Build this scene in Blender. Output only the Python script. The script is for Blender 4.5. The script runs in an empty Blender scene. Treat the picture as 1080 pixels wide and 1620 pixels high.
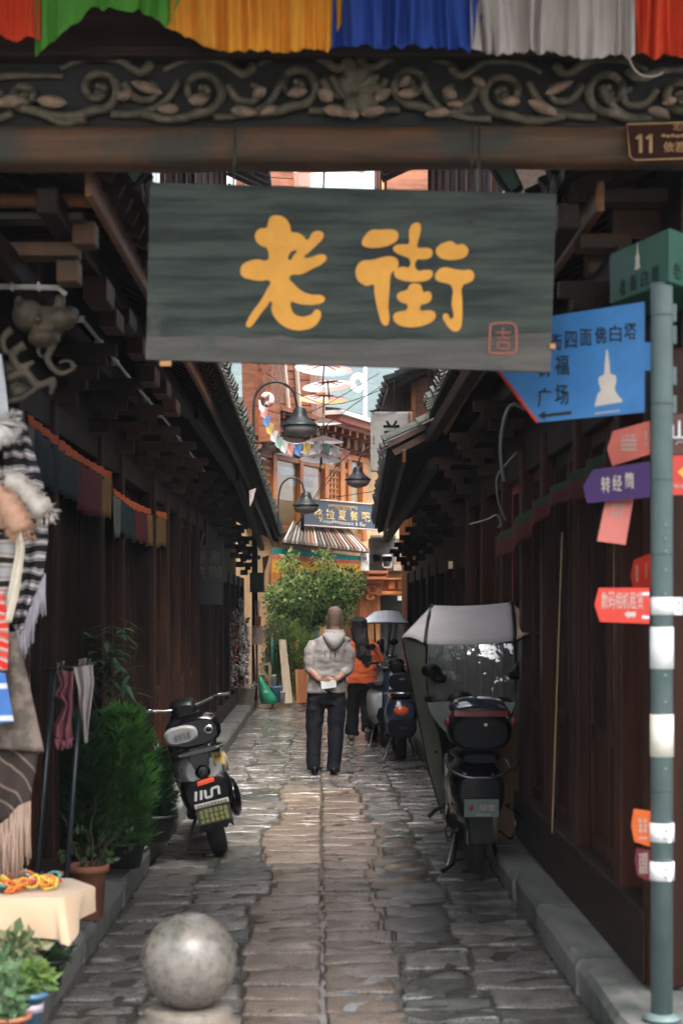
import bpy, bmesh, math, random
from mathutils import Vector, Matrix, noise
random.seed(7)
R = math.radians
scene = bpy.context.scene
C = scene.collection
# ---------------------------------------------------------------- camera, sky, sun, exposure
F, VX, VY, H = 2500.0, 508.0, 963.0, 1.71          # focal length in photo pixels, vanishing point, eye height
cam_d = bpy.data.cameras.new('camera'); cam = bpy.data.objects.new('camera', cam_d); C.objects.link(cam)
cam_d.sensor_fit = 'HORIZONTAL'; cam_d.sensor_width = 36; cam_d.lens = 36*F/1080
cam_d.shift_x = 32/1080; cam_d.shift_y = 153/1080
cam.location = (0, 0, H); cam.rotation_euler = (R(90), 0, 0)
cam_d.clip_start = .1; cam_d.clip_end = 6000
cam_d.dof.use_dof = True; cam_d.dof.focus_distance = 16.5; cam_d.dof.aperture_fstop = 4.6
scene.camera = cam
SUN_EL, SUN_AZ = R(62), R(155)                     # azimuth measured from +Y towards +X
w = bpy.data.worlds.new('World'); scene.world = w; w.use_nodes = True
nt = w.node_tree; bg = nt.nodes['Background']
sky = nt.nodes.new('ShaderNodeTexSky'); sky.sky_type = 'NISHITA'; sky.sun_disc = False
sky.sun_elevation = SUN_EL; sky.sun_rotation = SUN_AZ
sky.air_density = 1.0; sky.dust_density = 7.0; sky.ozone_density = .6
hs = nt.nodes.new('ShaderNodeHueSaturation'); hs.inputs['Saturation'].default_value = .22
nt.links.new(sky.outputs[0], hs.inputs['Color']); nt.links.new(hs.outputs[0], bg.inputs[0])
bg.inputs[1].default_value = .15
sun_d = bpy.data.lights.new('sun', 'SUN'); sun_d.energy = 1.5; sun_d.angle = R(25); sun_d.color = (1, .94, .84)
sun = bpy.data.objects.new('sun', sun_d); C.objects.link(sun)
sd = Vector((math.sin(SUN_AZ)*math.cos(SUN_EL), math.cos(SUN_AZ)*math.cos(SUN_EL), math.sin(SUN_EL)))
sun.rotation_euler = (-sd).to_track_quat('-Z', 'Y').to_euler(); sun.location = (0, 0, 60)
vs = scene.view_settings; vs.view_transform = 'Standard'; vs.look = 'None'; vs.exposure = 2.35; vs.gamma = 1; vs.use_curve_mapping = False
cy = scene.cycles; cy.use_denoising = True; cy.max_bounces = 8; cy.diffuse_bounces = 4; cy.glossy_bounces = 4
cy.transmission_bounces = 6; cy.transparent_max_bounces = 16; cy.sample_clamp_indirect = 6; cy.caustics_reflective = False; cy.caustics_refractive = False
# ---------------------------------------------------------------- helpers
def P(px, py, Y): return Vector(((px-VX)*Y/F, Y, H-(py-VY)*Y/F))
TMP = bpy.data.scenes.new('tmp')
def lerp(a, b, t): return a+(b-a)*t
def tbl(t, pts):
    if t <= pts[0][0]: return pts[0][1]
    for (a, u), (b, v) in zip(pts, pts[1:]):
        if t <= b: return u+(v-u)*(t-a)/(b-a)
    return pts[-1][1]
class MB:
    def __init__(s): s.v = []; s.f = []; s.m = []; s.s = []
    def add(s, vs, fs, mi=0, sm=False):
        b = len(s.v); s.v += [Vector(p) for p in vs]
        for f in fs: s.f.append([b+i for i in f]); s.m.append(mi); s.s.append(sm)
        return s
    def box(s, x0, x1, y0, y1, z0, z1, mi=0):
        v = [(x, y, z) for z in (z0, z1) for y in (y0, y1) for x in (x0, x1)]
        return s.add(v, [(0,2,3,1),(4,5,7,6),(0,1,5,4),(2,6,7,3),(0,4,6,2),(1,3,7,5)], mi)
    def hexa(s, b, t, mi=0):            # bottom four and top four corners, same winding
        return s.add(list(b)+list(t), [(3,2,1,0),(4,5,6,7),(0,1,5,4),(1,2,6,5),(2,3,7,6),(3,0,4,7)], mi)
    def bar(s, a, b, w, h, up=(0,0,1), mi=0):
        a, b = Vector(a), Vector(b); d = (b-a).normalized(); u = Vector(up)
        if abs(d.dot(u)) > .98: u = Vector((0,1,0))
        x = d.cross(u).normalized()*w/2; z = x.cross(d).normalized()*h/2
        return s.hexa([a-x-z, a+x-z, b+x-z, b-x-z], [a-x+z, a+x+z, b+x+z, b-x+z], mi)
    def rings(s, rs, closed=True, cap=True, mi=0, sm=True):
        n = len(rs[0]); b = len(s.v); vs = [p for r in rs for p in r]; fs = []
        for i in range(len(rs)-1):
            for j in range(n if closed else n-1):
                k = (j+1) % n; fs.append((i*n+j, i*n+k, (i+1)*n+k, (i+1)*n+j))
        s.add(vs, fs, mi, sm)
        if cap and closed:
            for i, rev in ((0, True), (len(rs)-1, False)):
                f = [b+i*n+j for j in range(n)]; s.f.append(f[::-1] if rev else f); s.m.append(mi); s.s.append(False)
        return s
    def tube(s, pts, r, n=8, mi=0, flat=1.0, cap=True, up=(0,0,1)):
        pts = [Vector(p) for p in pts]; rr = r if isinstance(r, (list, tuple)) else [r]*len(pts); rs = []
        u = Vector(up)
        for i, p in enumerate(pts):
            d = (pts[min(i+1, len(pts)-1)]-pts[max(i-1, 0)]).normalized()
            if abs(d.dot(u)) > .95: u2 = Vector((1,0,0)) if abs(d.x) < .9 else Vector((0,1,0))
            else: u2 = u
            x = d.cross(u2).normalized(); z = x.cross(d).normalized()
            rs.append([p+x*math.cos(2*math.pi*k/n)*rr[i]+z*math.sin(2*math.pi*k/n)*rr[i]*flat for k in range(n)])
        return s.rings(rs, True, cap, mi, True)
    def lathe(s, prof, c=(0,0,0), n=20, axis='z', mi=0, sm=True):
        c = Vector(c); rs = []
        for r, t in prof:
            ring = []
            for k in range(n):
                a = 2*math.pi*k/n; q = (r*math.cos(a), r*math.sin(a))
                ring.append(c+Vector((q[0], q[1], t) if axis == 'z' else ((t, q[0], q[1]) if axis == 'x' else (q[1], t, q[0]))))
            rs.append(ring)
        return s.rings(rs, True, True, mi, sm)
    def prism(s, poly, off, mi=0):      # planar polygon front + offset vector to the back
        n = len(poly); o = Vector(off); poly = [Vector(p) for p in poly]
        return s.add(poly+[p+o for p in poly], [tuple(range(n)), tuple(range(2*n-1, n-1, -1))]+[(i, i+n, (i+1) % n+n, (i+1) % n) for i in range(n)], mi)
    def grid(s, fn, nu, nv, mi=0, sm=True):
        vs = [fn(i/nu, j/nv) for j in range(nv+1) for i in range(nu+1)]
        return s.add(vs, [(j*(nu+1)+i, j*(nu+1)+i+1, (j+1)*(nu+1)+i+1, (j+1)*(nu+1)+i) for j in range(nv) for i in range(nu)], mi, sm)
    def ell(s, c, rx, ry, rz, nu=14, nv=8, mi=0):
        c = Vector(c); rs = []
        for j in range(nv+1):
            t = max(.02, min(.98, j/nv))*math.pi
            rs.append([c+Vector((rx*math.sin(t)*math.cos(2*math.pi*i/nu), ry*math.sin(t)*math.sin(2*math.pi*i/nu), -rz*math.cos(t))) for i in range(nu)])
        return s.rings(rs, True, True, mi, True)
    def mesh(s, name, mats, off=Vector((0,0,0))):
        me = bpy.data.meshes.new(name); me.from_pydata([p-off for p in s.v], [], s.f)
        for m in (mats if isinstance(mats, (list, tuple)) else [mats]): me.materials.append(m)
        if s.f:
            me.polygons.foreach_set('material_index', s.m); me.polygons.foreach_set('use_smooth', s.s)
        me.update(); return me
    def build(s, name, mats, parent=None, bevel=0, solid=0, sub=0):
        r = parent
        while r is not None and r.parent is not None: r = r.parent
        me = s.mesh(name, mats, Vector(r.location) if r is not None else Vector((0,0,0)))
        return put(name, me, parent, bevel, solid, sub)
def put(name, me, parent=None, bevel=0, solid=0, sub=0):
    o = bpy.data.objects.new(name, me); C.objects.link(o); o.parent = parent
    if solid:
        m = o.modifiers.new('solid', 'SOLIDIFY'); m.thickness = solid; m.offset = 0
    if bevel:
        m = o.modifiers.new('bevel', 'BEVEL'); m.width = bevel; m.segments = 2; m.limit_method = 'ANGLE'; m.angle_limit = R(40); m.use_clamp_overlap = True
    if sub:
        m = o.modifiers.new('sub', 'SUBSURF'); m.levels = sub; m.render_levels = sub
    return o
def tag(o, label, cat, group=None, kind=None):
    o['label'] = label; o['category'] = cat
    if group: o['group'] = group
    if kind: o['kind'] = kind
    return o
def thing(name, loc, label, cat, group=None):
    o = bpy.data.objects.new(name, None); C.objects.link(o); o.location = loc; o.empty_display_size = .1
    return tag(o, label, cat, group)
def struct(o): o['kind'] = 'structure'; return o
def stuff(o): o['kind'] = 'stuff'; return o
def child_label(o, label): o['label'] = label; return o
def inst(o, parent, loc=None, rot=None, scale=None):
    c = o.copy(); C.objects.link(c); c.parent = parent
    if loc is not None: c.location = loc
    if rot is not None: c.rotation_euler = rot
    if scale is not None: c.scale = scale
    return c
def copy_tree(o, parent=None):
    c = o.copy(); C.objects.link(c); c.parent = parent
    for ch in list(o.children): copy_tree(ch, c)
    return c
def evaluated(o):
    TMP.collection.objects.link(o); vl = TMP.view_layers[0]; vl.update(); dg = vl.depsgraph
    me = bpy.data.meshes.new_from_object(o.evaluated_get(dg), depsgraph=dg)
    TMP.collection.objects.unlink(o); bpy.data.objects.remove(o); return me
def text_mesh(body, size=1.0, extrude=.01, bold=0.0, spacing=1.0, line=1.0):
    cu = bpy.data.curves.new('text', 'FONT'); cu.body = body; cu.size = size; cu.extrude = extrude; cu.offset = bold
    cu.align_x = 'CENTER'; cu.align_y = 'CENTER'; cu.space_character = spacing; cu.space_line = line; cu.resolution_u = 3
    me = evaluated(bpy.data.objects.new('text', cu)); bpy.data.curves.remove(cu); return me
def place_text(name, body, c, ux, uz, size, mat, parent, depth=.004, bold=0.0, spacing=1.0, line=1.0):
    """lettering on a plane through c with unit-ish axes ux (reading direction) and uz (up)"""
    me = text_mesh(body, size, depth, bold, spacing, line); ux, uz = Vector(ux), Vector(uz); n = ux.cross(uz).normalized()
    r = parent
    while r is not None and r.parent is not None: r = r.parent
    off = Vector(r.location) if r is not None else Vector((0,0,0)); c = Vector(c)-off
    for v in me.vertices: v.co = c+ux*v.co.x+uz*v.co.y+n*v.co.z
    me.materials.clear(); me.materials.append(mat); me.update()
    return put(name, me, parent)
def fit_text(name, body, c, ux, uz, w_, h_, mat, parent, depth=.002, bold=0.0, line=1.0, spacing=1.0, lift=0.0):
    '''lettering scaled into a w_ x h_ box centred at c on the plane (ux, uz)'''
    me = text_mesh(body, 1.0, 0.0, bold, spacing, line); ux, uz = Vector(ux).normalized(), Vector(uz).normalized(); n = ux.cross(uz).normalized()
    xs = [v.co.x for v in me.vertices]; ys = [v.co.y for v in me.vertices]; x0, x1, y0, y1 = min(xs), max(xs), min(ys), max(ys)
    r = parent
    while r is not None and r.parent is not None: r = r.parent
    off = Vector(r.location) if r is not None else Vector((0,0,0)); c = Vector(c)-off+n*lift
    for v in me.vertices: v.co = c+ux*((v.co.x-(x0+x1)/2)/(x1-x0)*w_)+uz*((v.co.y-(y0+y1)/2)/(y1-y0)*h_)
    me.materials.clear(); me.materials.append(mat); me.update(); o = put(name, me, parent)
    m = o.modifiers.new('solid', 'SOLIDIFY'); m.thickness = depth; m.offset = 1
    return o
def glyph_marks(name, c, ux, uz, w_, h_, cols_, rows, mat, parent, seed=1, lift=.002):
    '''small print too fine to read: rows of short strokes'''
    rg = random.Random(seed); ux, uz = Vector(ux).normalized(), Vector(uz).normalized(); n = ux.cross(uz).normalized(); c = Vector(c)+n*lift; q = MB()
    cw, ch = w_/cols_, h_/rows
    for i in range(cols_):
        for j in range(rows):
            o = c+ux*(-w_/2+cw*(i+.5))+uz*(h_/2-ch*(j+.5))
            for k in range(rg.randint(3,4)):
                t = (k-1.5)*.24*ch; q.hexa(*[[o+ux*a+uz*(b+t)+n*d for a, b in ((-cw*.38,-ch*.055),(cw*.38,-ch*.055),(cw*.38,ch*.055),(-cw*.38,ch*.055))] for d in (0,.001)])
            t = rg.uniform(-.2,.2)*cw; q.hexa(*[[o+ux*(a+t)+uz*b+n*d for a, b in ((-cw*.06,-ch*.42),(cw*.06,-ch*.42),(cw*.06,ch*.42),(-cw*.06,ch*.42))] for d in (0,.0012)])
    return q.build(name, mat, parent)
def outlines(name, polys, depth, mat, parent, smooth=True):
    """filled shapes from traced outlines (list of lists of world points in one plane y = const), extruded"""
    cu = bpy.data.curves.new('o', 'CURVE'); cu.dimensions = '2D'; cu.fill_mode = 'BOTH'; cu.extrude = depth; cu.resolution_u = 4
    y = polys[0][0].y
    for poly in polys:
        sp = cu.splines.new('BEZIER'); sp.bezier_points.add(len(poly)-1)
        for bp, p in zip(sp.bezier_points, poly): bp.co = (p.x, p.z, 0); bp.handle_left_type = bp.handle_right_type = 'AUTO'
        sp.use_cyclic_u = True
    me = evaluated(bpy.data.objects.new('o', cu)); bpy.data.curves.remove(cu)
    r = parent
    while r is not None and r.parent is not None: r = r.parent
    off = Vector(r.location) if r is not None else Vector((0,0,0))
    for v in me.vertices: v.co = Vector((v.co.x, y-v.co.z, v.co.y))-off
    me.materials.clear(); me.materials.append(mat); me.update()
    return put(name, me, parent)
def blend(mb, voxel, smooth=4, factor=.5):
    """one continuous skin over overlapping closed shapes"""
    me = mb.mesh('blend', []); o = bpy.data.objects.new('blend', me)
    m = o.modifiers.new('r', 'REMESH'); m.mode = 'VOXEL'; m.voxel_size = voxel; m.use_smooth_shade = True
    if smooth:
        m = o.modifiers.new('s', 'SMOOTH'); m.iterations = smooth; m.factor = factor
    out = evaluated(o); bpy.data.meshes.remove(me); return out
def blend_part(name, mb, mat, parent, voxel=.012, smooth=4, pick=None, wr=0.0, ws=(7,7,13)):
    me = blend(mb, voxel, smooth)
    if wr:                                            # soft creases
        nn = [v.normal.copy() for v in me.vertices]
        for v, n_ in zip(me.vertices, nn):
            p = Vector((v.co.x*ws[0], v.co.y*ws[1], v.co.z*ws[2])); a = noise.noise(p)+.5*noise.noise(p*2.1+Vector((3,1,7))); v.co = v.co+n_*wr*(abs(a)**.7*math.copysign(1, a)-.1)
    r = parent
    while r is not None and r.parent is not None: r = r.parent
    off = Vector(r.location) if r is not None else Vector((0,0,0))
    for v in me.vertices: v.co = v.co-off
    me.materials.clear()
    for m in (mat if isinstance(mat, (list, tuple)) else [mat]): me.materials.append(m)
    if pick:
        for p in me.polygons: p.material_index = pick(p.center+off)
    for p in me.polygons: p.use_smooth = True
    me.update(); return put(name, me, parent)
# ---------------------------------------------------------------- materials
def srgb(r, g, b):
    f = lambda c: (c/255/12.92) if c/255 <= .04045 else ((c/255+.055)/1.055)**2.4
    return (f(r), f(g), f(b))
def mat(name, c1, c2=None, rough=.7, scale=6.0, stretch=(1,1,1), bump=0.0, bscale=None, metal=0.0, spec=.4, rnd=0.0, lo=.35, hi=.65,
        rough2=None, coat=0.0, sheen=0.0, world=False, bstretch=None, c3=None, s3=1.0, lo3=.5, hi3=.62, bdist=.02, brough=.6, wet=0.0, wetr=.12):
    m = bpy.data.materials.new(name); m.use_nodes = True; t = m.node_tree; N = t.nodes; L = t.links; b = N['Principled BSDF']
    c2 = c2 or tuple(x*.6 for x in c1)
    if world: co = N.new('ShaderNodeNewGeometry').outputs['Position']
    else: co = N.new('ShaderNodeTexCoord').outputs['Object']
    oi = N.new('ShaderNodeObjectInfo')
    if rnd and not world:
        ad = N.new('ShaderNodeVectorMath'); ad.operation = 'ADD'; mu = N.new('ShaderNodeMath'); mu.operation = 'MULTIPLY'; mu.inputs[1].default_value = 37.0
        L.new(oi.outputs['Random'], mu.inputs[0]); L.new(co, ad.inputs[0]); L.new(mu.outputs[0], ad.inputs[1]); co = ad.outputs[0]
    mp = N.new('ShaderNodeMapping'); mp.inputs['Scale'].default_value = [s*scale for s in stretch]; L.new(co, mp.inputs[0])
    nz = N.new('ShaderNodeTexNoise'); nz.inputs['Scale'].default_value = 1; nz.inputs['Detail'].default_value = 7; nz.inputs['Roughness'].default_value = .62
    L.new(mp.outputs[0], nz.inputs['Vector'])
    rp = N.new('ShaderNodeValToRGB'); rp.color_ramp.elements[0].position = lo; rp.color_ramp.elements[1].position = hi
    rp.color_ramp.elements[0].color = (*c2, 1); rp.color_ramp.elements[1].color = (*c1, 1)
    L.new(nz.outputs['Fac'], rp.inputs[0]); col = rp.outputs[0]
    if c3:
        mp3 = N.new('ShaderNodeMapping'); mp3.inputs['Scale'].default_value = (s3, s3, s3); mp3.inputs['Location'].default_value = (7.3, 1.7, 3.1); L.new(co, mp3.inputs[0])
        n3 = N.new('ShaderNodeTexNoise'); n3.inputs['Scale'].default_value = 1; n3.inputs['Detail'].default_value = 8; n3.inputs['Roughness'].default_value = .68; L.new(mp3.outputs[0], n3.inputs['Vector'])
        r3 = N.new('ShaderNodeMapRange'); r3.inputs[1].default_value = lo3; r3.inputs[2].default_value = hi3; L.new(n3.outputs['Fac'], r3.inputs[0])
        mx3 = N.new('ShaderNodeMix'); mx3.data_type = 'RGBA'; mx3.inputs['B'].default_value = (*c3, 1); L.new(r3.outputs[0], mx3.inputs['Factor']); L.new(col, mx3.inputs['A']); col = mx3.outputs['Result']
    if rnd:
        h = N.new('ShaderNodeHueSaturation'); mr = N.new('ShaderNodeMapRange'); mr.inputs[3].default_value = 1-rnd; mr.inputs[4].default_value = 1+rnd
        L.new(oi.outputs['Random'], mr.inputs[0]); L.new(mr.outputs[0], h.inputs['Value']); L.new(col, h.inputs['Color']); col = h.outputs[0]
    L.new(col, b.inputs['Base Color'])
    b.inputs['Roughness'].default_value = rough; b.inputs['Metallic'].default_value = metal; b.inputs['Specular IOR Level'].default_value = spec
    b.inputs['Coat Weight'].default_value = coat; b.inputs['Coat Roughness'].default_value = .08
    if sheen: b.inputs['Sheen Weight'].default_value = sheen
    if wet:                                           # film of rain water in shifting patches
        gp = N.new('ShaderNodeNewGeometry'); wn = N.new('ShaderNodeTexNoise'); wn.inputs['Scale'].default_value = 1.7; wn.inputs['Detail'].default_value = 9; wn.inputs['Roughness'].default_value = .75; L.new(gp.outputs['Position'], wn.inputs['Vector'])
        wr = N.new('ShaderNodeMapRange'); wr.inputs[1].default_value = .36; wr.inputs[2].default_value = .54; wr.inputs[3].default_value = .02*wet; wr.inputs[4].default_value = wet; L.new(wn.outputs['Fac'], wr.inputs[0]); L.new(wr.outputs[0], b.inputs['Coat Weight']); b.inputs['Coat Roughness'].default_value = wetr
        cb = N.new('ShaderNodeTexNoise'); cb.inputs['Scale'].default_value = 38; cb.inputs['Detail'].default_value = 8; cb.inputs['Roughness'].default_value = .7; L.new(gp.outputs['Position'], cb.inputs['Vector']); cbp = N.new('ShaderNodeBump'); cbp.inputs['Strength'].default_value = .75; cbp.inputs['Distance'].default_value = .0045; L.new(cb.outputs['Fac'], cbp.inputs['Height']); L.new(cbp.outputs[0], b.inputs['Coat Normal'])
    if rough2 is not None:
        r2 = N.new('ShaderNodeMapRange'); r2.inputs[1].default_value = .35; r2.inputs[2].default_value = .65; r2.inputs[3].default_value = rough2; r2.inputs[4].default_value = rough
        L.new(nz.outputs['Fac'], r2.inputs[0]); L.new(r2.outputs[0], b.inputs['Roughness'])
    if bump:
        mb_ = N.new('ShaderNodeMapping'); bs = bscale or scale*3; st = bstretch or stretch; mb_.inputs['Scale'].default_value = [s*bs for s in st]; L.new(co, mb_.inputs[0])
        nb = N.new('ShaderNodeTexNoise'); nb.inputs['Scale'].default_value = 1; nb.inputs['Detail'].default_value = 6; nb.inputs['Roughness'].default_value = brough; L.new(mb_.outputs[0], nb.inputs['Vector'])
        bp = N.new('ShaderNodeBump'); bp.inputs['Strength'].default_value = bump; bp.inputs['Distance'].default_value = bdist; L.new(nb.outputs['Fac'], bp.inputs['Height']); L.new(bp.outputs[0], b.inputs['Normal'])
    return m
def glassy(name, tint=(.8,.85,.82), gloss=.12, rough=.03, bump=0.0, bscale=6.0, milky=.0, milkyc=(.3,.3,.28), power=1.0):
    """thin clear sheet: see-through with a mirror sheen that grows towards grazing angles"""
    m = bpy.data.materials.new(name); m.use_nodes = True; t = m.node_tree; N = t.nodes; L = t.links
    N.remove(N['Principled BSDF']); out = N['Material Output']
    tr = N.new('ShaderNodeBsdfTransparent'); tr.inputs[0].default_value = (*tint, 1); gl = N.new('ShaderNodeBsdfGlossy'); gl.inputs['Roughness'].default_value = rough
    fr = N.new('ShaderNodeLayerWeight'); fr.inputs[0].default_value = .5; pw_ = N.new('ShaderNodeMath'); pw_.operation = 'POWER'; pw_.inputs[1].default_value = 4.0; L.new(fr.outputs['Facing'], pw_.inputs[0]); ma = N.new('ShaderNodeMath'); ma.operation = 'MULTIPLY_ADD'; ma.inputs[1].default_value = power; ma.inputs[2].default_value = gloss; ma.use_clamp = True
    L.new(pw_.outputs[0], ma.inputs[0]); mx = N.new('ShaderNodeMixShader'); L.new(ma.outputs[0], mx.inputs[0]); L.new(tr.outputs[0], mx.inputs[1]); L.new(gl.outputs[0], mx.inputs[2]); sh = mx.outputs[0]
    if bump:
        tc = N.new('ShaderNodeTexCoord'); nb = N.new('ShaderNodeTexNoise'); nb.inputs['Scale'].default_value = bscale; nb.inputs['Detail'].default_value = 3; L.new(tc.outputs['Object'], nb.inputs['Vector'])
        bp = N.new('ShaderNodeBump'); bp.inputs['Strength'].default_value = bump; bp.inputs['Distance'].default_value = .05; L.new(nb.outputs['Fac'], bp.inputs['Height']); L.new(bp.outputs[0], gl.inputs['Normal']); L.new(bp.outputs[0], fr.inputs['Normal'])
    if milky:  # pale milky layer, puts a lit sheen into the clear sheet's colour
        df = N.new('ShaderNodeBsdfDiffuse'); df.inputs[0].default_value = (*milkyc, 1); tl_ = N.new('ShaderNodeBsdfTranslucent'); tl_.inputs[0].default_value = (*milkyc, 1); ad_ = N.new('ShaderNodeMixShader'); ad_.inputs[0].default_value = .5; L.new(df.outputs[0], ad_.inputs[1]); L.new(tl_.outputs[0], ad_.inputs[2]); m2 = N.new('ShaderNodeMixShader'); m2.inputs[0].default_value = milky; L.new(sh, m2.inputs[1]); L.new(ad_.outputs[0], m2.inputs[2]); sh = m2.outputs[0]
    L.new(sh, out.inputs[0]); return m
def plain(name, c, rough=.6, metal=0.0, spec=.4, coat=0.0, var=.82, rnd=0.0, scale=9, bump=0.0):
    return mat(name, c, tuple(x*var for x in c), rough, scale, metal=metal, spec=spec, coat=coat, rnd=rnd, bump=bump)
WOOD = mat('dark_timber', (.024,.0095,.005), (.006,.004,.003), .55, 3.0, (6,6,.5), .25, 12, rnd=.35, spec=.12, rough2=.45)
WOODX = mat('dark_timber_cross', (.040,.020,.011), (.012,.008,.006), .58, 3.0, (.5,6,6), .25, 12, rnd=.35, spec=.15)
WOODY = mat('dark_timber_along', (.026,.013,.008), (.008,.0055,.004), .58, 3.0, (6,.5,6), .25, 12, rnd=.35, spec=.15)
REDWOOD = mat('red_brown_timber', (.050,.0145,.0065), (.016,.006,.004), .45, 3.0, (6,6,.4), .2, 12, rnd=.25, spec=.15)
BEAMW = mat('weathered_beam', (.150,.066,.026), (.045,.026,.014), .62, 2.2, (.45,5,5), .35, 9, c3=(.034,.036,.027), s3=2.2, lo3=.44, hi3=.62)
TILE = mat('grey_roof_tile', (.034,.034,.032), (.012,.012,.011), .8, 9, bump=.4, rnd=.3, c3=(.03,.035,.02), s3=3)
STONE = mat('kerb_granite', (.17,.165,.155), (.09,.095,.09), .62, 14, bump=.35, bscale=60, rnd=.18, rough2=.4, c3=(.045,.06,.05), s3=2.6, lo3=.47, hi3=.66, spec=.4)
BLACKP = plain('black_plastic', (.0045,.0045,.005), .36, spec=.13)
GLOSSB = plain('black_gloss', (.003,.003,.004), .14, spec=.25, coat=.2)
RUBBER = plain('tyre_rubber', (.012,.012,.012), .8)
CHROME = plain('chrome', (.55,.55,.55), .2, metal=1)
STEEL = plain('grey_steel', (.28,.28,.28), .4, metal=.8)
WHITEP = plain('white_paint', (.74,.75,.76), .45)
GLASS = glassy('window_glass', (.35,.38,.36), .14, .02, bump=.012, bscale=4)
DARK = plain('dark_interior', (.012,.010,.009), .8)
# ---------------------------------------------------------------- ground, paving, kerbs
KX = 1.13                                           # kerb face each side
GROUND = mat('wet_earth', (.07,.065,.06), (.03,.03,.028), .5, 3, bump=.4, bscale=30, world=True)
g = MB(); g.add([(-900,-900,-.09),(900,-900,-.09),(900,1500,-.09),(-900,1500,-.09)], [(0,1,2,3)]); struct(g.build('ground', GROUND))
BED = mat('wet_bedding', (.085,.078,.070), (.035,.034,.030), .10, 7, bump=.5, bscale=24, bdist=.004, rough2=.03, world=True, spec=.6)
st = MB(); st.grid(lambda u, v: Vector((lerp(-1.3,1.3,u), lerp(-3,44,v), -.0055+.002*noise.noise(Vector((u*9,v*60,0))))), 10, 120); street = struct(st.build('street', BED))
st = MB(); st.add([(-6,30,-.03),(7,30,-.03),(7,60,-.03),(-6,60,-.03)], [(0,1,2,3)]); struct(st.build('yard', mat('wet_concrete', (.2,.19,.18), (.1,.1,.095), .35, 3, bump=.3, world=True)))
def cobble_mat(name, c1, c2, c3, wet, lo3=.5):
    return mat(name, c1, c2, .5, 42, lo=.38, hi=.62, bump=.9, bscale=30, rnd=.2, rough2=.18, c3=c3, s3=4.5, lo3=lo3, hi3=lo3+.13, spec=.6, bdist=.014, brough=.78, wet=wet, wetr=.045)
COB = [cobble_mat('wet_granite_sett', (.270,.250,.232), (.060,.056,.052), (.026,.029,.024), 1.0), cobble_mat('damp_granite_sett', (.240,.215,.190), (.062,.056,.050), (.026,.028,.023), .85),
       cobble_mat('mossy_wet_sett', (.110,.112,.098), (.020,.026,.020), (.012,.018,.013), 1.0, .47), cobble_mat('rusty_granite_sett', (.310,.230,.170), (.085,.066,.053), (.035,.032,.027), .9, .54)]
GU = [0,.045,.33,.67,.955,1]
def stone_mesh(k, rough):
    rg = random.Random(k); mb = MB(); n = 5; o = rg.random()*50
    def top(u, v):
        u, v = GU[round(u*n)], GU[round(v*n)]; x, y = u-.5, v-.5; e = max(abs(x), abs(y)); edge = max(0, (e-.45)/.05)
        jx = .03*noise.noise(Vector((y*3+o, 1.3, o))) ; jy = .035*noise.noise(Vector((x*3+o, 7.7, o)))
        return Vector((x*.985+jx*1.5*(abs(x) > .4), y*.985+jy*1.6*(abs(y) > .4), rough*noise.noise(Vector((x*3.1+o, y*3.1, o)))+rough*.7*noise.noise(Vector((x*8+o, y*8, 3)))-.004*edge))
    mb.grid(top, n, n)
    b = len(mb.v); per = [i for i in range(n+1)]+[(j+1)*(n+1)-1 for j in range(1, n+1)]+[n*(n+1)+i for i in range(n-1, -1, -1)]+[j*(n+1) for j in range(n-1, 0, -1)]
    vs = [Vector((mb.v[i].x, mb.v[i].y, -.05)) for i in per]; L_ = len(per); mb.v += vs
    for i in range(L_): mb.f.append([per[i], b+i, b+(i+1) % L_, per[(i+1) % L_]]); mb.m.append(0); mb.s.append(False)
    return mb
SM = {}
for k in range(8):
    for mi in range(4):
        SM[k, mi] = stone_mesh(k, .015 if mi != 2 else .024).mesh('paving_stone', COB[mi])
cols = [-1.13,-.78,-.37,.005,.36,.72,1.13]
far = MB(); count = 0
bnd = lambda c, y: cols[c]+(0 if c in (0,6) else (.012 if c == 3 else .10)*noise.noise(Vector((c*5.1, y*.9, .3)))+(0 if c == 3 else .09*noise.noise(Vector((c*2.7, y*2.3, 4.)))))
for c in range(6):
    y = 4.6+random.random()*.4; rg = random.Random(c)
    while y < 31:
        ln = rg.uniform(.20,.36) if c in (2,3) else rg.uniform(.18,.42); x0, x1 = bnd(c, y+ln/2)+.002+rg.uniform(0,.006), bnd(c+1, y+ln/2)-.002-rg.uniform(0,.006)
        nn = noise.noise(Vector((cols[c]*1.3, y*.45, 2.2)))
        mi = 0 if rg.random() < .6 else 1
        if c in (2,3) and y < 15 and nn > -.25 : mi = 3
        if c in (4,5) and nn > -.25 and y < 12: mi = 2
        if c in (0,1) and nn > .15: mi = 2
        cx, cyy = (x0+x1)/2, y+ln/2; sl = rg.uniform(-.004,.004)
        if y > 5.6 and count < 298 and y < 15:
            o = put('paving_stone', SM[rg.randrange(8), mi], street); o.location = (cx, cyy, sl); o.scale = (x1-x0, ln-.005, 1); o.rotation_euler = (rg.uniform(-.012,.012), rg.uniform(-.012,.012), rg.uniform(-.015,.015)); count += 1
        else:
            m_ = stone_mesh(rg.randrange(8), .013)
            b = len(far.v); far.v += [Vector((p.x*(x1-x0)+cx, p.y*(ln-.005)+cyy, p.z+sl)) for p in m_.v]
            far.f += [[b+i for i in f] for f in m_.f]; far.m += m_.m; far.s += m_.s
        y += ln
stuff(far.build('far_paving_stones', COB[0], street))
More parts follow.
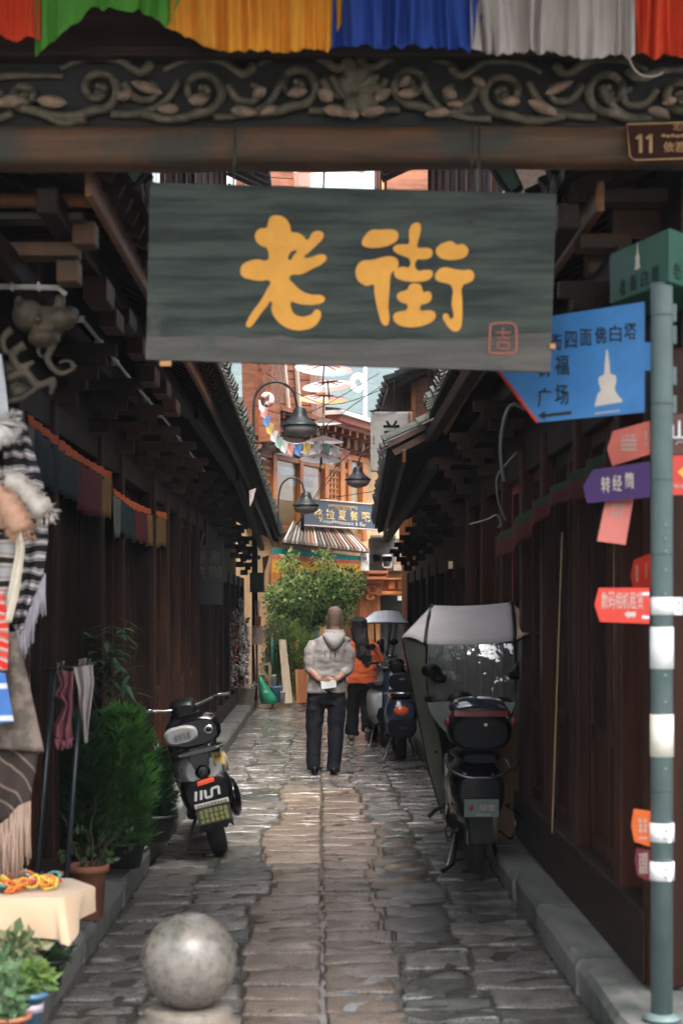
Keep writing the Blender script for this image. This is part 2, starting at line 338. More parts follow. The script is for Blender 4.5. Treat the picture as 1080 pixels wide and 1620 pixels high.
for s, nm in ((-1, 'pavement_left'), (1, 'pavement_right')):
    mb = MB(); mb.box(*sorted((s*(KX+.03), s*1.9)), -3, 29.4, -.08, .10); pv = struct(mb.build(nm, STONE))
    rg = random.Random(s+5); y = -2.0
    while y < 29.2:
        ln = rg.uniform(.9,1.5); dz = rg.uniform(-.012,.008); dx = rg.uniform(-.012,.012)
        xa, xb = sorted((s*(KX+dx), s*1.86)); q = MB(); nb = 5
        ya, yb = y+.006, y+ln-.006
        prof = [(s*(KX+dx)+s*.012, -.04), (s*(KX+dx), .115+dz), (s*(KX+dx)+s*.02, .150+dz), (s*1.5, .153+dz), (s*1.86, .152+dz), (s*1.86, -.04)]
        rs = []
        for k in range(7):
            yy = lerp(ya, yb, k/6); rs.append([Vector((x+(.010*noise.noise(Vector((yy*4, z*9, s*3.)))), yy, z+.008*noise.noise(Vector((yy*3, x*5, 1.))))) for x, z in prof])
        q.rings(rs if s < 0 else [r[::-1] for r in rs], True, True, 0, False); q.build('kerb_slab', STONE, pv); y += ln
# ---------------------------------------------------------------- the two rows of timber houses
eL = lambda Y: (tbl(Y, [(6.4,.80),(11.9,.776),(19,.82),(28,.706)]), tbl(Y, [(6.4,3.57),(19,3.56),(28,2.98)]))
eR1 = lambda Y: (tbl(Y, [(6.4,1.0),(11.9,.96),(14.7,1.0)]), tbl(Y, [(6.4,3.52),(14.7,3.50)]))
eR2 = lambda Y: (tbl(Y, [(14.7,.62),(25,.845)]), tbl(Y, [(14.7,3.24),(25,3.0)]))
SLOPE = .5
BRK = MB()
for (x0, x1, z0, z1, hw) in ((0,.16,-.06,.06,.05),(.10,.22,.06,.13,.085),(0,.30,.13,.23,.045),(.24,.36,.23,.30,.08),(0,.43,.30,.39,.045)): BRK.box(x0, x1, -hw, hw, z0, z1)
BRK_ME = BRK.mesh('bracket', WOODX)
tl = MB(); nA = 7
for k in range(6):                                   # one column of overlapping half-round tiles, unit slope length along +x
    rs = []
    for t, rr, dz in ((k/6, .062, .020), ((k+1)/6+.02, .056, .004)):
        rs.append([Vector((t, -rr*math.cos(math.pi*i/nA), dz+rr*math.sin(math.pi*i/nA))) for i in range(nA+1)])
    tl.rings(rs, False, False, 0, True)
    tl.add([rs[0][0]+Vector((0,.012,0)), rs[0][-1]-Vector((0,.012,0))]+[Vector((k/6, -.046*math.cos(math.pi*i/nA), .020+.046*math.sin(math.pi*i/nA))) for i in range(nA, -1, -1)], [tuple(range(nA+3))])
TILE_ME = tl.mesh('roof_tile', TILE)
dp = MB(); dp.add([(0,-.075,0),(0,.075,0),(-.012,.05,-.07),(-.02,0,-.105),(-.012,-.05,-.07)], [(0,1,2,3,4)]); DRIP_ME = dp.mesh('drip_tile', TILE)
def sx(s, a, b): return sorted((s*a, s*b))
def timber_house(s, y0, y1, xw, eave, bays, label, upper=None, sill_h=.2, tiles=True, roof_w=1.9, fascia=(.15,.13), post_mat=None, brk_step=1.5, brk_start=.28, lit=REDWOOD):
    post_mat = post_mat or WOOD
    h = thing('timber_house', (s*xw, (y0+y1)/2, .15), label, 'house', 'timber houses lining the lane')
    e0, e1 = eave(y0), eave(y1); ztop = min(e0[1], e1[1])
    zl = ztop-.72                                     # top of wall frame, under the brackets
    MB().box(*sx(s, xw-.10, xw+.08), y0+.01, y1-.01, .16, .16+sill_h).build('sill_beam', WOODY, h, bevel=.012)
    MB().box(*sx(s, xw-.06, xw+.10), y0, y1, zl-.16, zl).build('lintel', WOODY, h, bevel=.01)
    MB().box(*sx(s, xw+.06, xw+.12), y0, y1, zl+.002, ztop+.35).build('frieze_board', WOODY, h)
    # dark backing panels added behind the rooms so no light leaks in
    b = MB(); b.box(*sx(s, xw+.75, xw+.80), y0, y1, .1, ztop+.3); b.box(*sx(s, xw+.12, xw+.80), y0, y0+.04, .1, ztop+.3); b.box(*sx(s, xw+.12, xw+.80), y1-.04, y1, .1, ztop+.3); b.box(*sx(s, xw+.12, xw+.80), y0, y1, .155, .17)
    b.build('backing_panel', DARK, h)
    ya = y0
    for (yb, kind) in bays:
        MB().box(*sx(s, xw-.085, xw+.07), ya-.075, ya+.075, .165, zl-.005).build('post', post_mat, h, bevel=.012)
        lo, hi = .16+sill_h+.002, zl-.162; a, c = ya+.08, yb-.08; rg = random.Random(int(ya*100))
        if kind == 'plank':
            n = max(2, round((c-a)/.15))
            for k in range(n):
                p0, p1 = lerp(a, c, k/n)+.004, lerp(a, c, (k+1)/n)-.004; dx = rg.uniform(-.01,.012)
                MB().box(*sx(s, xw+.02+dx, xw+.05+dx), p0, p1, lo, hi).build('plank', WOOD if rg.random() < .75 else post_mat, h, bevel=.004)
        elif kind in ('pane', 'door', 'redpane'):
            mm = REDWOOD if kind != 'redpane' else RED_PAINT
            zs = lo+(.62 if kind != 'redpane' else .5); n = 2
            for k in range(n):
                p0, p1 = lerp(a, c, k/n), lerp(a, c, (k+1)/n); f = MB()
                tilt = rg.uniform(-.008,.008) if kind != 'door' else .036
                f.box(*sx(s, xw-.02, xw+.03), p0+.004, p0+.044, lo, hi); f.box(*sx(s, xw-.02, xw+.03), p1-.044, p1-.004, lo, hi)
                for z0, z1 in ((lo, lo+.08), (zs-.05, zs+.03), (hi-.08, hi)): f.box(*sx(s, xw-.018, xw+.028), p0+.062, p1-.062, z0, z1)
                fr = f.build('window_frame', mm, h, bevel=.006)
                MB().box(*sx(s, xw+.002, xw+.014), p0+.062, p1-.062, lo+.08, zs-.05).build('lower_panel', mm, h, bevel=.003)
                g = MB(); dx = math.tan(tilt)*(p1-p0-.12)/2
                g.hexa([(s*(xw-.015)-dx, p0+.045, zs+.03), (s*(xw-.011)-dx, p0+.045, zs+.03), (s*(xw-.011)+dx, p1-.045, zs+.03), (s*(xw-.015)+dx, p1-.045, zs+.03)],
                       [(s*(xw-.015)-dx, p0+.045, hi-.08), (s*(xw-.011)-dx, p0+.045, hi-.08), (s*(xw-.011)+dx, p1-.045, hi-.08), (s*(xw-.015)+dx, p1-.045, hi-.08)])
                g.build('window_pane', GLASS, fr)
        ya = yb
    MB().box(*sx(s, xw-.085, xw+.07), y1-.075, y1+.07, .165, zl-.005).build('post', post_mat, h, bevel=.012)
    # long beams carrying the eave
    def along(name, fx, fz, wd, ht, m, bev=.01):
        q = MB(); n = 6; rs = []
        for k in range(n+1):
            Y = lerp(y0, y1, k/n); ex, ez = eave(Y); x = fx(ex); z = fz(ez)
            rs.append([Vector((s*(x-wd/2), Y, z-ht/2)), Vector((s*(x+wd/2), Y, z-ht/2)), Vector((s*(x+wd/2), Y, z+ht/2)), Vector((s*(x-wd/2), Y, z+ht/2))])
        q.rings(rs if s > 0 else [r[::-1] for r in rs], True, True, 0, False); return q.build(name, m, h, bevel=bev)
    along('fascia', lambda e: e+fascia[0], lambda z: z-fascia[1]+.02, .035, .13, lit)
    along('purlin', lambda e: xw-.40, lambda z: z-.19, .09, .11, WOODY)
    along('purlin', lambda e: xw-.16, lambda z: z-.36, .09, .11, WOODY)
    # brackets
    y = y0+brk_start
    while y < y1-.1:
        o = put('bracket', BRK_ME, h); ez = eave(y)[1]
        o.location = Vector((s*(xw-.06), y, ez-.80))-Vector(h.location); o.rotation_euler = (0,0, math.pi if s > 0 else 0); o.scale = (.8,.62,.75); o.location.z += .1; y += brk_step
    # rafters and roof
    raf = MB(); r0 = MB()
    n = int((y1-y0)/.24)
    for k in range(n+1):
        Y = lerp(y0+.05, y1-.05, k/n); ex, ez = eave(Y); a = Vector((s*(ex+.05), Y, ez-.075)); c = Vector((s*(xw+.4), Y, ez-.075+SLOPE*(xw+.4-ex-.05)))
        MB().bar(a, c, .055, .065).build('rafter', WOODX, h)
    n = 8; rs = []
    for k in range(n+1):
        Y = lerp(y0, y1, k/n); ex, ez = eave(Y); xo = ex+roof_w; zo = ez+SLOPE*roof_w
        rs.append([Vector((s*ex, Y, ez-.035)), Vector((s*xo, Y, zo-.035)), Vector((s*xo, Y, zo+.02)), Vector((s*ex, Y, ez+.02))])
    roof = MB().rings(rs if s > 0 else [r[::-1] for r in rs], True, True, 0, False).build('roof', WOODY, h)
    n = int((y1-y0)/.19)
    for k in range(n):
        Y = lerp(y0, y1, (k+.5)/n); ex, ez = eave(Y); rg = random.Random(k+int(y0*10))
        o = put('roof_tile', TILE_ME, roof); L_ = roof_w*math.sqrt(1+SLOPE**2)
        o.location = Vector((s*(ex-rg.uniform(.0,.05)), Y, ez+.022))-Vector(h.location); a = math.atan(SLOPE)
        o.rotation_euler = (0, -a, 0 if s > 0 else math.pi); o.scale = (L_, 1, 1)
        if s < 0: o.rotation_euler = (0, -a, math.pi)
        o2 = put('drip_tile', DRIP_ME, roof); o2.location = Vector((s*(ex-.02), Y+.095, ez+.02))-Vector(h.location); o2.rotation_euler = (0, rg.uniform(-.2,.2), 0 if s > 0 else math.pi); o2.scale = (1, 1, rg.uniform(.6,1.1))
    if upper:
        xu, zt, ua, ub = upper; z0 = ztop+.3
        k = ua; rg = random.Random(3)
        MB().box(*sx(s, xu+.04, xu+.3), ua, ub, z0-.3, zt).build('upper_wall', WOODY, h)
        while k < ub-.05:
            MB().box(*sx(s, xu-.03, xu+.02), k, k+.12, z0, zt).build('post', REDWOOD, h)
            if k+1.3 < ub:
                MB().box(*sx(s, xu, xu+.03), k+.125, k+1.295, z0+1.2, z0+1.28).build('rail', REDWOOD, h)
                fr = MB().box(*sx(s, xu+.0, xu+.03), k+.3, k+1.1, z0+1.5, z0+2.3).build('window_frame', REDWOOD, h)
                for q in range(2): MB().box(*sx(s, xu-.012, xu-.004), k+.35+q*.37, k+.68+q*.37, z0+1.56, z0+2.24).build('window_pane', GLASSD, fr)
            k += 1.3
        MB().add([(s*(xu-.75), ua-.3, zt-.1),(s*(xu-.75), ub, zt-.1),(s*(xu+1.6), ub, zt+1.0),(s*(xu+1.6), ua-.3, zt+1.0),(s*(xu-.75), ua-.3, zt),(s*(xu-.75), ub, zt),(s*(xu+1.6), ub, zt+1.1),(s*(xu+1.6), ua-.3, zt+1.1)],
                 [(0,1,2,3),(7,6,5,4),(0,4,5,1),(3,2,6,7),(0,3,7,4),(1,5,6,2)]).build('upper_roof', WOODX, h)
        k = ua
        while k < ub: MB().bar((s*(xu-.72), k, zt-.13), (s*(xu+.05), k, zt+.23), .06, .07).build('rafter', REDWOOD, h); k += .42
    return h
RED_PAINT = mat('red_paint', (.20,.022,.018), (.09,.015,.012), .45, 4, (4,4,.5), bump=.1, spec=.4)
GLASSD = plain('dark_glass', (.02,.024,.026), .08, spec=.6)
LITW = mat('lit_look_timber', (.30,.12,.045), (.09,.042,.02), .6, 2.5, (5,.4,5), .3, 9, c3=(.03,.036,.026), s3=2, lo3=.52, hi3=.7)  # lit look of the eave boards put into a brighter timber colour
hl1 = timber_house(-1, 6.45, 13.4, 1.52, eL, [(7.6,'plank'),(8.6,'pane'),(10.4,'plank'),(11.5,'pane'),(13.4,'plank')], 'dark timber house nearest on the side of the hanging shawls', lit=LITW, brk_step=1.3, brk_start=2.2)
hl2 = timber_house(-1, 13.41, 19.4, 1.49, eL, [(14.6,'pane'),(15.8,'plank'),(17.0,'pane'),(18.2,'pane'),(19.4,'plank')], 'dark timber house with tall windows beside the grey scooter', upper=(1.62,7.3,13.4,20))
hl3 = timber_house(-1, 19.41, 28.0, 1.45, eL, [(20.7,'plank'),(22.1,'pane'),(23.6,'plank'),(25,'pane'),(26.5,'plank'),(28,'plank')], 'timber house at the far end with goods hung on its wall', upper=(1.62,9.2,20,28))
hr1 = timber_house(1, 6.5, 14.68, 1.42, eR1, [(7.15,'plank'),(8.35,'door'),(9.6,'door'),(10.6,'door'),(11.7,'redpane'),(13.2,'plank'),(14.68,'plank')], 'dark timber house with glass doors behind the signpost', sill_h=.3, lit=LITW, brk_step=1.9, post_mat=REDWOOD)
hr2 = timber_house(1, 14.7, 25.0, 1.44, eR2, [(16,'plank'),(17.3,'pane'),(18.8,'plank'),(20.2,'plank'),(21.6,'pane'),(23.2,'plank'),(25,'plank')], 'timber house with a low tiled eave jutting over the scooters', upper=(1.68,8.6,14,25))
# near end of the first house on the shawl side: stacked cross beams under the eave, carved beast head, pipes
def under(h, name, mb, m, bev=.008): return mb.build(name, m, h, bevel=bev)
q = MB(); q.tube([P(-60,318,6.75), P(150,316,6.75)], .032, 12); under(hl1, 'cross_log', q, LITW, 0)
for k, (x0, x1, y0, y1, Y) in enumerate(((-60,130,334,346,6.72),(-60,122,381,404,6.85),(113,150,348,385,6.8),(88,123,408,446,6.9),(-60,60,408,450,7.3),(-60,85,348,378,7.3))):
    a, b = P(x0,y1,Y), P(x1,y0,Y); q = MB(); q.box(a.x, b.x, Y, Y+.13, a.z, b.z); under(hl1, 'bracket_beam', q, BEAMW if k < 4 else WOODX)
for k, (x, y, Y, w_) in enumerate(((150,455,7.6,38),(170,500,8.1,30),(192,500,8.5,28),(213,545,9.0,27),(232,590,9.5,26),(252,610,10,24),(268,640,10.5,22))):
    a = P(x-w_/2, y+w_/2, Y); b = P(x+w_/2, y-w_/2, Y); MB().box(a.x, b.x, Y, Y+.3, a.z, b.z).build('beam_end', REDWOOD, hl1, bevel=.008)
for k, (x0, x1, y0, y1, Y) in enumerate(((898,1130,296,318,6.75),(968,1130,330,378,6.9),(916,1000,368,392,6.85),(930,1010,396,430,7.0))):
    a, b = P(x0,y1,Y), P(x1,y0,Y); MB().box(a.x, b.x, Y, Y+.13, a.z, b.z).build('bracket_beam', BEAMW, hr1, bevel=.008)
PVC = plain('white_pvc', (.62,.58,.55), .4)
q = MB(); q.tube([P(-40,452,7.0), P(92,455,7.0), P(104,466,7.0)], .013, 10)
for x in (18, 60): q.box(P(x,0,7).x, P(x+3,0,7).x, 6.98, 7.02, P(0,460,7).z, P(0,447,7).z)
tag(q.build('drain_pipe', PVC), 'short white plastic pipe above the carved beast head', 'pipe')
pts = [P(130,505,8.2), P(200,592,10.2), P(262,665,12.9), P(330,755,18)]
q = MB(); q.tube(pts, .011, 8)
for k in range(9):
    t = k/8; i = min(2, int(t*3)); c = pts[i].lerp(pts[i+1], t*3-i); q.box(c.x-.035, c.x+.012, c.y-.012, c.y+.012, c.z-.016, c.z+.016)
tag(q.build('cable_conduit', PVC), 'long white conduit running under the dark eave', 'pipe')

# ---------------------------------------------------------------- gate over the lane mouth
YG = 6.2
gate = thing('street_gate', (0, YG, 0), 'timber street gate with carved scroll frieze spanning the lane mouth', 'gate')
CARV = mat('carved_green_wood', (.125,.102,.062), (.036,.038,.026), .55, 16, bump=.4, bscale=60, c3=(.20,.15,.11), s3=11, lo3=.56, hi3=.72)
PETAL = mat('carved_tan_wood', (.30,.20,.135), (.13,.092,.065), .6, 22, bump=.3)
def wz(py, Y=YG): return P(0, py, Y).z
q = MB(); n = 24
def bf(u, v):                                                   # slightly rounded, worn log beam
    a = v*2*math.pi; x = lerp(-1.75, 1.95, u); w2 = .012*noise.noise(Vector((x*2.5, v*3, 1)))
    cx, sz = math.cos(a), math.sin(a); k = 1/max(abs(cx), abs(sz))**.75
    return Vector((x, YG+.11+(.09+w2)*cx*k*.93, lerp(wz(257), wz(188), .5)+(.083+w2)*sz*k*.93))
q.grid(bf, 60, 20); beam = q.build('beam', BEAMW, gate)
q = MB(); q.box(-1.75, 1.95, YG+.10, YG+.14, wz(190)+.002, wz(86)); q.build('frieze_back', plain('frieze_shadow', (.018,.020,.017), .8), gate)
q = MB(); q.box(-1.8, 2.0, YG+.02, YG+.22, wz(86)+.003, wz(66)); q.build('lintel', WOODX, gate, bevel=.01)
q = MB(); q.box(-1.8, 2.0, YG+.08, YG+.2, wz(66)+.003, 4.75); q.build('upper_board', WOODX, gate)
for x in (-1.86, 2.06): MB().box(x-.11, x+.11, YG, YG+.24, 0.0, 4.75).build('post', BEAMW, gate, bevel=.02)
q = MB(); q.hexa([(-3.4,3.5,4.50),(3.6,3.5,4.50),(3.6,6.3,5.6),(-3.4,6.3,5.6)], [(-3.4,3.5,4.60),(3.6,3.5,4.60),(3.6,6.3,5.7),(-3.4,6.3,5.7)]); q.hexa([(-3.4,6.31,5.6),(3.6,6.31,5.6),(3.6,8.6,4.75),(-3.4,8.6,4.75)], [(-3.4,6.31,5.7),(3.6,6.31,5.7),(3.6,8.6,4.85),(-3.4,8.6,4.85)]); q.build('roof', WOODX, gate)  # unseen roof, added and made deep to shade the gate and foreground
for k in range(30):
    o = put('roof_tile', TILE_ME, gate); o.location = Vector((-3.3+k*.235, 3.48, 4.60))-Vector(gate.location); o.rotation_euler = (0, -math.atan(1.1/2.8), math.pi/2); o.scale = (3.0,1.2,1.2)  # tiles on the unseen shading roof
def px(x, y, Y=YG+.07): return P(x, y, Y)
def spiral(cx, cy_, r, turns, a0, d, tail):
    pts = []
    for k in range(26):
        t = k/25; a = a0+d*turns*2*math.pi*t; rr = r*(1-.86*t); pts.append((cx+rr*math.cos(a), cy_-rr*math.sin(a)*.95))
    return [tuple(p) for p in tail]+pts
def smooth(pts, n=6):
    out = []; m = len(pts)
    for i in range(m-1):
        p0, p1, p2, p3 = pts[max(i-1,0)], pts[i], pts[i+1], pts[min(i+2,m-1)]
        for k in range(n):
            t = k/n; out.append(tuple(.5*((2*b)+(-a+c)*t+(2*a-5*b+4*c-d)*t*t+(-a+3*b-3*c+d)*t**3) for a, b, c, d in zip(p0, p1, p2, p3)))
    return out+[tuple(pts[-1])]
def scroll(pts, w0, w1, dy=0.0):
    pp = smooth(pts, 3); n = len(pp); m = MB(); s_ = YG/F
    m.tube([px(x, y, YG+.075-dy+.012*math.sin(i*.5)) for i, (x, y) in enumerate(pp)], [1.45*s_*lerp(w0, w1, i/(n-1)) for i in range(n)], 8, flat=1, up=(0,1,0))
    m.build('scroll', CARV, gate)
vol = [(155,140,36,-1),(318,143,38,-1),(468,134,36,-1),(652,134,34,1),(797,146,38,1),(963,143,38,1),(1078,150,28,1),(40,152,22,1)]
for k, (cx, cy_, r, d) in enumerate(vol):
    sgn = -d
    tail = [(cx-sgn*95, cy_+35), (cx-sgn*62, cy_+44), (cx-sgn*30, cy_+r+6)]
    scroll(spiral(cx, cy_, r, 1.55, R(-100) if sgn > 0 else R(-80), sgn*1, tail), 6.0, 3.0)
    scroll([(cx-sgn*60, cy_-32), (cx-sgn*20, cy_-r-11), (cx+sgn*30, cy_-r-10), (cx+sgn*66, cy_-26), (cx+sgn*84, cy_-40)], 3, 6)
    scroll([(cx+sgn*40, cy_-10), (cx+sgn*58, cy_+14), (cx+sgn*86, cy_+16), (cx+sgn*92, cy_-4), (cx+sgn*80, cy_-10)], 6, 3)
    scroll([(cx+sgn*20, cy_+r+4), (cx+sgn*60, cy_+40), (cx+sgn*105, cy_+22), (cx+sgn*128, cy_-14)], 4.5, 4.5)
    m = MB(); m.ell(px(cx+2, cy_+6, YG+.085), .022, .012, .020); m.build('scroll_boss', CARV, gate)
def petal(x, y, l, w_, ang, m=PETAL):
    q = MB(); c = px(x, y, YG+.055); a = R(ang); ux = Vector((math.cos(a), 0, math.sin(a))); uz = Vector((-math.sin(a), 0, math.cos(a))); s_ = YG/F
    def f(u, v):
        t = u*2-1; wd = w_*s_*(1-t*t)**.7; return c+ux*t*l*s_+uz*(v*2-1)*wd+Vector((0, -.018*(1-t*t)*(1-(v*2-1)**2), 0))
    q.grid(f, 8, 6); q.build('petal', m, gate, solid=.006)
for x, y, l, w_, a in ((15,160,24,10,8),(82,160,24,10,-6),(196,150,12,9,20),(232,138,26,8,-20),(266,172,17,9,0),(313,158,15,10,0),(385,176,20,9,-8),(410,146,12,9,35),(425,174,14,8,25),(470,146,16,8,10),(515,150,14,11,-40),(528,174,16,10,-8),(545,178,16,8,0),(558,180,10,8,0),(590,176,20,9,12),(604,150,16,9,35),(645,148,16,8,0),(640,128,12,7,50),(692,178,20,8,8),(711,148,12,9,-30),(720,165,12,6,0),(808,160,14,8,0),(757,128,12,7,-30),(858,170,26,9,-25),(884,138,24,7,25),(1040,177,16,9,-15),(1058,160,12,7,20)): petal(x, y, l, w_, a)
for k, a in enumerate((-150,-125,-90,-60,-30,0,180)): petal(556+34*math.cos(R(a+90))*.9, 140-26*math.sin(R(a+90)), 20, 12, a+90, CARV)
q = MB(); q.ell(px(556,132,YG+.07), .06, .02, .05); q.build('lotus_heart', CARV, gate)
# ---------------------------------------------------------------- pleated cloth valance
val = thing('prayer_cloth_valance', P(540, 0, 6.02), 'pleated five coloured cloth valance hung above the carved beam', 'valance')
def cloth(name, c, c2=None): return mat(name, c, c2 or tuple(x*.85 for x in c), .8, 3, bump=.15, bscale=300, spec=.2)
CL = {'red': cloth('red_cloth', (.80,.075,.022)), 'green': cloth('green_cloth', (.10,.36,.045)), 'yellow': cloth('yellow_cloth', (.93,.40,.04)), 'blue': cloth('blue_cloth', (.030,.085,.42)), 'white': cloth('white_cloth', (.60,.545,.52))}
def panel(x0, x1, bot, key, amp=.022, fold=4.0, seed=1, top=-60):
    rg = random.Random(seed); nf = max(2, (x1-x0)/fold/9)
    ph = [rg.uniform(-.3,.3) for _ in range(40)]
    def f(u, v):
        X = lerp(x0, x1, u); b = tbl(X, bot); y = lerp(top, b, v); o = seed*7.3
        w_ = X/19+.5*noise.noise(Vector((X/55, o, v*.5)))*1.6; a = noise.noise(Vector((w_, o, v*.35)))+.55*noise.noise(Vector((w_*2.3, o+5, v*.5))); a = math.copysign(abs(a)**.75, a)
        d = amp*3.6*a*(.45+.55*v); ripple = 9*noise.noise(Vector((w_*1.1, o+2, 0)))*v+2.5*noise.noise(Vector((X/5, o, 1)))*v
        return P(X+7*noise.noise(Vector((w_*.8, o+9, v)))*v*(0 < u < 1), y+ripple, 6.02+d)
    q = MB(); q.grid(f, int((x1-x0)/1.6), 12); o = q.build('cloth_panel', CL[key], val, solid=.0015); child_label(o, key+' cloth panel of the valance')
panel(-40, 63, [(-40,56),(20,60),(63,60)], 'red', seed=2, fold=3)
panel(56, 300, [(52,90),(62,84),(80,68),(110,45),(145,13),(190,14),(236,20),(250,32),(262,42),(280,14),(300,-25)], 'green', amp=.014, fold=5, seed=3)
panel(262, 541, [(258,36),(290,58),(320,72),(350,80),(400,80),(440,85),(480,78),(520,82),(541,30)], 'yellow', seed=4, fold=4)
panel(524, 770, [(524,72),(560,74),(620,74),(680,70),(720,80),(745,78),(770,10)], 'blue', seed=5, fold=3.4)
panel(744, 1004, [(740,76),(770,86),(820,82),(880,84),(930,92),(1004,86)], 'white', seed=6, fold=3.6)
panel(1000, 1140, [(1000,84),(1040,90),(1140,86)], 'red', seed=8, fold=3)
q = MB(); q.tube(smooth([P(993,82,6.0), P(1000,104,6.02), P(1015,118,6.05), P(1035,120,6.08), P(1048,114,6.1)],5), .003, 6); q.build('loose_thread', CL['white'], val)
# ---------------------------------------------------------------- hanging name board
YB = 5.95
board = thing('hanging_board', P(553, 570, YB), 'dark weathered wooden board with two large yellow characters hung from the beam', 'sign')
def board_mat():
    m = mat('board_paint', (.058,.074,.070), (.030,.040,.039), .62, 3.2, (.7,5,4.5), .35, 10, c3=(.115,.108,.098), s3=1.0, lo3=.9, hi3=1.0, spec=.3)
    return m
BP = mat('board_paint', (.044,.057,.047), (.011,.017,.015), .65, 2.0, (.8,5,9), .35, 9, lo=.41, hi=.60, spec=.3, c3=(.075,.072,.064), s3=5, lo3=.60, hi3=.78)
BG = mat('bare_board', (.098,.090,.080), (.048,.048,.043), .75, 4.0, (.6,5,5), .4, 9, c3=(.045,.055,.05), s3=7, lo3=.58, hi3=.7)
quad = [(237,288),(880,306),(871,588),(230,568)]
s_l = [(237,288),(880,306),(873,556),(231,536)]
q = MB(); nx = 24
rg = random.Random(4)
lowpts = [(lerp(231.5,872.5,i/nx), lerp(531,540,i/nx)+6*noise.noise(Vector((i*.7,0,5)))-2*(i > 17)*(i-17)) for i in range(nx+1)]
q.prism([P(*p, YB) for p in [(230,568)]+[(lerp(230,871,i/6), lerp(568,588,i/6)) for i in range(1,7)]+lowpts[::-1]], (0,.03,0)); q.build('bare_strip', BG, board)
q = MB(); q.prism([P(*p, YB) for p in lowpts+[(880,306),(237,288)]], (0,.03,0)); q.build('board', BP, board)
GOLD = mat('yellow_paint', (.66,.31,.035), (.56,.25,.025), .55, 8, spec=.35, bump=.1)
lao = [(560,228),(590,222),(618,235),(635,262),(640,285),(665,290),(690,305),(700,318),(722,290),(745,282),(764,292),(763,308),(740,335),(705,368),(690,383),(715,385),(745,375),(770,376),(776,388),(765,405),(720,430),(680,450),(632,462),(650,488),(680,515),(720,530),(755,532),(770,545),(764,558),(735,568),(700,570),(660,563),(640,558),(640,585),(650,603),(675,615),(700,613),(722,603),(732,590),(748,590),(755,605),(748,630),(725,655),(690,667),(650,667),(610,652),(580,625),(563,590),(560,555),(548,570),(520,605),(495,640),(478,656),(465,652),(470,630),(490,595),(520,555),(545,510),(557,478),(520,476),(480,470),(450,458),(442,440),(450,415),(475,400),(510,393),(548,395),(552,375),(545,350),(520,338),(502,318),(500,295),(515,275),(545,268),(550,250)]
hole = [(634,368),(650,358),(660,357),(648,378),(632,396)]
t1 = lambda p: P(200+p[0]/2.4545, 250+p[1]/2.4545, YB-.002)
o = outlines('character', [[t1(p) for p in lao], [t1(p) for p in hole]], .0015, GOLD, board)
jie = [[(97,400),(110,370),(140,342),(180,340),(225,338),(260,345),(270,365),(262,390),(235,408),(200,420),(160,425),(120,422),(100,412)],
 [(67,545),(72,515),(95,490),(150,482),(195,470),(235,466),(262,478),(270,500),(262,525),(238,543),(232,560),(228,620),(222,700),(224,780),(215,793),(198,790),(180,750),(165,690),(155,630),(152,600),(120,606),(95,595),(75,575)],
 [(325,330),(345,308),(368,308),(376,325),(372,360),(362,400),(360,422),(395,425),(425,432),(432,455),(420,472),(390,480),(358,482),(357,530),(400,530),(428,535),(432,555),(415,575),(370,586),(320,585),(275,575),(252,558),(252,535),(270,520),(295,515),(318,518),(322,478),(295,465),(255,445),(245,428),(260,412),(290,408),(318,405),(320,370)],
 [(310,625),(325,600),(350,594),(375,602),(390,635),(415,632),(428,652),(420,678),(395,692),(378,697),(375,722),(405,722),(438,728),(447,748),(435,770),(400,790),(350,802),(300,800),(262,785),(246,762),(250,740),(275,728),(310,718),(312,695),(285,685),(265,665),(268,642),(290,632)],
 [(447,440),(465,412),(500,397),(525,395),(545,410),(575,408),(598,425),(600,448),(585,468),(550,480),(505,482),(465,470)],
 [(444,565),(460,530),(490,518),(530,525),(575,532),(610,530),(627,545),(625,575),(600,592),(577,602),(573,680),(570,780),(562,810),(540,823),(515,810),(492,780),(480,755),(488,738),(505,742),(520,765),(522,690),(520,605),(490,592),(455,582)]]
t2 = lambda p: P(540+p[0]/3, 250+p[1]/3, YB-.002)
outlines('character', [[t2(p) for p in poly] for poly in jie], .0015, GOLD, board)
SEAL = plain('seal_red', (.36,.12,.085), .7)
q = MB(); sp = [(705,795),(725,785),(800,783),(822,795),(828,820),(828,900),(820,922),(790,928),(715,926),(700,915),(702,870),(705,795)]
q.tube([t2(p) for p in smooth(sp,3)], .0042, 6, up=(0,1,0))
for a, b in (((728,828),(802,828)),((765,805),(765,858)),((735,855),(798,855)),((740,875),(792,875)),((740,875),(740,905)),((792,875),(792,905)),((740,905),(792,905))): q.tube([t2(a), t2(b)], .0036, 6, up=(0,1,0))
q.build('seal', SEAL, board)
WIRE = plain('rusty_wire', (.06,.065,.05), .6, metal=.5)
for x0, y0, x1, y1 in ((372,192,371,262),(371,262,366,340),(748,196,747,262),(747,262,744,352),(758,196,757,300)): MB().tube([P(x0,y0,YG-.01 if y0 < 200 else YB+.1), P(x1,y1,YB-.008 if y1 > 280 else YB+.1)], .0045, 6).build('hanging_wire', WIRE, board)
for x, y in ((262,575),(869,548)): q = MB(); a = P(x-9, y+4, YB-.004); b = P(x+9, y-4, YB-.004); q.box(a.x, b.x, YB-.012, YB-.002, a.z, b.z) if x < 300 else q.box(b.x-.02, b.x, YB-.012, YB-.002, a.z, b.z); q.build('clip', plain('orange_clip', (.5,.25,.09), .6), board)
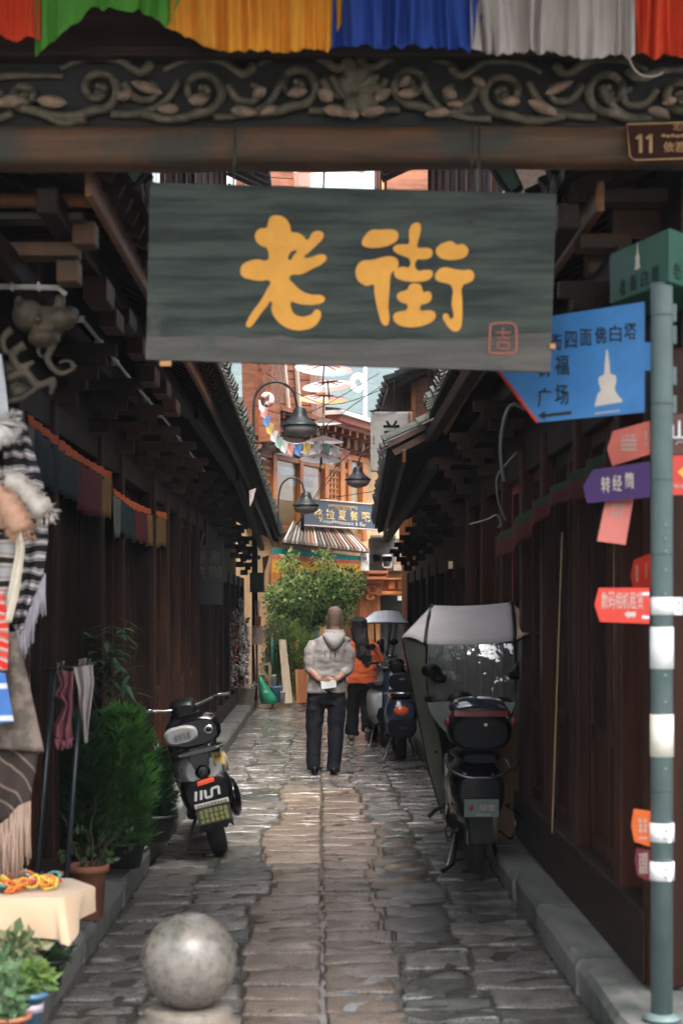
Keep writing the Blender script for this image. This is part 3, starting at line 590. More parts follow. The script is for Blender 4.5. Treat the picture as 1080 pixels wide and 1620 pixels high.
# ---------------------------------------------------------------- house number plaque
plq = thing('number_plaque', P(1050, 224, YG-.015), 'brown number plaque 11 with gold border fixed to the gate beam', 'sign')
PB = plain('plaque_brown', (.035,.013,.009), .8, spec=.1); PG = plain('plaque_gold', (.42,.24,.10), .5)
poly = [(990,196),(1125,192),(1125,250),(1004,254),(996,248)]
MB().prism([P(*p, YG-.02) for p in poly], (0,.015,0)).build('plate', PB, plq)
MB().tube([P(*p, YG-.024) for p in ((1125,192),(991,196),(996,247),(1004,253),(1125,249))], .0035, 6, up=(0,1,0)).build('border', PG, plq)
X_, Z_ = (1,0,0), (0,0,1)
for k in (0,1):
    q = MB(); q.bar(P(1013+k*16,212,YG-.022), P(1013+k*16,241,YG-.022), .012, .003, up=(0,1,0)); q.bar(P(1013+k*16,212.5,YG-.022), P(1006+k*16,219,YG-.022), .010, .003, up=(0,1,0)); q.build('number', PG, plq)
fit_text('lettering', '依若', P(1066,232,YG-.0215), X_, Z_, .085, .042, PG, plq, bold=.015)
fit_text('lettering', '北门', P(1076,200,YG-.0215), X_, Z_, .06, .03, PG, plq, bold=.01)
q = MB()
for k in range(5): q.ell(P(1049+k*7.5, 214+(k % 2), YG-.022), .009, .002, .006)
q.build('small_script', PG, plq)
# floodlights tucked behind the board's upper corners
TEAL = plain('floodlight_glass', (.13,.22,.21), .25)
for k, (pts, lab) in enumerate((([(190,256),(238,256),(212,289)], 'small floodlight under the beam nearer the carved beast head'), ([(777,258),(806,258),(822,292),(808,302)], 'small floodlight under the beam nearer the number plaque'))):
    Y = 6.55; cx = sum(p[0] for p in pts)/len(pts); cy_ = sum(p[1] for p in pts)/len(pts); f = thing('floodlight', P(cx, cy_, Y), lab, 'lamp', 'floodlights under the beam')
    big = [(cx+(x-cx)*1.35, cy_+(y-cy_)*1.3) for x, y in pts]
    MB().prism([P(*p, Y) for p in pts], (0,.004,0)).build('glass', TEAL, f); MB().prism([P(*p, Y+.006) for p in big], (0,.06,0)).build('housing', BLACKP, f)
# ---------------------------------------------------------------- carved beast head under the eave
q = MB(); Y = 6.62
def E(x, y, rx, ry, rz, dy=0): q.ell(P(x, y, Y+dy), rx*Y/F, ry*Y/F, rz*Y/F)
E(75,512,30,38,28); E(45,500,26,34,26); E(98,505,24,30,18,-.02); E(70,535,26,30,14,-.05); E(30,482,9,9,16); E(95,478,10,9,14)
for pts, r in (([(40,545),(20,560),(30,580),(55,572)],9),([(85,545),(75,570),(95,590),(120,582)],7),([(120,582),(108,570),(92,575)],5),([(10,600),(40,590),(60,610),(85,600),(80,625)],9),([(5,635),(35,630),(60,612)],7),([(20,520),(5,535),(8,560)],8),([(70,540),(60,555),(66,566)],5)):
    pp = smooth([(x,y) for x,y in pts],4); q.tube([P(x,y,Y-.05) for x,y in pp], [r*Y/F*(1-.5*i/len(pp)) for i in range(len(pp))], 8, up=(0,1,0))
E(60,505,6,8,6,-.10); E(88,502,6,8,6,-.08); E(30,620,22,20,14); E(15,590,18,20,18)
E(110,498,16,24,15,.1)
bh = blend_part('carved_beast_head', q, mat('carved_beast_wood', (.085,.062,.036), (.026,.021,.014), .6, 14, bump=.3, c3=(.02,.022,.017), s3=10, lo3=.5, hi3=.66), None, .008, 3); tag(bh, 'carved wooden beast head bracket below the white plastic pipe', 'carving')
# ---------------------------------------------------------------- signpost
YP = 6.0
sp = thing('signpost', (P(1046,0,YP).x, YP, .15), 'grey-green signpost with white bands carrying many coloured direction blades', 'signpost')
POLE = mat('grey_green_paint', (.105,.150,.150), (.075,.115,.112), .45, 5, bump=.08, c3=(.30,.33,.33), s3=26, lo3=.68, hi3=.70, spec=.4)
cx = P(1046.5,0,YP).x; rP = .0415
q = MB(); q.lathe([(rP, .15),(rP,2.93),(rP*.98,2.945)], (cx, YP, 0), 28); q.build('pole', POLE, sp)
q = MB(); q.lathe([(rP+.03,.15),(rP+.03,.16),(rP+.002,.175)], (cx, YP, 0), 28); q.build('base_flange', POLE, sp)
BAND = plain('white_band', (.78,.80,.82), .45); BAND2 = plain('cream_band', (.72,.70,.62), .5)
def band(y0, y1, m=BAND, name='white_band', ext=.003):
    z0, z1 = P(0,y1,YP).z, P(0,y0,YP).z; q = MB(); q.lathe([(rP+ext, z0),(rP+ext, z1)], (cx, YP, 0), 28); return q.build(name, m, sp)
band(992,1058); band(1130,1197, BAND2)
for y0, y1 in ((945,973),(1302,1331),(1363,1392)):
    c_ = band(y0, y1, BAND, 'clamp', .005); z0, z1 = P(0,y1,YP).z, P(0,y0,YP).z
    q = MB(); q.box(cx+.012, cx+.024, YP-rP-.012, YP-rP+.004, z0+.002, z1-.002) if y0 > 1000 else q.box(cx+rP-.004, cx+rP+.035, YP-.012, YP-.004, z0, z1); q.build('clamp_lug', BAND, sp)
    for t in (.3,.7): q = MB(); q.ell((cx+.004 if y0 > 1000 else cx+rP+.02, YP-rP-.010 if y0 > 1000 else YP-.014, lerp(z0,z1,t)), .006, .005, .006, 10, 6); q.build('bolt', CHROME, sp)
for y in (500,640,760,878,1000,1252): q = MB(); q.lathe([(rP+.0015, P(0,y,YP).z-.002),(rP+.0015, P(0,y,YP).z+.002)], (cx,YP,0), 24); q.build('seam', plain('seam', (.04,.06,.06), .6), sp)
for y in (832,852,872,902,940,1068,1110,1215): q = MB(); q.ell((cx+.004, YP-rP-.002, P(0,y,YP).z), .006,.004,.005,8,6); q.build('bolt', STEEL, sp)
for y in (495,530,595,640): MB().box(cx+rP-.002, cx+rP+.012, YP-.012, YP+.012, P(0,y+14,YP).z, P(0,y-14,YP).z).build('bracket', POLE, sp)
def blade(pts, Yr, Yl, xr, xl, m, label, thick=.006):
    yf = lambda x: 1/lerp(1/Yl, 1/Yr, (x-xl)/(xr-xl)) if xr != xl else Yr
    q = MB(); poly = [P(x, y, yf(x)) for x, y in pts]; n = (poly[1]-poly[0]).cross(poly[2]-poly[1]).normalized()
    if n.y > 0: n = -n
    q.prism(poly, -n*thick); o = q.build('sign_blade', m, sp); child_label(o, label)
    f = lambda x, y: P(x, y, yf(x)) ; f.n = n
    return o, f
def face(f, x, y):                                   # axes and centre on a blade
    ux = (f(x+10,y)-f(x-10,y)).normalized(); ux = ux-f.n*ux.dot(f.n); uz = (Vector((0,0,1))-f.n*f.n.z).normalized(); return f(x,y), ux, uz
SALM = plain('salmon_plastic', (.62,.155,.115), .5); PURP = plain('purple_plastic', (.050,.017,.110), .5); RED = plain('red_plastic', (.55,.035,.018), .45); ORNG = plain('orange_plastic', (.62,.12,.02), .5); MAR = plain('maroon_plastic', (.13,.018,.025), .5); BROW = plain('brown_plastic', (.075,.018,.013), .5); BLUE = plain('blue_plastic', (.045,.205,.50), .5); GREEN = plain('green_plastic', (.012,.090,.055), .5)
INK = plain('black_ink', (.012,.014,.018), .6); PALE = plain('pale_print', (.52,.43,.38), .6); CREAM = plain('cream_print', (.62,.55,.44), .6); YEL = plain('yellow_print', (.75,.38,.05), .6)
b, f = blade([(1019,477),(1019,541),(1029,541),(1029,586),(1019,586),(1019,652),(850,668),(788,588),(790,512)], 6.04, 6.42, 1019, 788, BLUE, 'large blue arrow panel with white stupa picture')
MB().tube([f(789,588), f(850,668)], .007, 6).build('red_edge', RED, b)
for i, ch in enumerate('街四面佛白塔'):
    x = 880+i*23.4; y = 541-i*3.5; c, ux, uz = face(f, x, y); fit_text('lettering', ch, c, ux, uz, .050, .066, INK, b, bold=.006, lift=.001)
for ch, x, y in (('祈',861,580),('福',889,577),('广',861,629),('场',889,624)): c, ux, uz = face(f, x, y); fit_text('lettering', ch, c, ux, uz, .060, .080, INK, b, bold=.006, lift=.001)
def on(f, pts, lift=.003): return [f(x, y)+f.n*lift for x, y in pts]
q = MB(); q.prism(on(f, [(851,658),(862,650),(862,655),(904,650),(904,655),(862,660),(862,664)]), -f.n*.002); q.build('arrow', INK, b)
q = MB(); q.prism(on(f, [(941,640),(946,622),(951,618),(947,605),(947,597),(956,592),(957,575),(959,553),(961,553),(964,575),(965,591),(974,594),(975,603),(972,616),(978,626),(984,632),(984,636),(941,643)]), -f.n*.002); q.build('stupa_picture', plain('stupa_white', (.60,.55,.48), .6), b)
q = MB(); q.prism(on(f, [(941,653),(980,648),(980,651),(941,656)]), -f.n*.002); q.build('stupa_base', plain('stupa_grey', (.4,.42,.45), .6), b)
b, f = blade([(969,682),(1027,666),(1027,718.6),(968,737),(960,710)], 6.02, 6.2, 1027, 960, SALM, 'salmon arrow blade above the purple one')
c, ux, uz = face(f, 995, 700); glyph_marks('small_print', c, ux, uz, .085, .075, 6, 1, PALE, b, 3); c, ux, uz = face(f, 1022, 692); glyph_marks('small_print', c, ux, uz, .018, .06, 1, 3, PALE, b, 4)
b, f = blade([(937,743),(1028,730),(1028,786.6),(928,796),(922,769)], 6.0, 6.2, 1028, 922, PURP, 'purple arrow blade with three white characters')
for ch, x, y in (('转',958,767),('经',976,764),('筒',995.5,760)): c, ux, uz = face(f, x, y); fit_text('lettering', ch, c, ux, uz, .040, .062, CREAM, b, bold=.006, lift=.001)
b, f = blade([(957,793),(1001,788),(988.5,862),(944,856)], 6.12, 6.2, 1001, 944, plain('pink_plastic', (.68,.20,.165), .5), 'tilted pink card hanging below the purple blade')
for ch_, (x,y) in (('a',(978,800)),('b',(975,813))): c, ux, uz = face(f, x, y); glyph_marks('small_print', c, ux, uz, .055, .024, 3, 1, PALE, b, ord(ch_))
b, f = blade([(1002,886),(1027,876),(1027,930),(1001,930),(997,912)], 6.06, 6.3, 1027, 997, RED, 'short red blade half hidden behind the pole')
c, ux, uz = face(f, 1008, 908); glyph_marks('small_print', c, ux, uz, .024, .065, 2, 3, PALE, b, 9); c, ux, uz = face(f, 1023, 902); glyph_marks('small_print', c, ux, uz, .015, .06, 1, 4, PALE, b, 10)
b, f = blade([(947,930),(1027,930),(1027,987),(949,984),(940,957)], 5.98, 6.0, 1027, 940, RED, 'bright red arrow blade with rental wording')
for i, ch in enumerate('数码相机租赁'): c, ux, uz = face(f, 956+i*11.2, 950); fit_text('lettering', ch, c, ux, uz, .024, .064, PALE, b, bold=.0, lift=.001)
q = MB(); q.prism(on(f, [(987,972),(994,966),(994,969),(1005,968),(1005,976),(994,976),(994,979)]), -f.n*.002); q.build('arrow', PALE, b)
for y in (940,977): q = MB(); q.tube([P(1015,y,5.985), P(1026,y,5.985)], .008, 8); q.build('clamp_pin', BAND, b)
b, f = blade([(1058,657),(1110,650),(1110,718),(1058,718)], 5.99, 5.99, 1110, 1058, BROW, 'dark brown blade at the pole with a white mountain character')
fit_text('lettering', '山', P(1074,681,5.988), X_, Z_, .060, .075, plain('white_ink', (.6,.6,.66), .6), b, bold=.02)
q = MB(); q.tube([P(x, y, 5.985) for x, y in smooth([(1068,704),(1073,699),(1080,700),(1088,705)],4)], .002, 6, up=(0,1,0)); q.build('small_script', PALE, b)
b, f = blade([(1060,721),(1110,718),(1110,783),(1060,783)], 5.99, 5.99, 1110, 1060, RED, 'red blade with a yellow arrow below the brown one')
q = MB(); q.prism([P(x, y, 5.986) for x, y in ((1071,747),(1082,737),(1082,743),(1096,743),(1096,752),(1082,752),(1082,757))], (0,.003,0)); q.build('arrow', YEL, b)
c, ux, uz = P(1082,769,5.989), Vector(X_), Vector(Z_); glyph_marks('small_print', c, ux, uz, .085, .016, 8, 1, PALE, b, 12)
b, f = blade([(1002,1280),(1028,1284),(1028,1340),(1003,1332),(998,1306)], 6.0, 6.06, 1028, 998, ORNG, 'small orange blade low on the pole')
c, ux, uz = face(f, 1017, 1306); glyph_marks('small_print', c, ux, uz, .046, .056, 2, 3, PALE, b, 13); c, ux, uz = face(f, 1017, 1326); glyph_marks('small_print', c, ux, uz, .04, .014, 3, 1, PALE, b, 14)
b, f = blade([(1006,1342),(1028,1346),(1028,1396),(1008,1386),(1003,1362)], 6.0, 6.06, 1028, 1003, MAR, 'small maroon blade below the orange one')
c, ux, uz = face(f, 1018, 1366); glyph_marks('small_print', c, ux, uz, .044, .08, 3, 5, PALE, b, 15)
# green lantern-like box sign on top
a0, a1 = P(1058,359,5.93), P(964,384,6.38); z0, z1 = P(0,446,5.93).z, a0.z; n_ = Vector((a1.y-a0.y, -(a1.x-a0.x), 0)); n_ = Vector((-(a1.y-a0.y), a1.x-a0.x, 0)).normalized()
r0 = P(1150,385,6.3)
q = MB(); base = [Vector((a1.x,a1.y,z0)), Vector((a0.x,a0.y,z0)), Vector((r0.x,r0.y,z0)), Vector((r0.x-.25,r0.y+.35,z0))]
q.hexa(base, [p+Vector((0,0,z1-z0)) for p in base]); bx = q.build('sign_box', GREEN, sp, bevel=.006); child_label(bx, 'green box sign with white stupa on top of the pole')
ux = (Vector((a0.x,a0.y,0))-Vector((a1.x,a1.y,0))).normalized(); nn = ux.cross(Vector((0,0,1)))
def gb(px_, z): t = (px_-964)/94.0; Y = 6.38*5.93/lerp(5.93, 6.38, t) ; t2_ = ((px_-508)*a1.y/F-a1.x)/((a0.x-a1.x)-(px_-508)/F*(a0.y-a1.y)); return Vector((lerp(a1.x,a0.x,t2_), lerp(a1.y,a0.y,t2_), z))+nn*.002
zc = lambda t: lerp(z0, z1, t)
DKG = plain('dark_green_print', (.006,.028,.020), .6)
for i, ch in enumerate('老街白塔'): fit_text('lettering', ch, gb(984+i*17.5, zc(.25)), ux, (0,0,1), .050, .062, DKG, bx, bold=.006)
c_ = gb(1009, zc(.62)); s_ = .0025
q = MB(); q.prism([c_+ux*x*s_+Vector((0,0,y*s_))+nn*.002 for x, y in ((-8,-12),(-5,0),(-6,8),(-2,11),(-1,18),(0,28),(1,18),(2,11),(6,8),(5,0),(8,-12))], -nn*.003); q.build('stupa_picture', plain('stupa_cream', (.66,.62,.5), .6), bx)
u2 = (Vector((r0.x,r0.y,0))-Vector((a0.x,a0.y,0))).normalized(); fit_text('lettering', '老', Vector((a0.x,a0.y,zc(.25)))+u2*.06+u2.cross(Vector((0,0,1)))*.002, u2, (0,0,1), .06, .06, DKG, bx, bold=.015)
# ---------------------------------------------------------------- stone ball bollard
bol = thing('stone_bollard', (P(299,0,6.2).x, 6.2, 0), 'round granite ball bollard on a low stone base', 'bollard')
GRAN = mat('polished_granite', (.165,.145,.128), (.085,.078,.070), .34, 26, bump=.06, bscale=90, rough2=.24, c3=(.045,.055,.042), s3=4, lo3=.52, hi3=.72, spec=.5)
bx_ = bol.location.x; r_ = .188; zc_ = P(0,1521,6.2).z
q = MB(); q.lathe([(max(.004, r_*math.sin(t*math.pi/20)), zc_-r_*math.cos(t*math.pi/20)) for t in range(21)], (bx_,6.2,0), 36); q.build('ball', GRAN, bol)
q = MB(); q.lathe([(.20,-.02),(.205,.05),(.20,.09),(.17,.105),(.172,.13),(.16,.145),(.12,.15)], (bx_,6.2,0), 36); q.build('base', mat('base_granite', (.17,.145,.12), (.10,.088,.075), .6, 20, bump=.2, spec=.3), bol)
# ---------------------------------------------------------------- far end of the lane
KF, C0 = .4247, -14.0                                # facade of the restaurant: X - KF*Y = C0, turning away to the right
FN = Vector((.920,-.391,0)); FD = Vector((.391,.920,0))
def FP(px_, py, t=0.0):
    Y = (C0+1.0865*t)/((px_-VX)/F-KF); return P(px_, py, Y)
def FZ(px_, z, t=0.0):
    Y = (C0+1.0865*t)/((px_-VX)/F-KF); return Vector(((px_-VX)*Y/F, Y, z))
def fbox(x0, x1, z0, z1, t0=0.0, t1=.06):
    a, b = FZ(x0, z0, 0), FZ(x1, z0, 0); q = MB(); dz = Vector((0,0,z1-z0))
    base = [a+FN*t0, b+FN*t0, b+FN*t1, a+FN*t1][::-1]
    return q.hexa(base, [p+dz for p in base])
def fq(pts, t0=0.0, th=.02):                          # slab on the facade from pixel corners
    q = MB(); q.prism([FP(x, y, 0)+FN*t0 for x, y in pts], -FN*th); return q
OW = mat('orange_timber', (.56,.20,.050), (.34,.12,.035), .5, 3, (4,4,.6), .2, 10, rnd=.18, c3=(.16,.07,.03), s3=5, lo3=.58, hi3=.75)
OWX = mat('orange_timber_cross', (.55,.20,.050), (.34,.12,.035), .5, 3, (.6,.6,5), .2, 10, rnd=.18)
RB = mat('red_brown_boards', (.30,.098,.042), (.14,.048,.022), .6, 3, (.8,.8,5), .25, 10, rnd=.25)
CARVF = mat('carved_brown', (.24,.09,.045), (.07,.03,.018), .6, 14, bump=.5, rnd=.2)
BEIGE = mat('beige_plaster', (.48,.31,.16), (.35,.22,.11), .8, 3, bump=.2)
rest = thing('restaurant_house', FZ(470,0), 'orange timber restaurant with lattice windows and carved eave at the lane end', 'building')
fbox(380, 655, 0, 5.3, -.5, -.05).build('wall', BEIGE, rest)
for x0, x1 in ((424,430),(466.5,472),(506.5,513),(531,538),(543,549),(392,397),(566,572)): fbox(x0, x1, 3.2, 5.0, 0, .12).build('post', OW, rest, bevel=.01)
for z0, z1, t in ((4.62,4.72,.10),(4.93,5.05,.13),(3.22,3.34,.10)): fbox(392, 575, z0, z1, -.02, t).build('rail', OWX, rest, bevel=.01)
PANE = {'y': plain('yellow_curtain', (.82,.60,.22), .7), 'b': plain('pale_blue_patch', (.72,.80,.85), .6), 'p': plain('pink_curtain', (.72,.42,.34), .7), 'c': mat('cream_blind', (.72,.50,.24), (.58,.40,.19), .75, 10, (1,1,6)), 'g': plain('grey_curtain', (.40,.42,.42), .6)}
for k, (x0, x1, z0, z1, key) in enumerate(((397,424,3.34,4.62,'c'),(430,466.5,3.34,4.62,'c'),(472,506.5,3.34,4.62,'c'),(513,531,3.34,4.0,'g'),(549,566,3.34,4.62,'c'),(397,424,4.72,4.93,'y'),(430,466.5,4.72,4.93,'p'),(472,506.5,4.72,4.93,'g'),(513,531,4.72,4.93,'c'),(549,566,4.72,4.93,'g'))):
    o = fbox(x0+.3, x1-.3, z0+.004, z1-.004, -.03, .005).build('window_blind', PANE[key], rest)
    g_ = fbox(x0+.3, x1-.3, z0+.004, z1-.004, .03, .036).build('window_pane', glassy('far_glass', (.9,.9,.9), .03, .05) if k == 0 else bpy.data.materials['far_glass'], rest)
for pts, key in (([(431,734),(440,734),(441,755),(432,757)],'y'),([(440,737),(466,742),(466,752),(442,750)],'b'),([(456,760),(466,760),(466,770),(456,768)],'b'),([(473,742),(506,748),(506,778),(490,772),(474,770)],'p'),([(473,752),(494,756),(496,774),(476,772)],'b'),([(431,775),(465,780),(465,830),(431,828)],'c'),([(476,748),(505,752),(505,756),(476,752)],'g')): fq(pts, .012, .008).build('window_patch', PANE[key], rest)  # coloured patches set against the window blinds
def lattice(x0, x1, z0, z1):
    fr = fbox(x0, x1, z0, z1, .02, .03).build('lattice_back', PANE['c'], rest)
    for k in range(4): x = lerp(x0, x1, k/3); fbox(x-.45, x+.45, z0, z1, .035, .07).build('lattice_bar', OW, fr)
    for k in range(6): z = lerp(z0, z1, k/5); fbox(x0, x1, z-.018, z+.018, .036, .065).build('lattice_bar', OWX, fr)
lattice(514, 530, 4.02, 4.60); lattice(412, 423, 3.9, 4.55); lattice(539, 543, 3.4, 4.6)
# eave: carved scrolls, block brackets, roof
for k in range(16):
    x = 400+k*12; fbox(x, x+5, 5.08, 5.3, .1, .42).build('bracket', CARVF, rest, bevel=.015); fbox(x+1, x+4, 5.3, 5.42, .1, .62).build('bracket', RB, rest, bevel=.01)
fbox(395, 592, 5.06, 5.2, -.05, .12).build('frieze', CARVF, rest); fbox(395, 592, 5.42, 5.5, .0, .68).build('soffit', RB, rest)
fbox(482, 596, 5.50, 5.63, .5, .78).build('fascia', plain('brick_red', (.32,.10,.065), .7), rest); fbox(480, 598, 5.632, 5.72, .4, .86).build('roof_edge', plain('pale_tin', (.62,.60,.58), .5), rest)
q = MB(); a, b = FZ(480,5.70), FZ(598,5.70); q.hexa([a+FN*.8, b+FN*.8, b-FN*2.5+Vector((0,0,.5)), a-FN*2.5+Vector((0,0,.5))], [a+FN*.8+Vector((0,0,.05)), b+FN*.8+Vector((0,0,.05)), b-FN*2.5+Vector((0,0,.55)), a-FN*2.5+Vector((0,0,.55))]); q.build('roof', TILE, rest)
for (cx_, cy_, r) in ((404,703,9),(424,699,10),(446,706,9),(462,708,9),(475,712,6)):
    q = MB(); pts = [FP(cx_+r*(1-.8*k/24)*math.cos(k*.42), cy_+.9*r*(1-.8*k/24)*math.sin(k*.42), .35) for k in range(25)]; q.tube(pts, [.035-.0008*k for k in range(25)], 6, up=tuple(FN)); q.build('carved_scroll', CARVF, rest)
fq([(396,686),(470,697),(482,716),(396,716)], .25, .1).build('carved_panel', CARVF, rest)
# ground floor
fq([(424,905),(572,912),(572,905),(424,897)], .35, .1).build('beam', OWX, rest)
for x in (428, 452, 556): fbox(x, x+4, 0, 2.6, .0, .2).build('post', OW, rest, bevel=.01)
fbox(432, 556, 0.0, 2.5, -.04, .02).build('shop_wall', mat('amber_boards', (.50,.24,.07), (.3,.13,.04), .6, 3, (5,5,.5), .2), rest)
# tall clapboard wing
wing = thing('clapboard_wing', FZ(432,5.8,.4), 'red brown clapboard upper wing rising over the restaurant eave', 'building')
fq([(380,690),(470,690),(461,240),(366,240)], .32, .25).build('wall', RB, wing)
rg = random.Random(12)
for k in range(34):
    y = 686-k*13.2; d = (690-y)/450
    fq([(388-22*d,y-9),(467-9*d,y-4),(467-9*d,y-15.5),(388-22*d,y-20.5)], .36+.02*rg.random(), .03).build('clapboard', RB, wing)
TRIM = plain('pale_trim', (.50,.40,.33), .7)
for x0, y0, x1, y1 in ((405,575,410,610),(417,575,428,690),(435,560,443,662),(352,262,358,300),(378,262,384,300)): fq([(x0,y0),(x0+3.2,y0),(x1+3.2,y1),(x1,y1)], .44, .05).build('trim_strip', TRIM, wing)
for x0, x1, y0, y1 in ((464,475,590,618),(470,480,619,662),(466,470,560,690),(437,456,240,300)): fq([(x0,y0),(x1,y0),(x1,y1),(x0,y1)], .48, .4).build('corner_post', plain('pinkish_board', (.30,.185,.15), .7), wing)
fq([(384,575),(404,575),(404,640),(384,640)], .6, .3).build('balcony', CARVF, wing); fq([(384,640),(396,640),(396,700),(384,700)], .62, .3).build('balcony_frame', RB, wing)
# far house on the other side, upper floors
rh = thing('upper_timber_house', (1.5, 25.2, 0), 'brown timber house with jagged dark eave behind the low tiled roof', 'building')
MB().box(1.5, 4, 25.2, 29.5, 0, 6.9).build('wall', RB, rh); MB().box(1.02, 4, 25.6, 29.5, 6.9, 10.6).build('upper_wall', RB, rh)
for k in range(9): MB().box(.98, 1.06, 25.6+k*.43, 25.68+k*.43, 6.9, 10.6).build('stud', OW if k % 3 == 0 else REDWOOD, rh)
for k in range(4): MB().box(1.44, 1.53, 25.25+k*1.3, 25.37+k*1.3, 2.9, 6.9).build('post', OW, rh)
for z in (3.6,4.4,6.0): MB().box(1.46,1.54,25.2,29.5,z,z+.1).build('rail', RB, rh)
q = MB(); q.hexa([(1.05,24.9,5.15),(2.2,24.9,5.65),(2.2,29.6,5.65),(1.05,29.6,5.15)], [(1.05,24.9,5.25),(2.2,24.9,5.75),(2.2,29.6,5.75),(1.05,29.6,5.25)]); q.build('eave', WOODY, rh)
for k in range(20):
    o = put('eave_tile', TILE_ME, rh); o.location = Vector((1.02+.04*(k % 3), 24.95+k*.235, 5.27))-Vector(rh.location); o.rotation_euler = (0, -math.atan(.43), 0); o.scale = (1.2, 1.6, 1.6)
q = MB()
for k in range(5): q.tube([(1.2,25+k*.2,4.6),(1.2,25+k*.2,5.1)], .02, 6)
q.box(1.15,1.25,24.95,26,4.55,4.62); q.box(1.15,1.25,24.95,26,4.95,5.02); pass
# shop under the restaurant's far corner
YS = 33.5
shop = thing('carved_shopfront', P(610,1010,YS), 'orange carved shopfront with a dark doorway behind the rain canopy', 'building')
def sbox(x0, x1, y0, y1, d0, d1, nm, m, bev=.01):
    a, b = P(x0,y1,YS), P(x1,y0,YS); return MB().box(a.x, b.x, YS-d1, YS-d0, a.z, b.z).build(nm, m, shop, bevel=bev)
AMB = mat('amber_timber', (.55,.25,.07), (.38,.16,.045), .5, 4, (5,5,.6), .15); RO = mat('red_orange_timber', (.42,.12,.04), (.26,.075,.03), .5, 4, (5,5,.6), .15)
sbox(540,700,890,1130,-.4,-.3,'wall',BEIGE,0); sbox(556,568,908,1130,-.05,.1,'pilaster',AMB); sbox(568.2,579.5,922,1130,0,.22,'post',RO); sbox(582,601,943,1130,0,.06,'door_leaf',AMB)
for x in (588,594.5): sbox(x,x+.6,945,1130,.061,.075,'door_joint',RO,0)
for y0,y1,x0,x1,d in ((904,909,574,612,.5),(909.4,913,578,612,.36),(913.4,918,576,609,.5),(918.4,922,573,604,.4),(936,941,600,652,.3),(915,918,608,652,.2)): sbox(x0,x1,y0,y1,0,d,'beam',RO if x0 < 600 else OWX)
sbox(606,652,918.3,935.8,-.05,.08,'frieze_board',RO,0)
for x0,x1 in ((613.5,624),(629,638),(642,650)): sbox(x0,x1,919.5,932,.081,.14,'frieze_panel',AMB)
for (cx_,cy_,r) in ((588,932,9),(598,936,6),(584,944,6)):
    q = MB(); q.tube([P(cx_+r*(1-.8*k/20)*math.cos(k*.45), cy_+r*(1-.8*k/20)*math.sin(k*.45), YS-.3) for k in range(21)], [.045-.0015*k for k in range(21)], 6, up=(0,1,0)); q.build('carved_scroll', RO, shop)
sbox(580,603,923,943,0,.12,'carved_bracket',RO); sbox(601.5,655,941.5,1130,-.3,-.28,'doorway',DARK,0); sbox(629.5,636,943,950,-.27,-.26,'notice',WHITEP,0)
sbox(640,652,880,935,.3,.6,'dark_post',WOOD)
# small flat-roofed annexe above the shop
ann = thing('concrete_annexe', P(610,900,YS+.3), 'stained grey concrete annexe with white vent hood above the shopfront', 'building')
def abox(x0, x1, y0, y1, d0, d1, nm, m, bev=0):
    a, b = P(x0,y1,YS), P(x1,y0,YS); return MB().box(a.x, b.x, YS-d1, YS-d0, a.z, b.z).build(nm, m, ann, bevel=bev)
CONC = mat('stained_concrete', (.20,.19,.17), (.075,.08,.068), .85, 2.5, bump=.3)
abox(583,660,852,903.5,-.35,-.1,'wall',CONC); abox(600,660,820,851,-.5,-.2,'upper_wall',mat('ochre_plaster',(.62,.45,.22),(.5,.42,.33),.8,2)); abox(585,625,848,852,-.1,.5,'roof_slab',plain('slab_grey',(.16,.16,.155),.8),.01)
abox(590,601,877,888,-.098,-.05,'window',BLACKP); q = MB(); c_ = P(612,884,YS-.25); q.lathe([(.09,-.22),(.105,-.05),(.11,.02),(.10,.04),(.02,.05)], c_, 16, 'z'); abox(604,619,880,889,.02,.24,'vent_mouth',BLACKP)
q = MB(); q.hexa([P(603,880,YS-.3),P(620,880,YS-.3),P(620,880,YS+.1),P(603,880,YS+.1)],[P(606,877,YS-.25),P(617,877,YS-.25),P(617,877,YS+.1),P(606,877,YS+.1)]); q.build('vent_hood', WHITEP, ann, bevel=.02)
for x0,x1,y0,y1,m in ((604,606,881,899,WHITEP),(617,619,881,899,WHITEP),(604,619,897,899,WHITEP),(622,640,893,903,plain('pale_stone',(.5,.4,.33),.8)),(624,634,880,892,plain('tan_stone',(.42,.25,.13),.8))): abox(x0,x1,y0,y1,.0,.2,'vent_frame',m)
mt = thing('meter_box', P(577,903,YS-.6), 'white electric meter box at the end of the fringed awning', 'meter box')
a, b = P(570,903.5,32.9), P(583,875.5,32.9); MB().box(a.x,b.x,32.8,32.98,a.z,b.z).build('cabinet', WHITEP, mt, bevel=.01); a, b = P(574.5,886.5,32.79), P(580,880.5,32.79); MB().box(a.x,b.x,32.785,32.798,a.z,b.z).build('meter_window', plain('meter_grey',(.2,.22,.24),.3), mt); a, b = P(580,892,32.79), P(581.5,889,32.79); MB().box(a.x,b.x,32.78,32.798,a.z,b.z).build('latch', STEEL, mt)
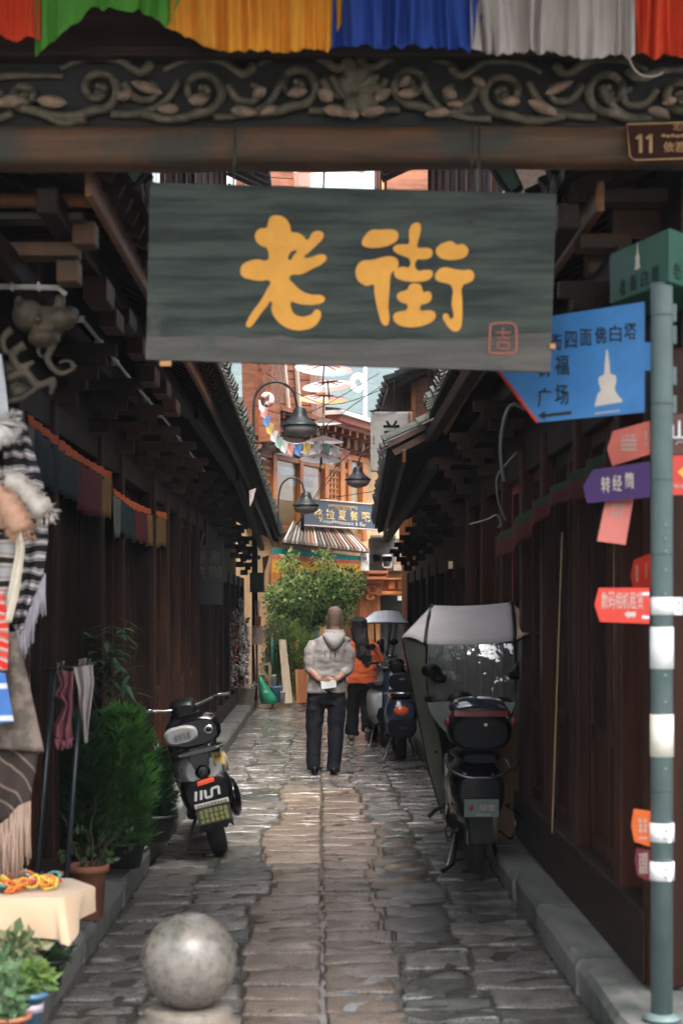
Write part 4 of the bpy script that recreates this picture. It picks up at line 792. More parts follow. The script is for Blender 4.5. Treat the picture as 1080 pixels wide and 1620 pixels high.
# corrugated tin awning
aw = thing('tin_awning', FP(515,860,.6), 'sloping corrugated tin awning streaked brown and grey over the fringe', 'awning')
TINS = [plain('tin_grey',(.34,.31,.28),.55,metal=.3), plain('tin_brown',(.14,.095,.07),.7), plain('tin_rust',(.27,.135,.08),.7), plain('tin_pale',(.52,.48,.44),.5), plain('tin_dark',(.06,.05,.045),.7)]
n = 44; rg = random.Random(5)
for k in range(n):
    u0, u1 = k/n, (k+.92)/n; T = lambda u: FP(lerp(461,546,u), lerp(829,835.5,u), .15); B = lambda u: FP(lerp(446,584,u), lerp(858,873.5,u), .95)
    h_ = .035*(k % 2); up = Vector((0,0,.02+h_)); q = MB(); q.hexa([T(u0),T(u1),B(u1),B(u0)],[T(u0)+up,T(u1)+up,B(u1)+up,B(u0)+up]); q.build('tin_rib', TINS[(k % 2)*0+rg.choice((0,2,3,1) if k % 2 else (1,4,4,2))], aw)
q = MB(); q.tube([FP(446,859,.9), FP(584,874.5,.9)], .03, 6); q.build('eave_rail', TINS[4], aw)
fv = thing('rainbow_fringe', FP(503,885,.8), 'pleated fringe of teal, coral and yellow cloth below the tin awning', 'valance')
for nm, m, f0, f1, amp, lab in (('fringe_band', cloth('teal_cloth',(.02,.26,.24)),0,.30,.02,'teal band'),('fringe_band', cloth('coral_cloth',(.66,.20,.13)),.28,.52,.03,'coral band'),('fringe_band', cloth('gold_cloth',(.92,.58,.07)),.48,1.0,.05,'yellow pleats')):
    def f(u, v): x = lerp(431,570,u); t = lerp(f0,f1,v); y0 = lerp(866,880,u); y = y0+lerp(40,26,u)*t; return FP(x, y+1.0*math.sin(u*260)*v, .8+f0*.03+amp*.5*math.sin(u*330+1.4*math.sin(u*37)))
    q = MB(); q.grid(f, 480, 4); child_label(q.build(nm, m, fv), lab)
# restaurant sign
rs_ = thing('restaurant_sign', FP(542,812,.5), 'grey-blue restaurant signboard with gold characters and latin line', 'sign')
sgn_ = MB().prism([FP(x,y,.5) for x,y in ((481,789),(603,799),(604,839),(481,831))], -FN*.08).build('board', mat('sign_blue',(.040,.055,.085),(.028,.038,.062),.5,5,bump=.1), rs_)
GP = plain('gold_print',(.70,.50,.20),.5)
for i, ch in enumerate('格拉夏餐吧'): c = FP(503.5+i*18.8, 812.5+i*1.4, .506); fit_text('lettering', ch, c, FD, Z_, .46, .20, GP, rs_, bold=.002)
PGP = plain('pale_gold_print',(.6,.56,.46),.5)
for wd, x, w_, h_ in (('Kasjai',516,.66,.09),('restaurant',543,1.15,.065),('&',564,.14,.075),('Bar',574,.36,.08)): fit_text('lettering', wd, FP(x,825.3+(x-518)*.08,.506), FD, Z_, w_, h_, PGP, rs_)
q = MB(); rg = random.Random(3)
for k in range(15):
    c = FP(520+k*3.1, 799.2+k*.25, .51); q.bar(c-FD*.03, c+FD*.03, .01, .016, up=FN); q.bar(c+FD*rg.uniform(-.02,.02)+Vector((0,0,.02)), c+FD*rg.uniform(-.02,.02)-Vector((0,0,rg.uniform(.03,.075))), .012, .014, up=FN)
q.build('script_line', GP, rs_)
for p0, p1 in (((481,789),(603,799)),((481,831),(604,839))): MB().tube([FP(*p0,.51), FP(*p1,.51)], .018, 6).build('frame_rail', TRIM, rs_)
MB().tube([FP(479,805,.52), FP(479,842,.52)], .03, 6).build('frame_post', BLACKP, rs_)
# hanging banner
bn = thing('cloth_banner', P(616,650,24.4), 'tall white cloth banner with brushed black characters hung above the lane', 'banner')
def f(u, v): return P(lerp(586,652,u)+1.2*math.sin(v*5)*u, lerp(651,746,v)+2*math.sin(u*3)*v, 24.4+.05*math.sin(u*5+v*2))
q = MB(); q.grid(f, 16, 20); q.build('cloth', plain('banner_white',(.66,.62,.57),.8), bn, solid=.004)
fit_text('lettering', '兰', P(619,680,24.32), X_, Z_, .27, .30, INK, bn, bold=.03); fit_text('lettering', '昭', P(618,718,24.32), X_, Z_, .27, .27, INK, bn, bold=.03)
glyph_marks('small_print', P(646.5,668,24.32), X_, Z_, .05, .34, 1, 5, plain('red_ink',(.55,.08,.06),.6), bn, 21); glyph_marks('small_print', P(591,696,24.32), X_, Z_, .04, .14, 1, 3, INK, bn, 22)
MB().tube([P(584,650,24.4), P(654,650,24.4)], .012, 6).build('rod', WOOD, bn); MB().tube([P(623,600,24.4), P(623,651,24.4)], .006, 5).build('cord', WIRE, bn)
# gooseneck street lamps
LAMPG = plain('lamp_grey_enamel',(.022,.028,.031),.45); BOWL = mat('frosted_bowl',(.42,.39,.35),(.35,.32,.29),.4,8)
def lamp(cx_, cyt, wpx, arc, Y, label):
    t = thing('street_lamp', P(cx_, cyt, Y), label, 'street lamp', 'gooseneck street lamps'); k = wpx/60.0; c = P(cx_, cyt, Y); s_ = Y/F*k
    q = MB(); q.lathe([(r*s_, -z*s_) for r, z in ((3,-6),(9,-4),(11,0),(12,6),(14,10),(26,20),(30,23),(30,25),(24,25))], c, 24); q.build('shade', LAMPG, t)
    q = MB(); q.lathe([(r*s_, -z*s_) for r, z in ((27,25.5),(26,32),(20,38),(8,42),(1,43))], c, 24); q.build('bowl', BOWL, t)
    q = MB(); q.tube([P(x,y,Y) for x,y in smooth(arc,6)], 2.0*s_, 8, up=(0,1,0)); q.build('arm', LAMPG, t); return t
lamp(474,650,60,[(402,692),(401,650),(404,625),(416,610),(434,604),(452,608),(465,622),(470,645)],21,'dark bell lamp on a tall gooseneck in front of the clapboard wing')
lamp(484,782,44,[(440,832),(440,795),(444,770),(454,758),(466,756),(477,764),(482,780)],25,'smaller bell lamp on a gooseneck beside the restaurant sign')
lamp(566,742,42,[(567,742),(568,728),(574,716),(584,708),(600,704),(625,704)],26,'bell lamp reaching out below the white banner')
# hanging paper parasols
PAR = {'blue': (.45,.55,.85), 'pink': (.85,.50,.45), 'orange': (.88,.55,.26), 'white': (.78,.74,.74), 'red': (.80,.22,.18)}
def paper(c):
    m = bpy.data.materials.get('paper_'+c)
    if m: return m
    m = mat('paper_'+c, PAR[c], tuple(v*.8 for v in PAR[c]), .7, 6); N = m.node_tree.nodes; L = m.node_tree.links; tr = N.new('ShaderNodeBsdfTranslucent'); tr.inputs[0].default_value = (*PAR[c], 1)
    mx = N.new('ShaderNodeMixShader'); mx.inputs[0].default_value = .65; L.new(N['Principled BSDF'].outputs[0], mx.inputs[1]); L.new(tr.outputs[0], mx.inputs[2]); L.new(mx.outputs[0], N['Material Output'].inputs[0]); return m
def parasol(x, y, wpx, Y, c1, c2, label, tilt=(0,0), depth=.16, thin=False):
    t = thing('paper_parasol', P(x,y,Y), label, 'parasol', 'hanging paper parasols'); r = wpx/2*Y/F; nseg = 16; ap = Vector((0,0,r*depth*1.5))
    m1, m2 = paper(c1), paper(c2)
    q = MB(); rs = []
    for rr, zz in ((.04,1.0),(.35,.72),(.7,.38),(1,0)): rs.append([Vector((r*rr*math.cos(2*math.pi*k/nseg), r*rr*math.sin(2*math.pi*k/nseg), ap.z*zz)) for k in range(nseg)])
    for i in range(3):
        for k in range(nseg):
            k2 = (k+1) % nseg; q.add([rs[i][k],rs[i][k2],rs[i+1][k2],rs[i+1][k]], [(0,1,2,3)], 1 if (i == 1 or k % 5 == 0) else 0)
    rot = Matrix.Rotation(R(tilt[0]),3,'X') @ Matrix.Rotation(R(tilt[1]),3,'Y')
    def fin(q, nm, m, **kw):
        q.v = [rot @ p+Vector(t.location) for p in q.v]; return q.build(nm, m, t, **kw)
    fin(q, 'canopy', [m1, m2], solid=0)
    for k in range(8): a = 2*math.pi*k/8; q = MB(); q.tube([Vector((0,0,ap.z*.75)), Vector((r*.55*math.cos(a), r*.55*math.sin(a), ap.z*.42))], .008, 5); fin(q, 'rib', WOOD)
    q = MB(); q.tube([Vector((0,0,ap.z*1.15)), Vector((0,0,-r*.55))], .012, 6); fin(q, 'stick', WOOD)
    q = MB(); q.lathe([(.02,-.03),(.035,0),(.02,.03)], (0,0,ap.z*.72), 10); fin(q, 'hub', BLACKP); return t
parasol(513,266,130,20,'white','red','large red and white parasol overhead just under the gate beam',(4,3))
parasol(512,584,92,26,'blue','pink','blue and pink parasol, highest of the hanging string',(-5,4))
parasol(519,611,84,27.5,'pink','white','pale pink parasol, second of the hanging string',(-4,-5))
parasol(512,632,78,28,'orange','pink','orange parasol, third of the hanging string',(-3,2))
for k, (x,y,wp) in enumerate(((512,671,58),(511,700,66),(509,716,70),(507,728,68))): parasol(x,y,wp,28.4,'white','white',('small white parasol right below the orange one','white parasol in the middle of the lower string','wide white parasol last but one on the string','wide white parasol lowest on the string')[k],(3-2*k,2*k-3),.22)
q = MB(); q.tube([P(513,560,27), P(511,640,28.2), P(509,730,28.4)], .008, 5); tag(q.build('parasol_cord', plain('white_cord',(.7,.7,.7),.6)), 'thin cord from which the paper parasols hang', 'cord')
# bunting
bt = thing('flag_bunting', P(425,640,24), 'string of small coloured flags swagged below the clapboard wing', 'bunting')
pts = smooth([(414,632),(420,655),(432,680),(448,697),(470,702),(500,698),(530,706),(556,716)],4); q = MB(); q.tube([P(x,y,24+i*.12) for i,(x,y) in enumerate(pts)], .008, 5); q.build('cord', plain('bunting_cord',(.6,.58,.55),.6), bt)
fc = [(.62,.60,.58),(.62,.28,.25),(.10,.25,.55),(.62,.42,.12),(.60,.58,.56),(.25,.40,.35)]; fm = [plain('flag_cloth',c,.8) for c in fc]
for i in range(0, len(pts)-1, 2):
    x,y = pts[i]; Y = 24+i*.12; q = MB(); q.add([P(x-5,y,Y), P(x+8,y+2,Y+.05), P(x+4,y+21,Y+.08), P(x-4,y+16,Y-.03)], [(0,1,2,3)]); q.build('flag', fm[(i//2) % 6], bt, solid=.004)
q = MB(); c = P(423,632,23.5); 
for k in range(10): a = k*.63; q.ell(c+Vector((.05*math.cos(a)*1.3,.04*math.sin(a*2),.075*math.sin(a))), .05,.03,.045,8,5)
tag(blend_part('cloth_rosette', q, plain('rosette_pink',(.60,.38,.35),.8), None, .012, 2), 'pink and white cloth rosette beside the bell lamp arm', 'decoration')
# overhead wires and white utility pole
up_ = thing('utility_pole', P(578,690,44), 'white utility pole with cable loops beyond the restaurant roof', 'pole')
q = MB(); a, b = P(575,700,44), P(580,560,44); q.box(a.x,b.x,43.9,44.1,0,b.z); q.build('mast', plain('pole_white',(.72,.72,.72),.6), up_)
q = MB()
for k in range(7): c = P(566,605,43.8); r_ = .10+.02*k; q.tube([c+Vector((r_*math.cos(t*.5+k), 0, r_*1.2*math.sin(t*.5+k))) for t in range(12)], .012, 5, up=(0,1,0))
q.build('cable_loop', plain('pale_cable',(.62,.64,.66),.5), up_)
wl_lab = ['wire sagging from the clapboard wing up past the white pole','topmost wire slung between the clapboard wing and the jagged eave','wire rising from the sign corner to the banner foot','level wire passing behind the smaller bell lamp','wire climbing from the lower parasols past the white pole','steep wire dropping to the tin awning']
for (p0, p1, p2) in (((400,640),(480,655),(600,590)),((420,590),(520,640),(640,600)),((470,830),(530,740),(600,680)),((440,790),(480,793),(600,776)),((480,700),(560,640),(640,585)),((455,850),(490,800),(540,735))):
    q = MB(); Y0 = 25; q.tube([P(x,y,Y0+3*i/12) for i,(x,y) in enumerate(smooth([p0,p1,p2],6))], .007, 5, up=(0,1,0)); o = tag(q.build('overhead_wire', BLACKP), wl_lab.pop(0), 'wire', 'overhead wires')
# ---------------------------------------------------------------- wooded mountainside
def mz(x, y): return max(-4, 95*math.exp(-((y-620)/230)**2)*(1+.35*math.sin(x*.006+1))+10*noise.noise(Vector((x*.012,y*.012,0)))+5*noise.noise(Vector((x*.04,y*.04,3)))-8)
q = MB(); q.grid(lambda u, v: Vector((lerp(-700,700,u), lerp(250,1100,v), mz(lerp(-700,700,u), lerp(250,1100,v)))), 110, 80)
struct(q.build('mountain', mat('forest_slope', (.07,.105,.085), (.03,.055,.05), .9, .06, bump=.9, bscale=.35, world=True, c3=(.12,.12,.09), s3=.03, lo3=.6, hi3=.7, bdist=6)))

# air: pale haze that only tells over the distance to the mountain
hz = MB(); hz.box(-760, 760, -30, 1180, -6, 260)
hm = bpy.data.materials.new('pale_air'); hm.use_nodes = True; t_ = hm.node_tree; t_.nodes.remove(t_.nodes['Principled BSDF']); pvn = t_.nodes.new('ShaderNodeVolumePrincipled')
pvn.inputs['Color'].default_value = (.72,.84,1,1); pvn.inputs['Density'].default_value = .0005; pvn.inputs['Anisotropy'].default_value = .2; t_.links.new(pvn.outputs[0], t_.nodes['Material Output'].inputs['Volume'])
HAZE = hz.build('haze', hm); HAZE['kind'] = 'stuff'; HAZE['label'] = 'pale blue valley haze in front of the mountain'; HAZE['category'] = 'haze'
# ---------------------------------------------------------------- vegetation
def leaf_mat(name, c1, c2, rough=.45):
    m = mat(name, c1, c2, rough, 2.2, spec=.35, lo=.4, hi=.6)
    N = m.node_tree.nodes; L = m.node_tree.links; b = N['Principled BSDF']; tr = N.new('ShaderNodeBsdfTranslucent'); tr.inputs[0].default_value = (*[min(1, v*1.6) for v in c1], 1)
    mx = N.new('ShaderNodeMixShader'); mx.inputs[0].default_value = .38; L.new(b.outputs[0], mx.inputs[1]); L.new(tr.outputs[0], mx.inputs[2]); L.new(mx.outputs[0], N['Material Output'].inputs[0]); return m
def leaves(mb, blobs, n, ll, lw, rg, droop=.3, shell=.75, mats=1):
    vols = [b[3]*b[4]*b[5] for b in blobs]; tot = sum(vols)
    for (x, y, z, rx, ry, rz), v in zip(blobs, vols):
        for _ in range(int(n*v/tot)+1):
            d = Vector((rg.gauss(0,1), rg.gauss(0,1), rg.gauss(0,1))).normalized(); r = rg.random()**.4*(1 if rg.random() < .85 else 1.14)
            cl = noise.noise(Vector((x+d.x*r*3, y+d.y*3*r, z+d.z*r*3))*1.7)
            if cl < -.10 and rg.random() < .88: continue
            p = Vector((x+d.x*rx*r, y+d.y*ry*r, z+d.z*rz*r)); a = (d+Vector((rg.gauss(0,.6), rg.gauss(0,.6), rg.gauss(0,.6)-droop))).normalized(); u = a.cross(Vector((rg.gauss(0,1), rg.gauss(0,1), rg.gauss(0,1)))).normalized()
            l, w_ = ll*rg.uniform(.7,1.3), lw*rg.uniform(.7,1.3); nrm = a.cross(u)*l*.12
            mb.add([p, p+a*l*.5+u*w_/2+nrm, p+a*l, p+a*l*.5-u*w_/2+nrm], [(0,1,2,3)], rg.randrange(mats), False)
BARK = mat('bark', (.10,.075,.05), (.04,.03,.022), .85, 10, (3,3,.6), .4)
def limb(mb, a, b, r0, r1, rg, n=6, wob=.06):
    a, b = Vector(a), Vector(b); pts = [a.lerp(b, i/n)+Vector((rg.gauss(0,wob), rg.gauss(0,wob), 0))*(0 < i < n) for i in range(n+1)]
    mb.tube(pts, [lerp(r0, r1, i/n) for i in range(n+1)], 7)
rg = random.Random(31); YT = 28.6
tree = thing('leafy_tree', P(485,1112,YT), 'bushy green tree in front of the restaurant doorway', 'tree')
def bl(x, y, rx, ry, Y=YT, d=1.0): c = P(x,y,Y); s_ = Y/F; return (c.x, c.y, c.z, rx*s_, (rx+ry)/2*s_*d, ry*s_)
q = MB(); limb(q, P(485,1112,YT), P(490,985,YT), .07, .05, rg)
for x, y in ((455,895),(512,885),(548,925),(440,945),(500,920),(470,960),(530,960)): limb(q, P(489,1000,YT), P(x,y,YT+rg.uniform(-.4,.4)), .035, .01, rg)
q.build('trunk', BARK, tree)
q = MB(); leaves(q, [bl(495,944,66,32),(bl(458,893,17,22)),bl(512,885,18,18),bl(548,925,30,28),bl(448,945,30,26),bl(470,975,44,28),bl(525,965,36,26),bl(500,918,40,16)], 9000, .10, .045, rg, mats=3)
q.build('crown', [leaf_mat('leaf_mid',(.24,.36,.10),(.12,.22,.08)), leaf_mat('leaf_pale',(.50,.58,.22),(.30,.40,.15)), leaf_mat('leaf_deep',(.05,.11,.045),(.03,.065,.032))], tree)
for k, (x, base, blobs, lab, cols_) in enumerate(((440,1105,[(438,1010,22,30),(432,1060,18,40),(445,1035,18,34)],'dark leafy shrub between the green pole and the leaning plank',((.05,.11,.035),(.10,.17,.05))),(470,1108,[(470,1020,22,34),(478,1060,20,40),(462,1070,16,34),(490,1030,18,30)],'bright yellow-green shrub behind the leaning plank',((.12,.21,.035),(.20,.27,.05))))):
    t = thing('garden_shrub', P(x,base,28.0), lab, 'shrub', 'shrubs under the tree'); q = MB()
    for _ in range(5): limb(q, P(x+rg.uniform(-4,4),base,28.0), P(x+rg.uniform(-14,14),base-rg.uniform(50,90),28.0+rg.uniform(-.2,.2)), .015, .005, rg, wob=.03)
    q.build('stem', BARK, t); q = MB(); leaves(q, [bl(a,b,c,d,28.0) for a,b,c,d in blobs], 4500, .06, .028, rg, mats=2); q.build('foliage', [leaf_mat('shrub_leaf',c,tuple(v*.5 for v in c)) for c in cols_], t)
q = MB(); q.grid(lambda u, v: P(lerp(468,506,u), lerp(985,1015,v), 29.6+.05*math.sin(u*9)), 12, 6); tag(q.build('blue_sheet', plain('pale_blue_sheet',(.40,.62,.70),.6), solid=.005), 'pale blue sheet showing through below the tree crown', 'sheet')
# potted conifers
POTB = plain('black_pot',(.014,.014,.014),.5); SOIL = plain('soil',(.03,.022,.016),.9); TERRA = mat('terracotta',(.26,.095,.05),(.17,.065,.038),.75,6)
def pot(parent, c, r0, r1, h, m, rim=.012):
    q = MB(); q.lathe([(r0,0),(r1-.01,h*.86),(r1+rim,h*.87),(r1+rim,h),(r1-.01,h),(r1-.015,h*.9),(.01,h*.88)], c, 24); o = q.build('pot', m, parent); q = MB(); q.lathe([(r1-.02,h*.88),(.01,h*.93)], c, 18); q.build('soil', SOIL, parent); return o
def conifer(x, base, Y, topy, rpx, label, seed, cols_):
    rg = random.Random(seed); t = thing('potted_conifer', P(x,base,Y), label, 'potted plant', 'potted conifers'); c = Vector(t.location); s_ = Y/F; ph = 42*s_
    pot(t, c, 26*s_, 36*s_, ph, POTB); q = MB(); limb(q, c+Vector((0,0,ph*.8)), P(x,topy+20,Y), .018, .006, rg, wob=.005); q.build('stem', BARK, t)
    q = MB(); z0, z1 = c.z+ph*.55, P(x,topy,Y).z
    for _ in range(1500):
        tt = rg.random()**.8; z = lerp(z0, z1, tt); rr = rpx*s_*(math.sin(math.pi*min(1,(.10+.84*tt)))**.55)*(1-.12*tt)*(1+.22*noise.noise(Vector((tt*4,seed,0))))*(.75+.5*rg.random()**2*.6)
        a = rg.uniform(0, 6.283); p = Vector((c.x, c.y, z)); d = Vector((math.cos(a), math.sin(a), .55+.5*tt)).normalized(); base_ = p+Vector((math.cos(a), math.sin(a), 0))*rr*rg.uniform(.45,.95)
        side = d.cross(Vector((rg.gauss(0,.4),rg.gauss(0,.4),1))).normalized(); mi = 0 if rg.random() < .55 else 1
        for k in range(4):                                   # a flat fan of fine sprays
            b_ = base_+side*rg.uniform(-.02,.02)-d*rg.uniform(0,.03); dd = (d+side*(k-1.5)*.34+Vector((rg.gauss(0,.12),rg.gauss(0,.12),rg.gauss(0,.12)))).normalized(); l = rg.uniform(.045,.095); w_ = .0055
            n_ = dd.cross(side).normalized()
            q.add([b_-side*w_*.5, b_+side*w_*.5, b_+dd*l*.6+side*w_*1.1, b_+dd*l, b_+dd*l*.6-side*w_*1.1], [(0,1,2,3,4)], mi)
    q.build('foliage', [leaf_mat('conifer_a%d' % seed, cols_[0], tuple(v*.45 for v in cols_[0])), leaf_mat('conifer_b%d' % seed, cols_[1], tuple(v*.5 for v in cols_[1]))], t); return t
conifer(196, 1372, 9.35, 1122, 70, 'bright green potted conifer on the kerb behind the terracotta pot', 3, ((.06,.17,.04),(.12,.29,.06)))
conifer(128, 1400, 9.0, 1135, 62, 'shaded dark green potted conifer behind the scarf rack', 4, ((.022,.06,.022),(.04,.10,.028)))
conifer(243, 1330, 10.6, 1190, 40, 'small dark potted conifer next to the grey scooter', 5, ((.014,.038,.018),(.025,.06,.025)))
tp = thing('terracotta_pot_plant', P(140,1452,8.0), 'terracotta flowerpot with sparse stems behind the cloth table', 'potted plant'); c = Vector(tp.location); pot(tp, c, .072, .098, .27, TERRA, .008)
q = MB(); rg = random.Random(8)
for k in range(7): a = rg.uniform(0,6.28); limb(q, c+Vector((.03*math.cos(a),.03*math.sin(a),.24)), c+Vector((.13*math.cos(a),.1*math.sin(a),rg.uniform(.33,.6))), .004, .002, rg, wob=.01)
q.build('stem', BARK, tp); q = MB(); leaves(q, [(c.x-.01,c.y,c.z+.36,.13,.1,.10),(c.x+.09,c.y,c.z+.27,.05,.04,.03)], 60, .05, .03, rg); q.build('foliage', leaf_mat('pot_leaf',(.05,.09,.03),(.03,.05,.02)), tp)
# tall dark plant with lance leaves
lp = thing('lance_leaf_plant', P(165,1380,10.2), 'tall plant with long pointed leaves in front of the dark wall', 'potted plant'); c = Vector(lp.location); pot(lp, c, .1, .14, .25, POTB)
rg = random.Random(17); q = MB(); tops = []
for k in range(6): e = P(rg.uniform(110,205), rg.uniform(960,1080), 10.2+rg.uniform(-.15,.15)); limb(q, c+Vector((rg.uniform(-.04,.04),0,.2)), e, .008, .004, rg, 8, .02); tops.append(e)
q.build('stem', BARK, lp); q = MB()
def lance(q, p, d, l, w_):
    d = d.normalized(); s_ = d.cross(Vector((0,0,1))).normalized(); up_ = s_.cross(d); pts = []
    for i in range(5): t = i/4; pts.append((p+d*l*t-Vector((0,0,l*.35*t*t)), w_*math.sin(math.pi*min(.98,max(.04,t*.9+.08)))))
    vs = [c_+s_*h for c_, h in pts]+[c_-s_*h for c_, h in pts[::-1]]; n = len(pts); q.add(vs, [(i, i+1, 2*n-2-i, 2*n-1-i) for i in range(n-1)], 0, True)
for e in tops+[P(195,1060,9.9), P(205,1075,9.9), P(160,1000,10.1), P(185,985,10.1), P(140,1035,10.1), P(170,1040,10)]:
    for k in range(9): a = rg.uniform(0,6.28); lance(q, e+Vector((0,0,rg.uniform(-.15,.04))), Vector((math.cos(a),math.sin(a)*.6-.2,rg.uniform(-.2,.5))), rg.uniform(.14,.22), rg.uniform(.014,.02))
q.build('foliage', leaf_mat('lance_leaf',(.045,.10,.05),(.02,.05,.028)), lp)
# leafy pots at the table foot
def leafy(name, x, y, Y, pots, blobs, n, ll, lw, cols_, lab, seed):
    rg = random.Random(seed); t = thing(name, P(x,y,Y), lab, 'potted plant', 'flowerpots at the table foot'); q = MB(); s_ = Y/F
    if pots:
        c = Vector(t.location); m, r0, r1, h, bandm = pots; pot(t, c, r0, r1, h, m)
        if bandm: q2 = MB(); f = .45; ra = lerp(r0, r1, f)+.001; rb = lerp(r0, r1, f+.24)+.001; q2.lathe([(ra,h*f),(rb,h*(f+.24))], c, 24); q2.build('pot_band', bandm, t)
    for _ in range(8): bb = rg.choice(blobs); limb(q, P(x,y-20,Y), P(bb[0],bb[1],Y), .004, .002, rg, 5, .015)
    q.build('stem', leaf_mat('stem_green%d' % seed,(.09,.12,.05),(.05,.07,.03)), t); q = MB()
    leaves(q, [bl(a,b,c_,d_,Y) for a,b,c_,d_ in blobs], n, ll, lw, rg, .1, mats=len(cols_)); q.build('foliage', [leaf_mat('pot_leaf%d_%d' % (seed,i),c_,tuple(v*.55 for v in c_)) for i,c_ in enumerate(cols_)], t); return t
leafy('flowerpot', 46, 1626, 5.75, (plain('blue_glaze',(.045,.12,.20),.35), .045, .058, .13, plain('grey_band',(.30,.26,.30),.5)), [(46,1545,24,22),(30,1555,16,16),(64,1550,18,18)], 420, .045, .018, ((.16,.24,.06),(.10,.19,.06)), 'blue flowerpot with grey band and yellow-green leaves', 41)
leafy('flowerpot', 14, 1650, 5.65, (TERRA,.05,.07,.1,None), [(10,1580,24,40),(20,1610,20,18),(6,1530,18,26)], 330, .05, .034, ((.10,.19,.09),(.16,.25,.13)), 'pale green round-leaved plant at the picture corner', 42)
leafy('flowerpot', 78, 1560, 6.7, (POTB,.05,.07,.12,None), [(82,1515,26,16),(60,1500,20,18),(100,1505,18,10)], 420, .04, .012, ((.05,.13,.05),(.08,.18,.05)), 'feathery green plant below the tablecloth corner', 43)
leafy('flowerpot', 20, 1560, 6.1, (POTB,.06,.08,.1,None), [(18,1500,26,22),(45,1500,16,18)], 160, .06, .045, ((.13,.20,.09),(.27,.27,.15)), 'pale mottled round-leaved plant under the table edge', 44)
# ---------------------------------------------------------------- scooters
def wheel(parent, y, r, w_, rim=None, x=0):
    q = MB(); prof = [(r*.62,-w_*.36),(r*.8,-w_*.5),(r*.95,-w_*.42),(r,-w_*.15),(r,w_*.15),(r*.95,w_*.42),(r*.8,w_*.5),(r*.62,w_*.36)]
    wl = thing_part('wheel', parent); rs = []
    q.lathe(prof, (x,y,r), 28, 'x'); q.build('tyre', RUBBER, wl)
    q = MB(); q.lathe([(r*.60,-w_*.3),(r*.60,w_*.3)], (x,y,r), 24, 'x'); q.lathe([(r*.2,-w_*.45),(r*.2,w_*.45)], (x,y,r), 14, 'x')
    q.build('rim', rim or STEEL, wl); return wl
def thing_part(name, parent):
    me = MB(); me.box(-.001,.001,-.001,.001,.10,.102); return me.build(name, BLACKP, parent)
def shell(name, secs, m, parent, n=20, pw=2.6, sub=0, pick=None):
    """lofted body: secs = (y, z_bottom, z_top, half width bottom, half width top)"""
    rs = []
    for y, zb, zt, wb, wt in secs:
        ring = []; zc_ = (zb+zt)/2; hz_ = (zt-zb)/2
        for k in range(n):
            a = 2*math.pi*k/n; c_, s_ = math.cos(a), math.sin(a); cc = math.copysign(abs(c_)**(2/pw), c_); ss = math.copysign(abs(s_)**(2/pw), s_)
            ring.append(Vector((lerp(wb, wt, (ss+1)/2)*cc, y, zc_+hz_*ss)))
        rs.append(ring)
    q = MB(); q.rings(rs, True, True, 0, True); return q.build(name, m, parent, sub=sub)
def scooter(label, body, dark, seat_m, group='parked scooters', mirrors=True, front_m=None, grips=.33, stand='centre'):
    t = thing('scooter', (0,0,0), label, 'scooter', group)
    wheel(t, 0, .225, .115); wheel(t, 1.22, .225, .10)
    shell('body', [(-.30,.50,.66,.09,.10),(-.26,.40,.72,.12,.14),(-.12,.33,.75,.14,.17),(.15,.28,.76,.15,.18),(.38,.24,.74,.15,.16),(.48,.24,.62,.13,.13)], body, t)
    shell('seat', [(-.32,.735,.79,.10,.10),(-.22,.735,.82,.15,.14),(.10,.74,.81,.16,.15),(.36,.73,.78,.14,.13),(.50,.70,.74,.08,.07)], seat_m, t)
    shell('floorboard', [(.40,.22,.30,.14,.15),(.60,.20,.27,.15,.16),(.86,.22,.29,.14,.15)], dark, t)
    shell('rear_fender', [(-.30,.28,.52,.07,.09),(-.20,.30,.52,.09,.10),(.0,.42,.55,.10,.11),(.2,.3,.5,.09,.1)], dark, t)
    shell('leg_shield', [(.80,.26,.34,.14,.15),(.88,.28,.70,.15,.20),(.96,.45,.96,.14,.19),(1.02,.66,1.02,.10,.15),(1.06,.78,.98,.07,.10)], front_m or body, t)
    shell('front_fender', [(1.00,.30,.44,.06,.05),(1.14,.40,.50,.07,.06),(1.32,.38,.48,.07,.06),(1.44,.26,.36,.06,.05)], front_m or body, t)
    for s in (-1,1): q = MB(); q.tube([(s*.07,1.22,.225),(s*.06,1.10,.60)], .018, 8); q.build('fork', STEEL, t)
    shell('headset', [(.90,.98,1.06,.06,.06),(.98,.96,1.12,.10,.10),(1.08,.95,1.10,.10,.09),(1.14,.98,1.06,.05,.05)], dark, t)
    q = MB(); q.tube(smooth([(-grips,.86,1.07),(-.22,.90,1.07),(-.1,.96,1.04),(.1,.96,1.04),(.22,.90,1.07),(grips,.86,1.07)],4), .011, 8); q.build('handlebar', STEEL, t)
    for s in (-1,1):
        q = MB(); q.tube([(s*grips,.86,1.07),(s*(grips-.11),.895,1.07)], .018, 10); q.build('grip', RUBBER, t)
        q = MB(); q.tube([(s*(grips-.10),.90,1.085),(s*(grips+.02),.97,1.075)], .006, 6); q.build('brake_lever', CHROME, t)
        if mirrors:
            q = MB(); q.tube(smooth([(s*.19,.92,1.07),(s*.22,.93,1.16),(s*.28,.92,1.23)],4), .006, 6); mm = q.build('mirror', BLACKP, t); q = MB(); q.ell((s*.31,.91,1.26), .062, .015, .042); q.build('mirror_head', BLACKP, mm)
    if stand == 'centre':
        for s in (-1,1): q = MB(); q.tube([(s*.10,.16,.26),(s*.17,.06,.03),(s*.20,.02,.015)], .012, 8); q.build('stand_leg', STEEL, t)
    else: q = MB(); q.tube([(-.10,.30,.26),(-.24,.18,.015),(-.28,.17,.01)], .012, 8); q.build('side_stand', STEEL, t)
    return t
def finish(t, loc, yaw=0, lean=0): t.location = loc; t.rotation_euler = (0, lean, yaw)
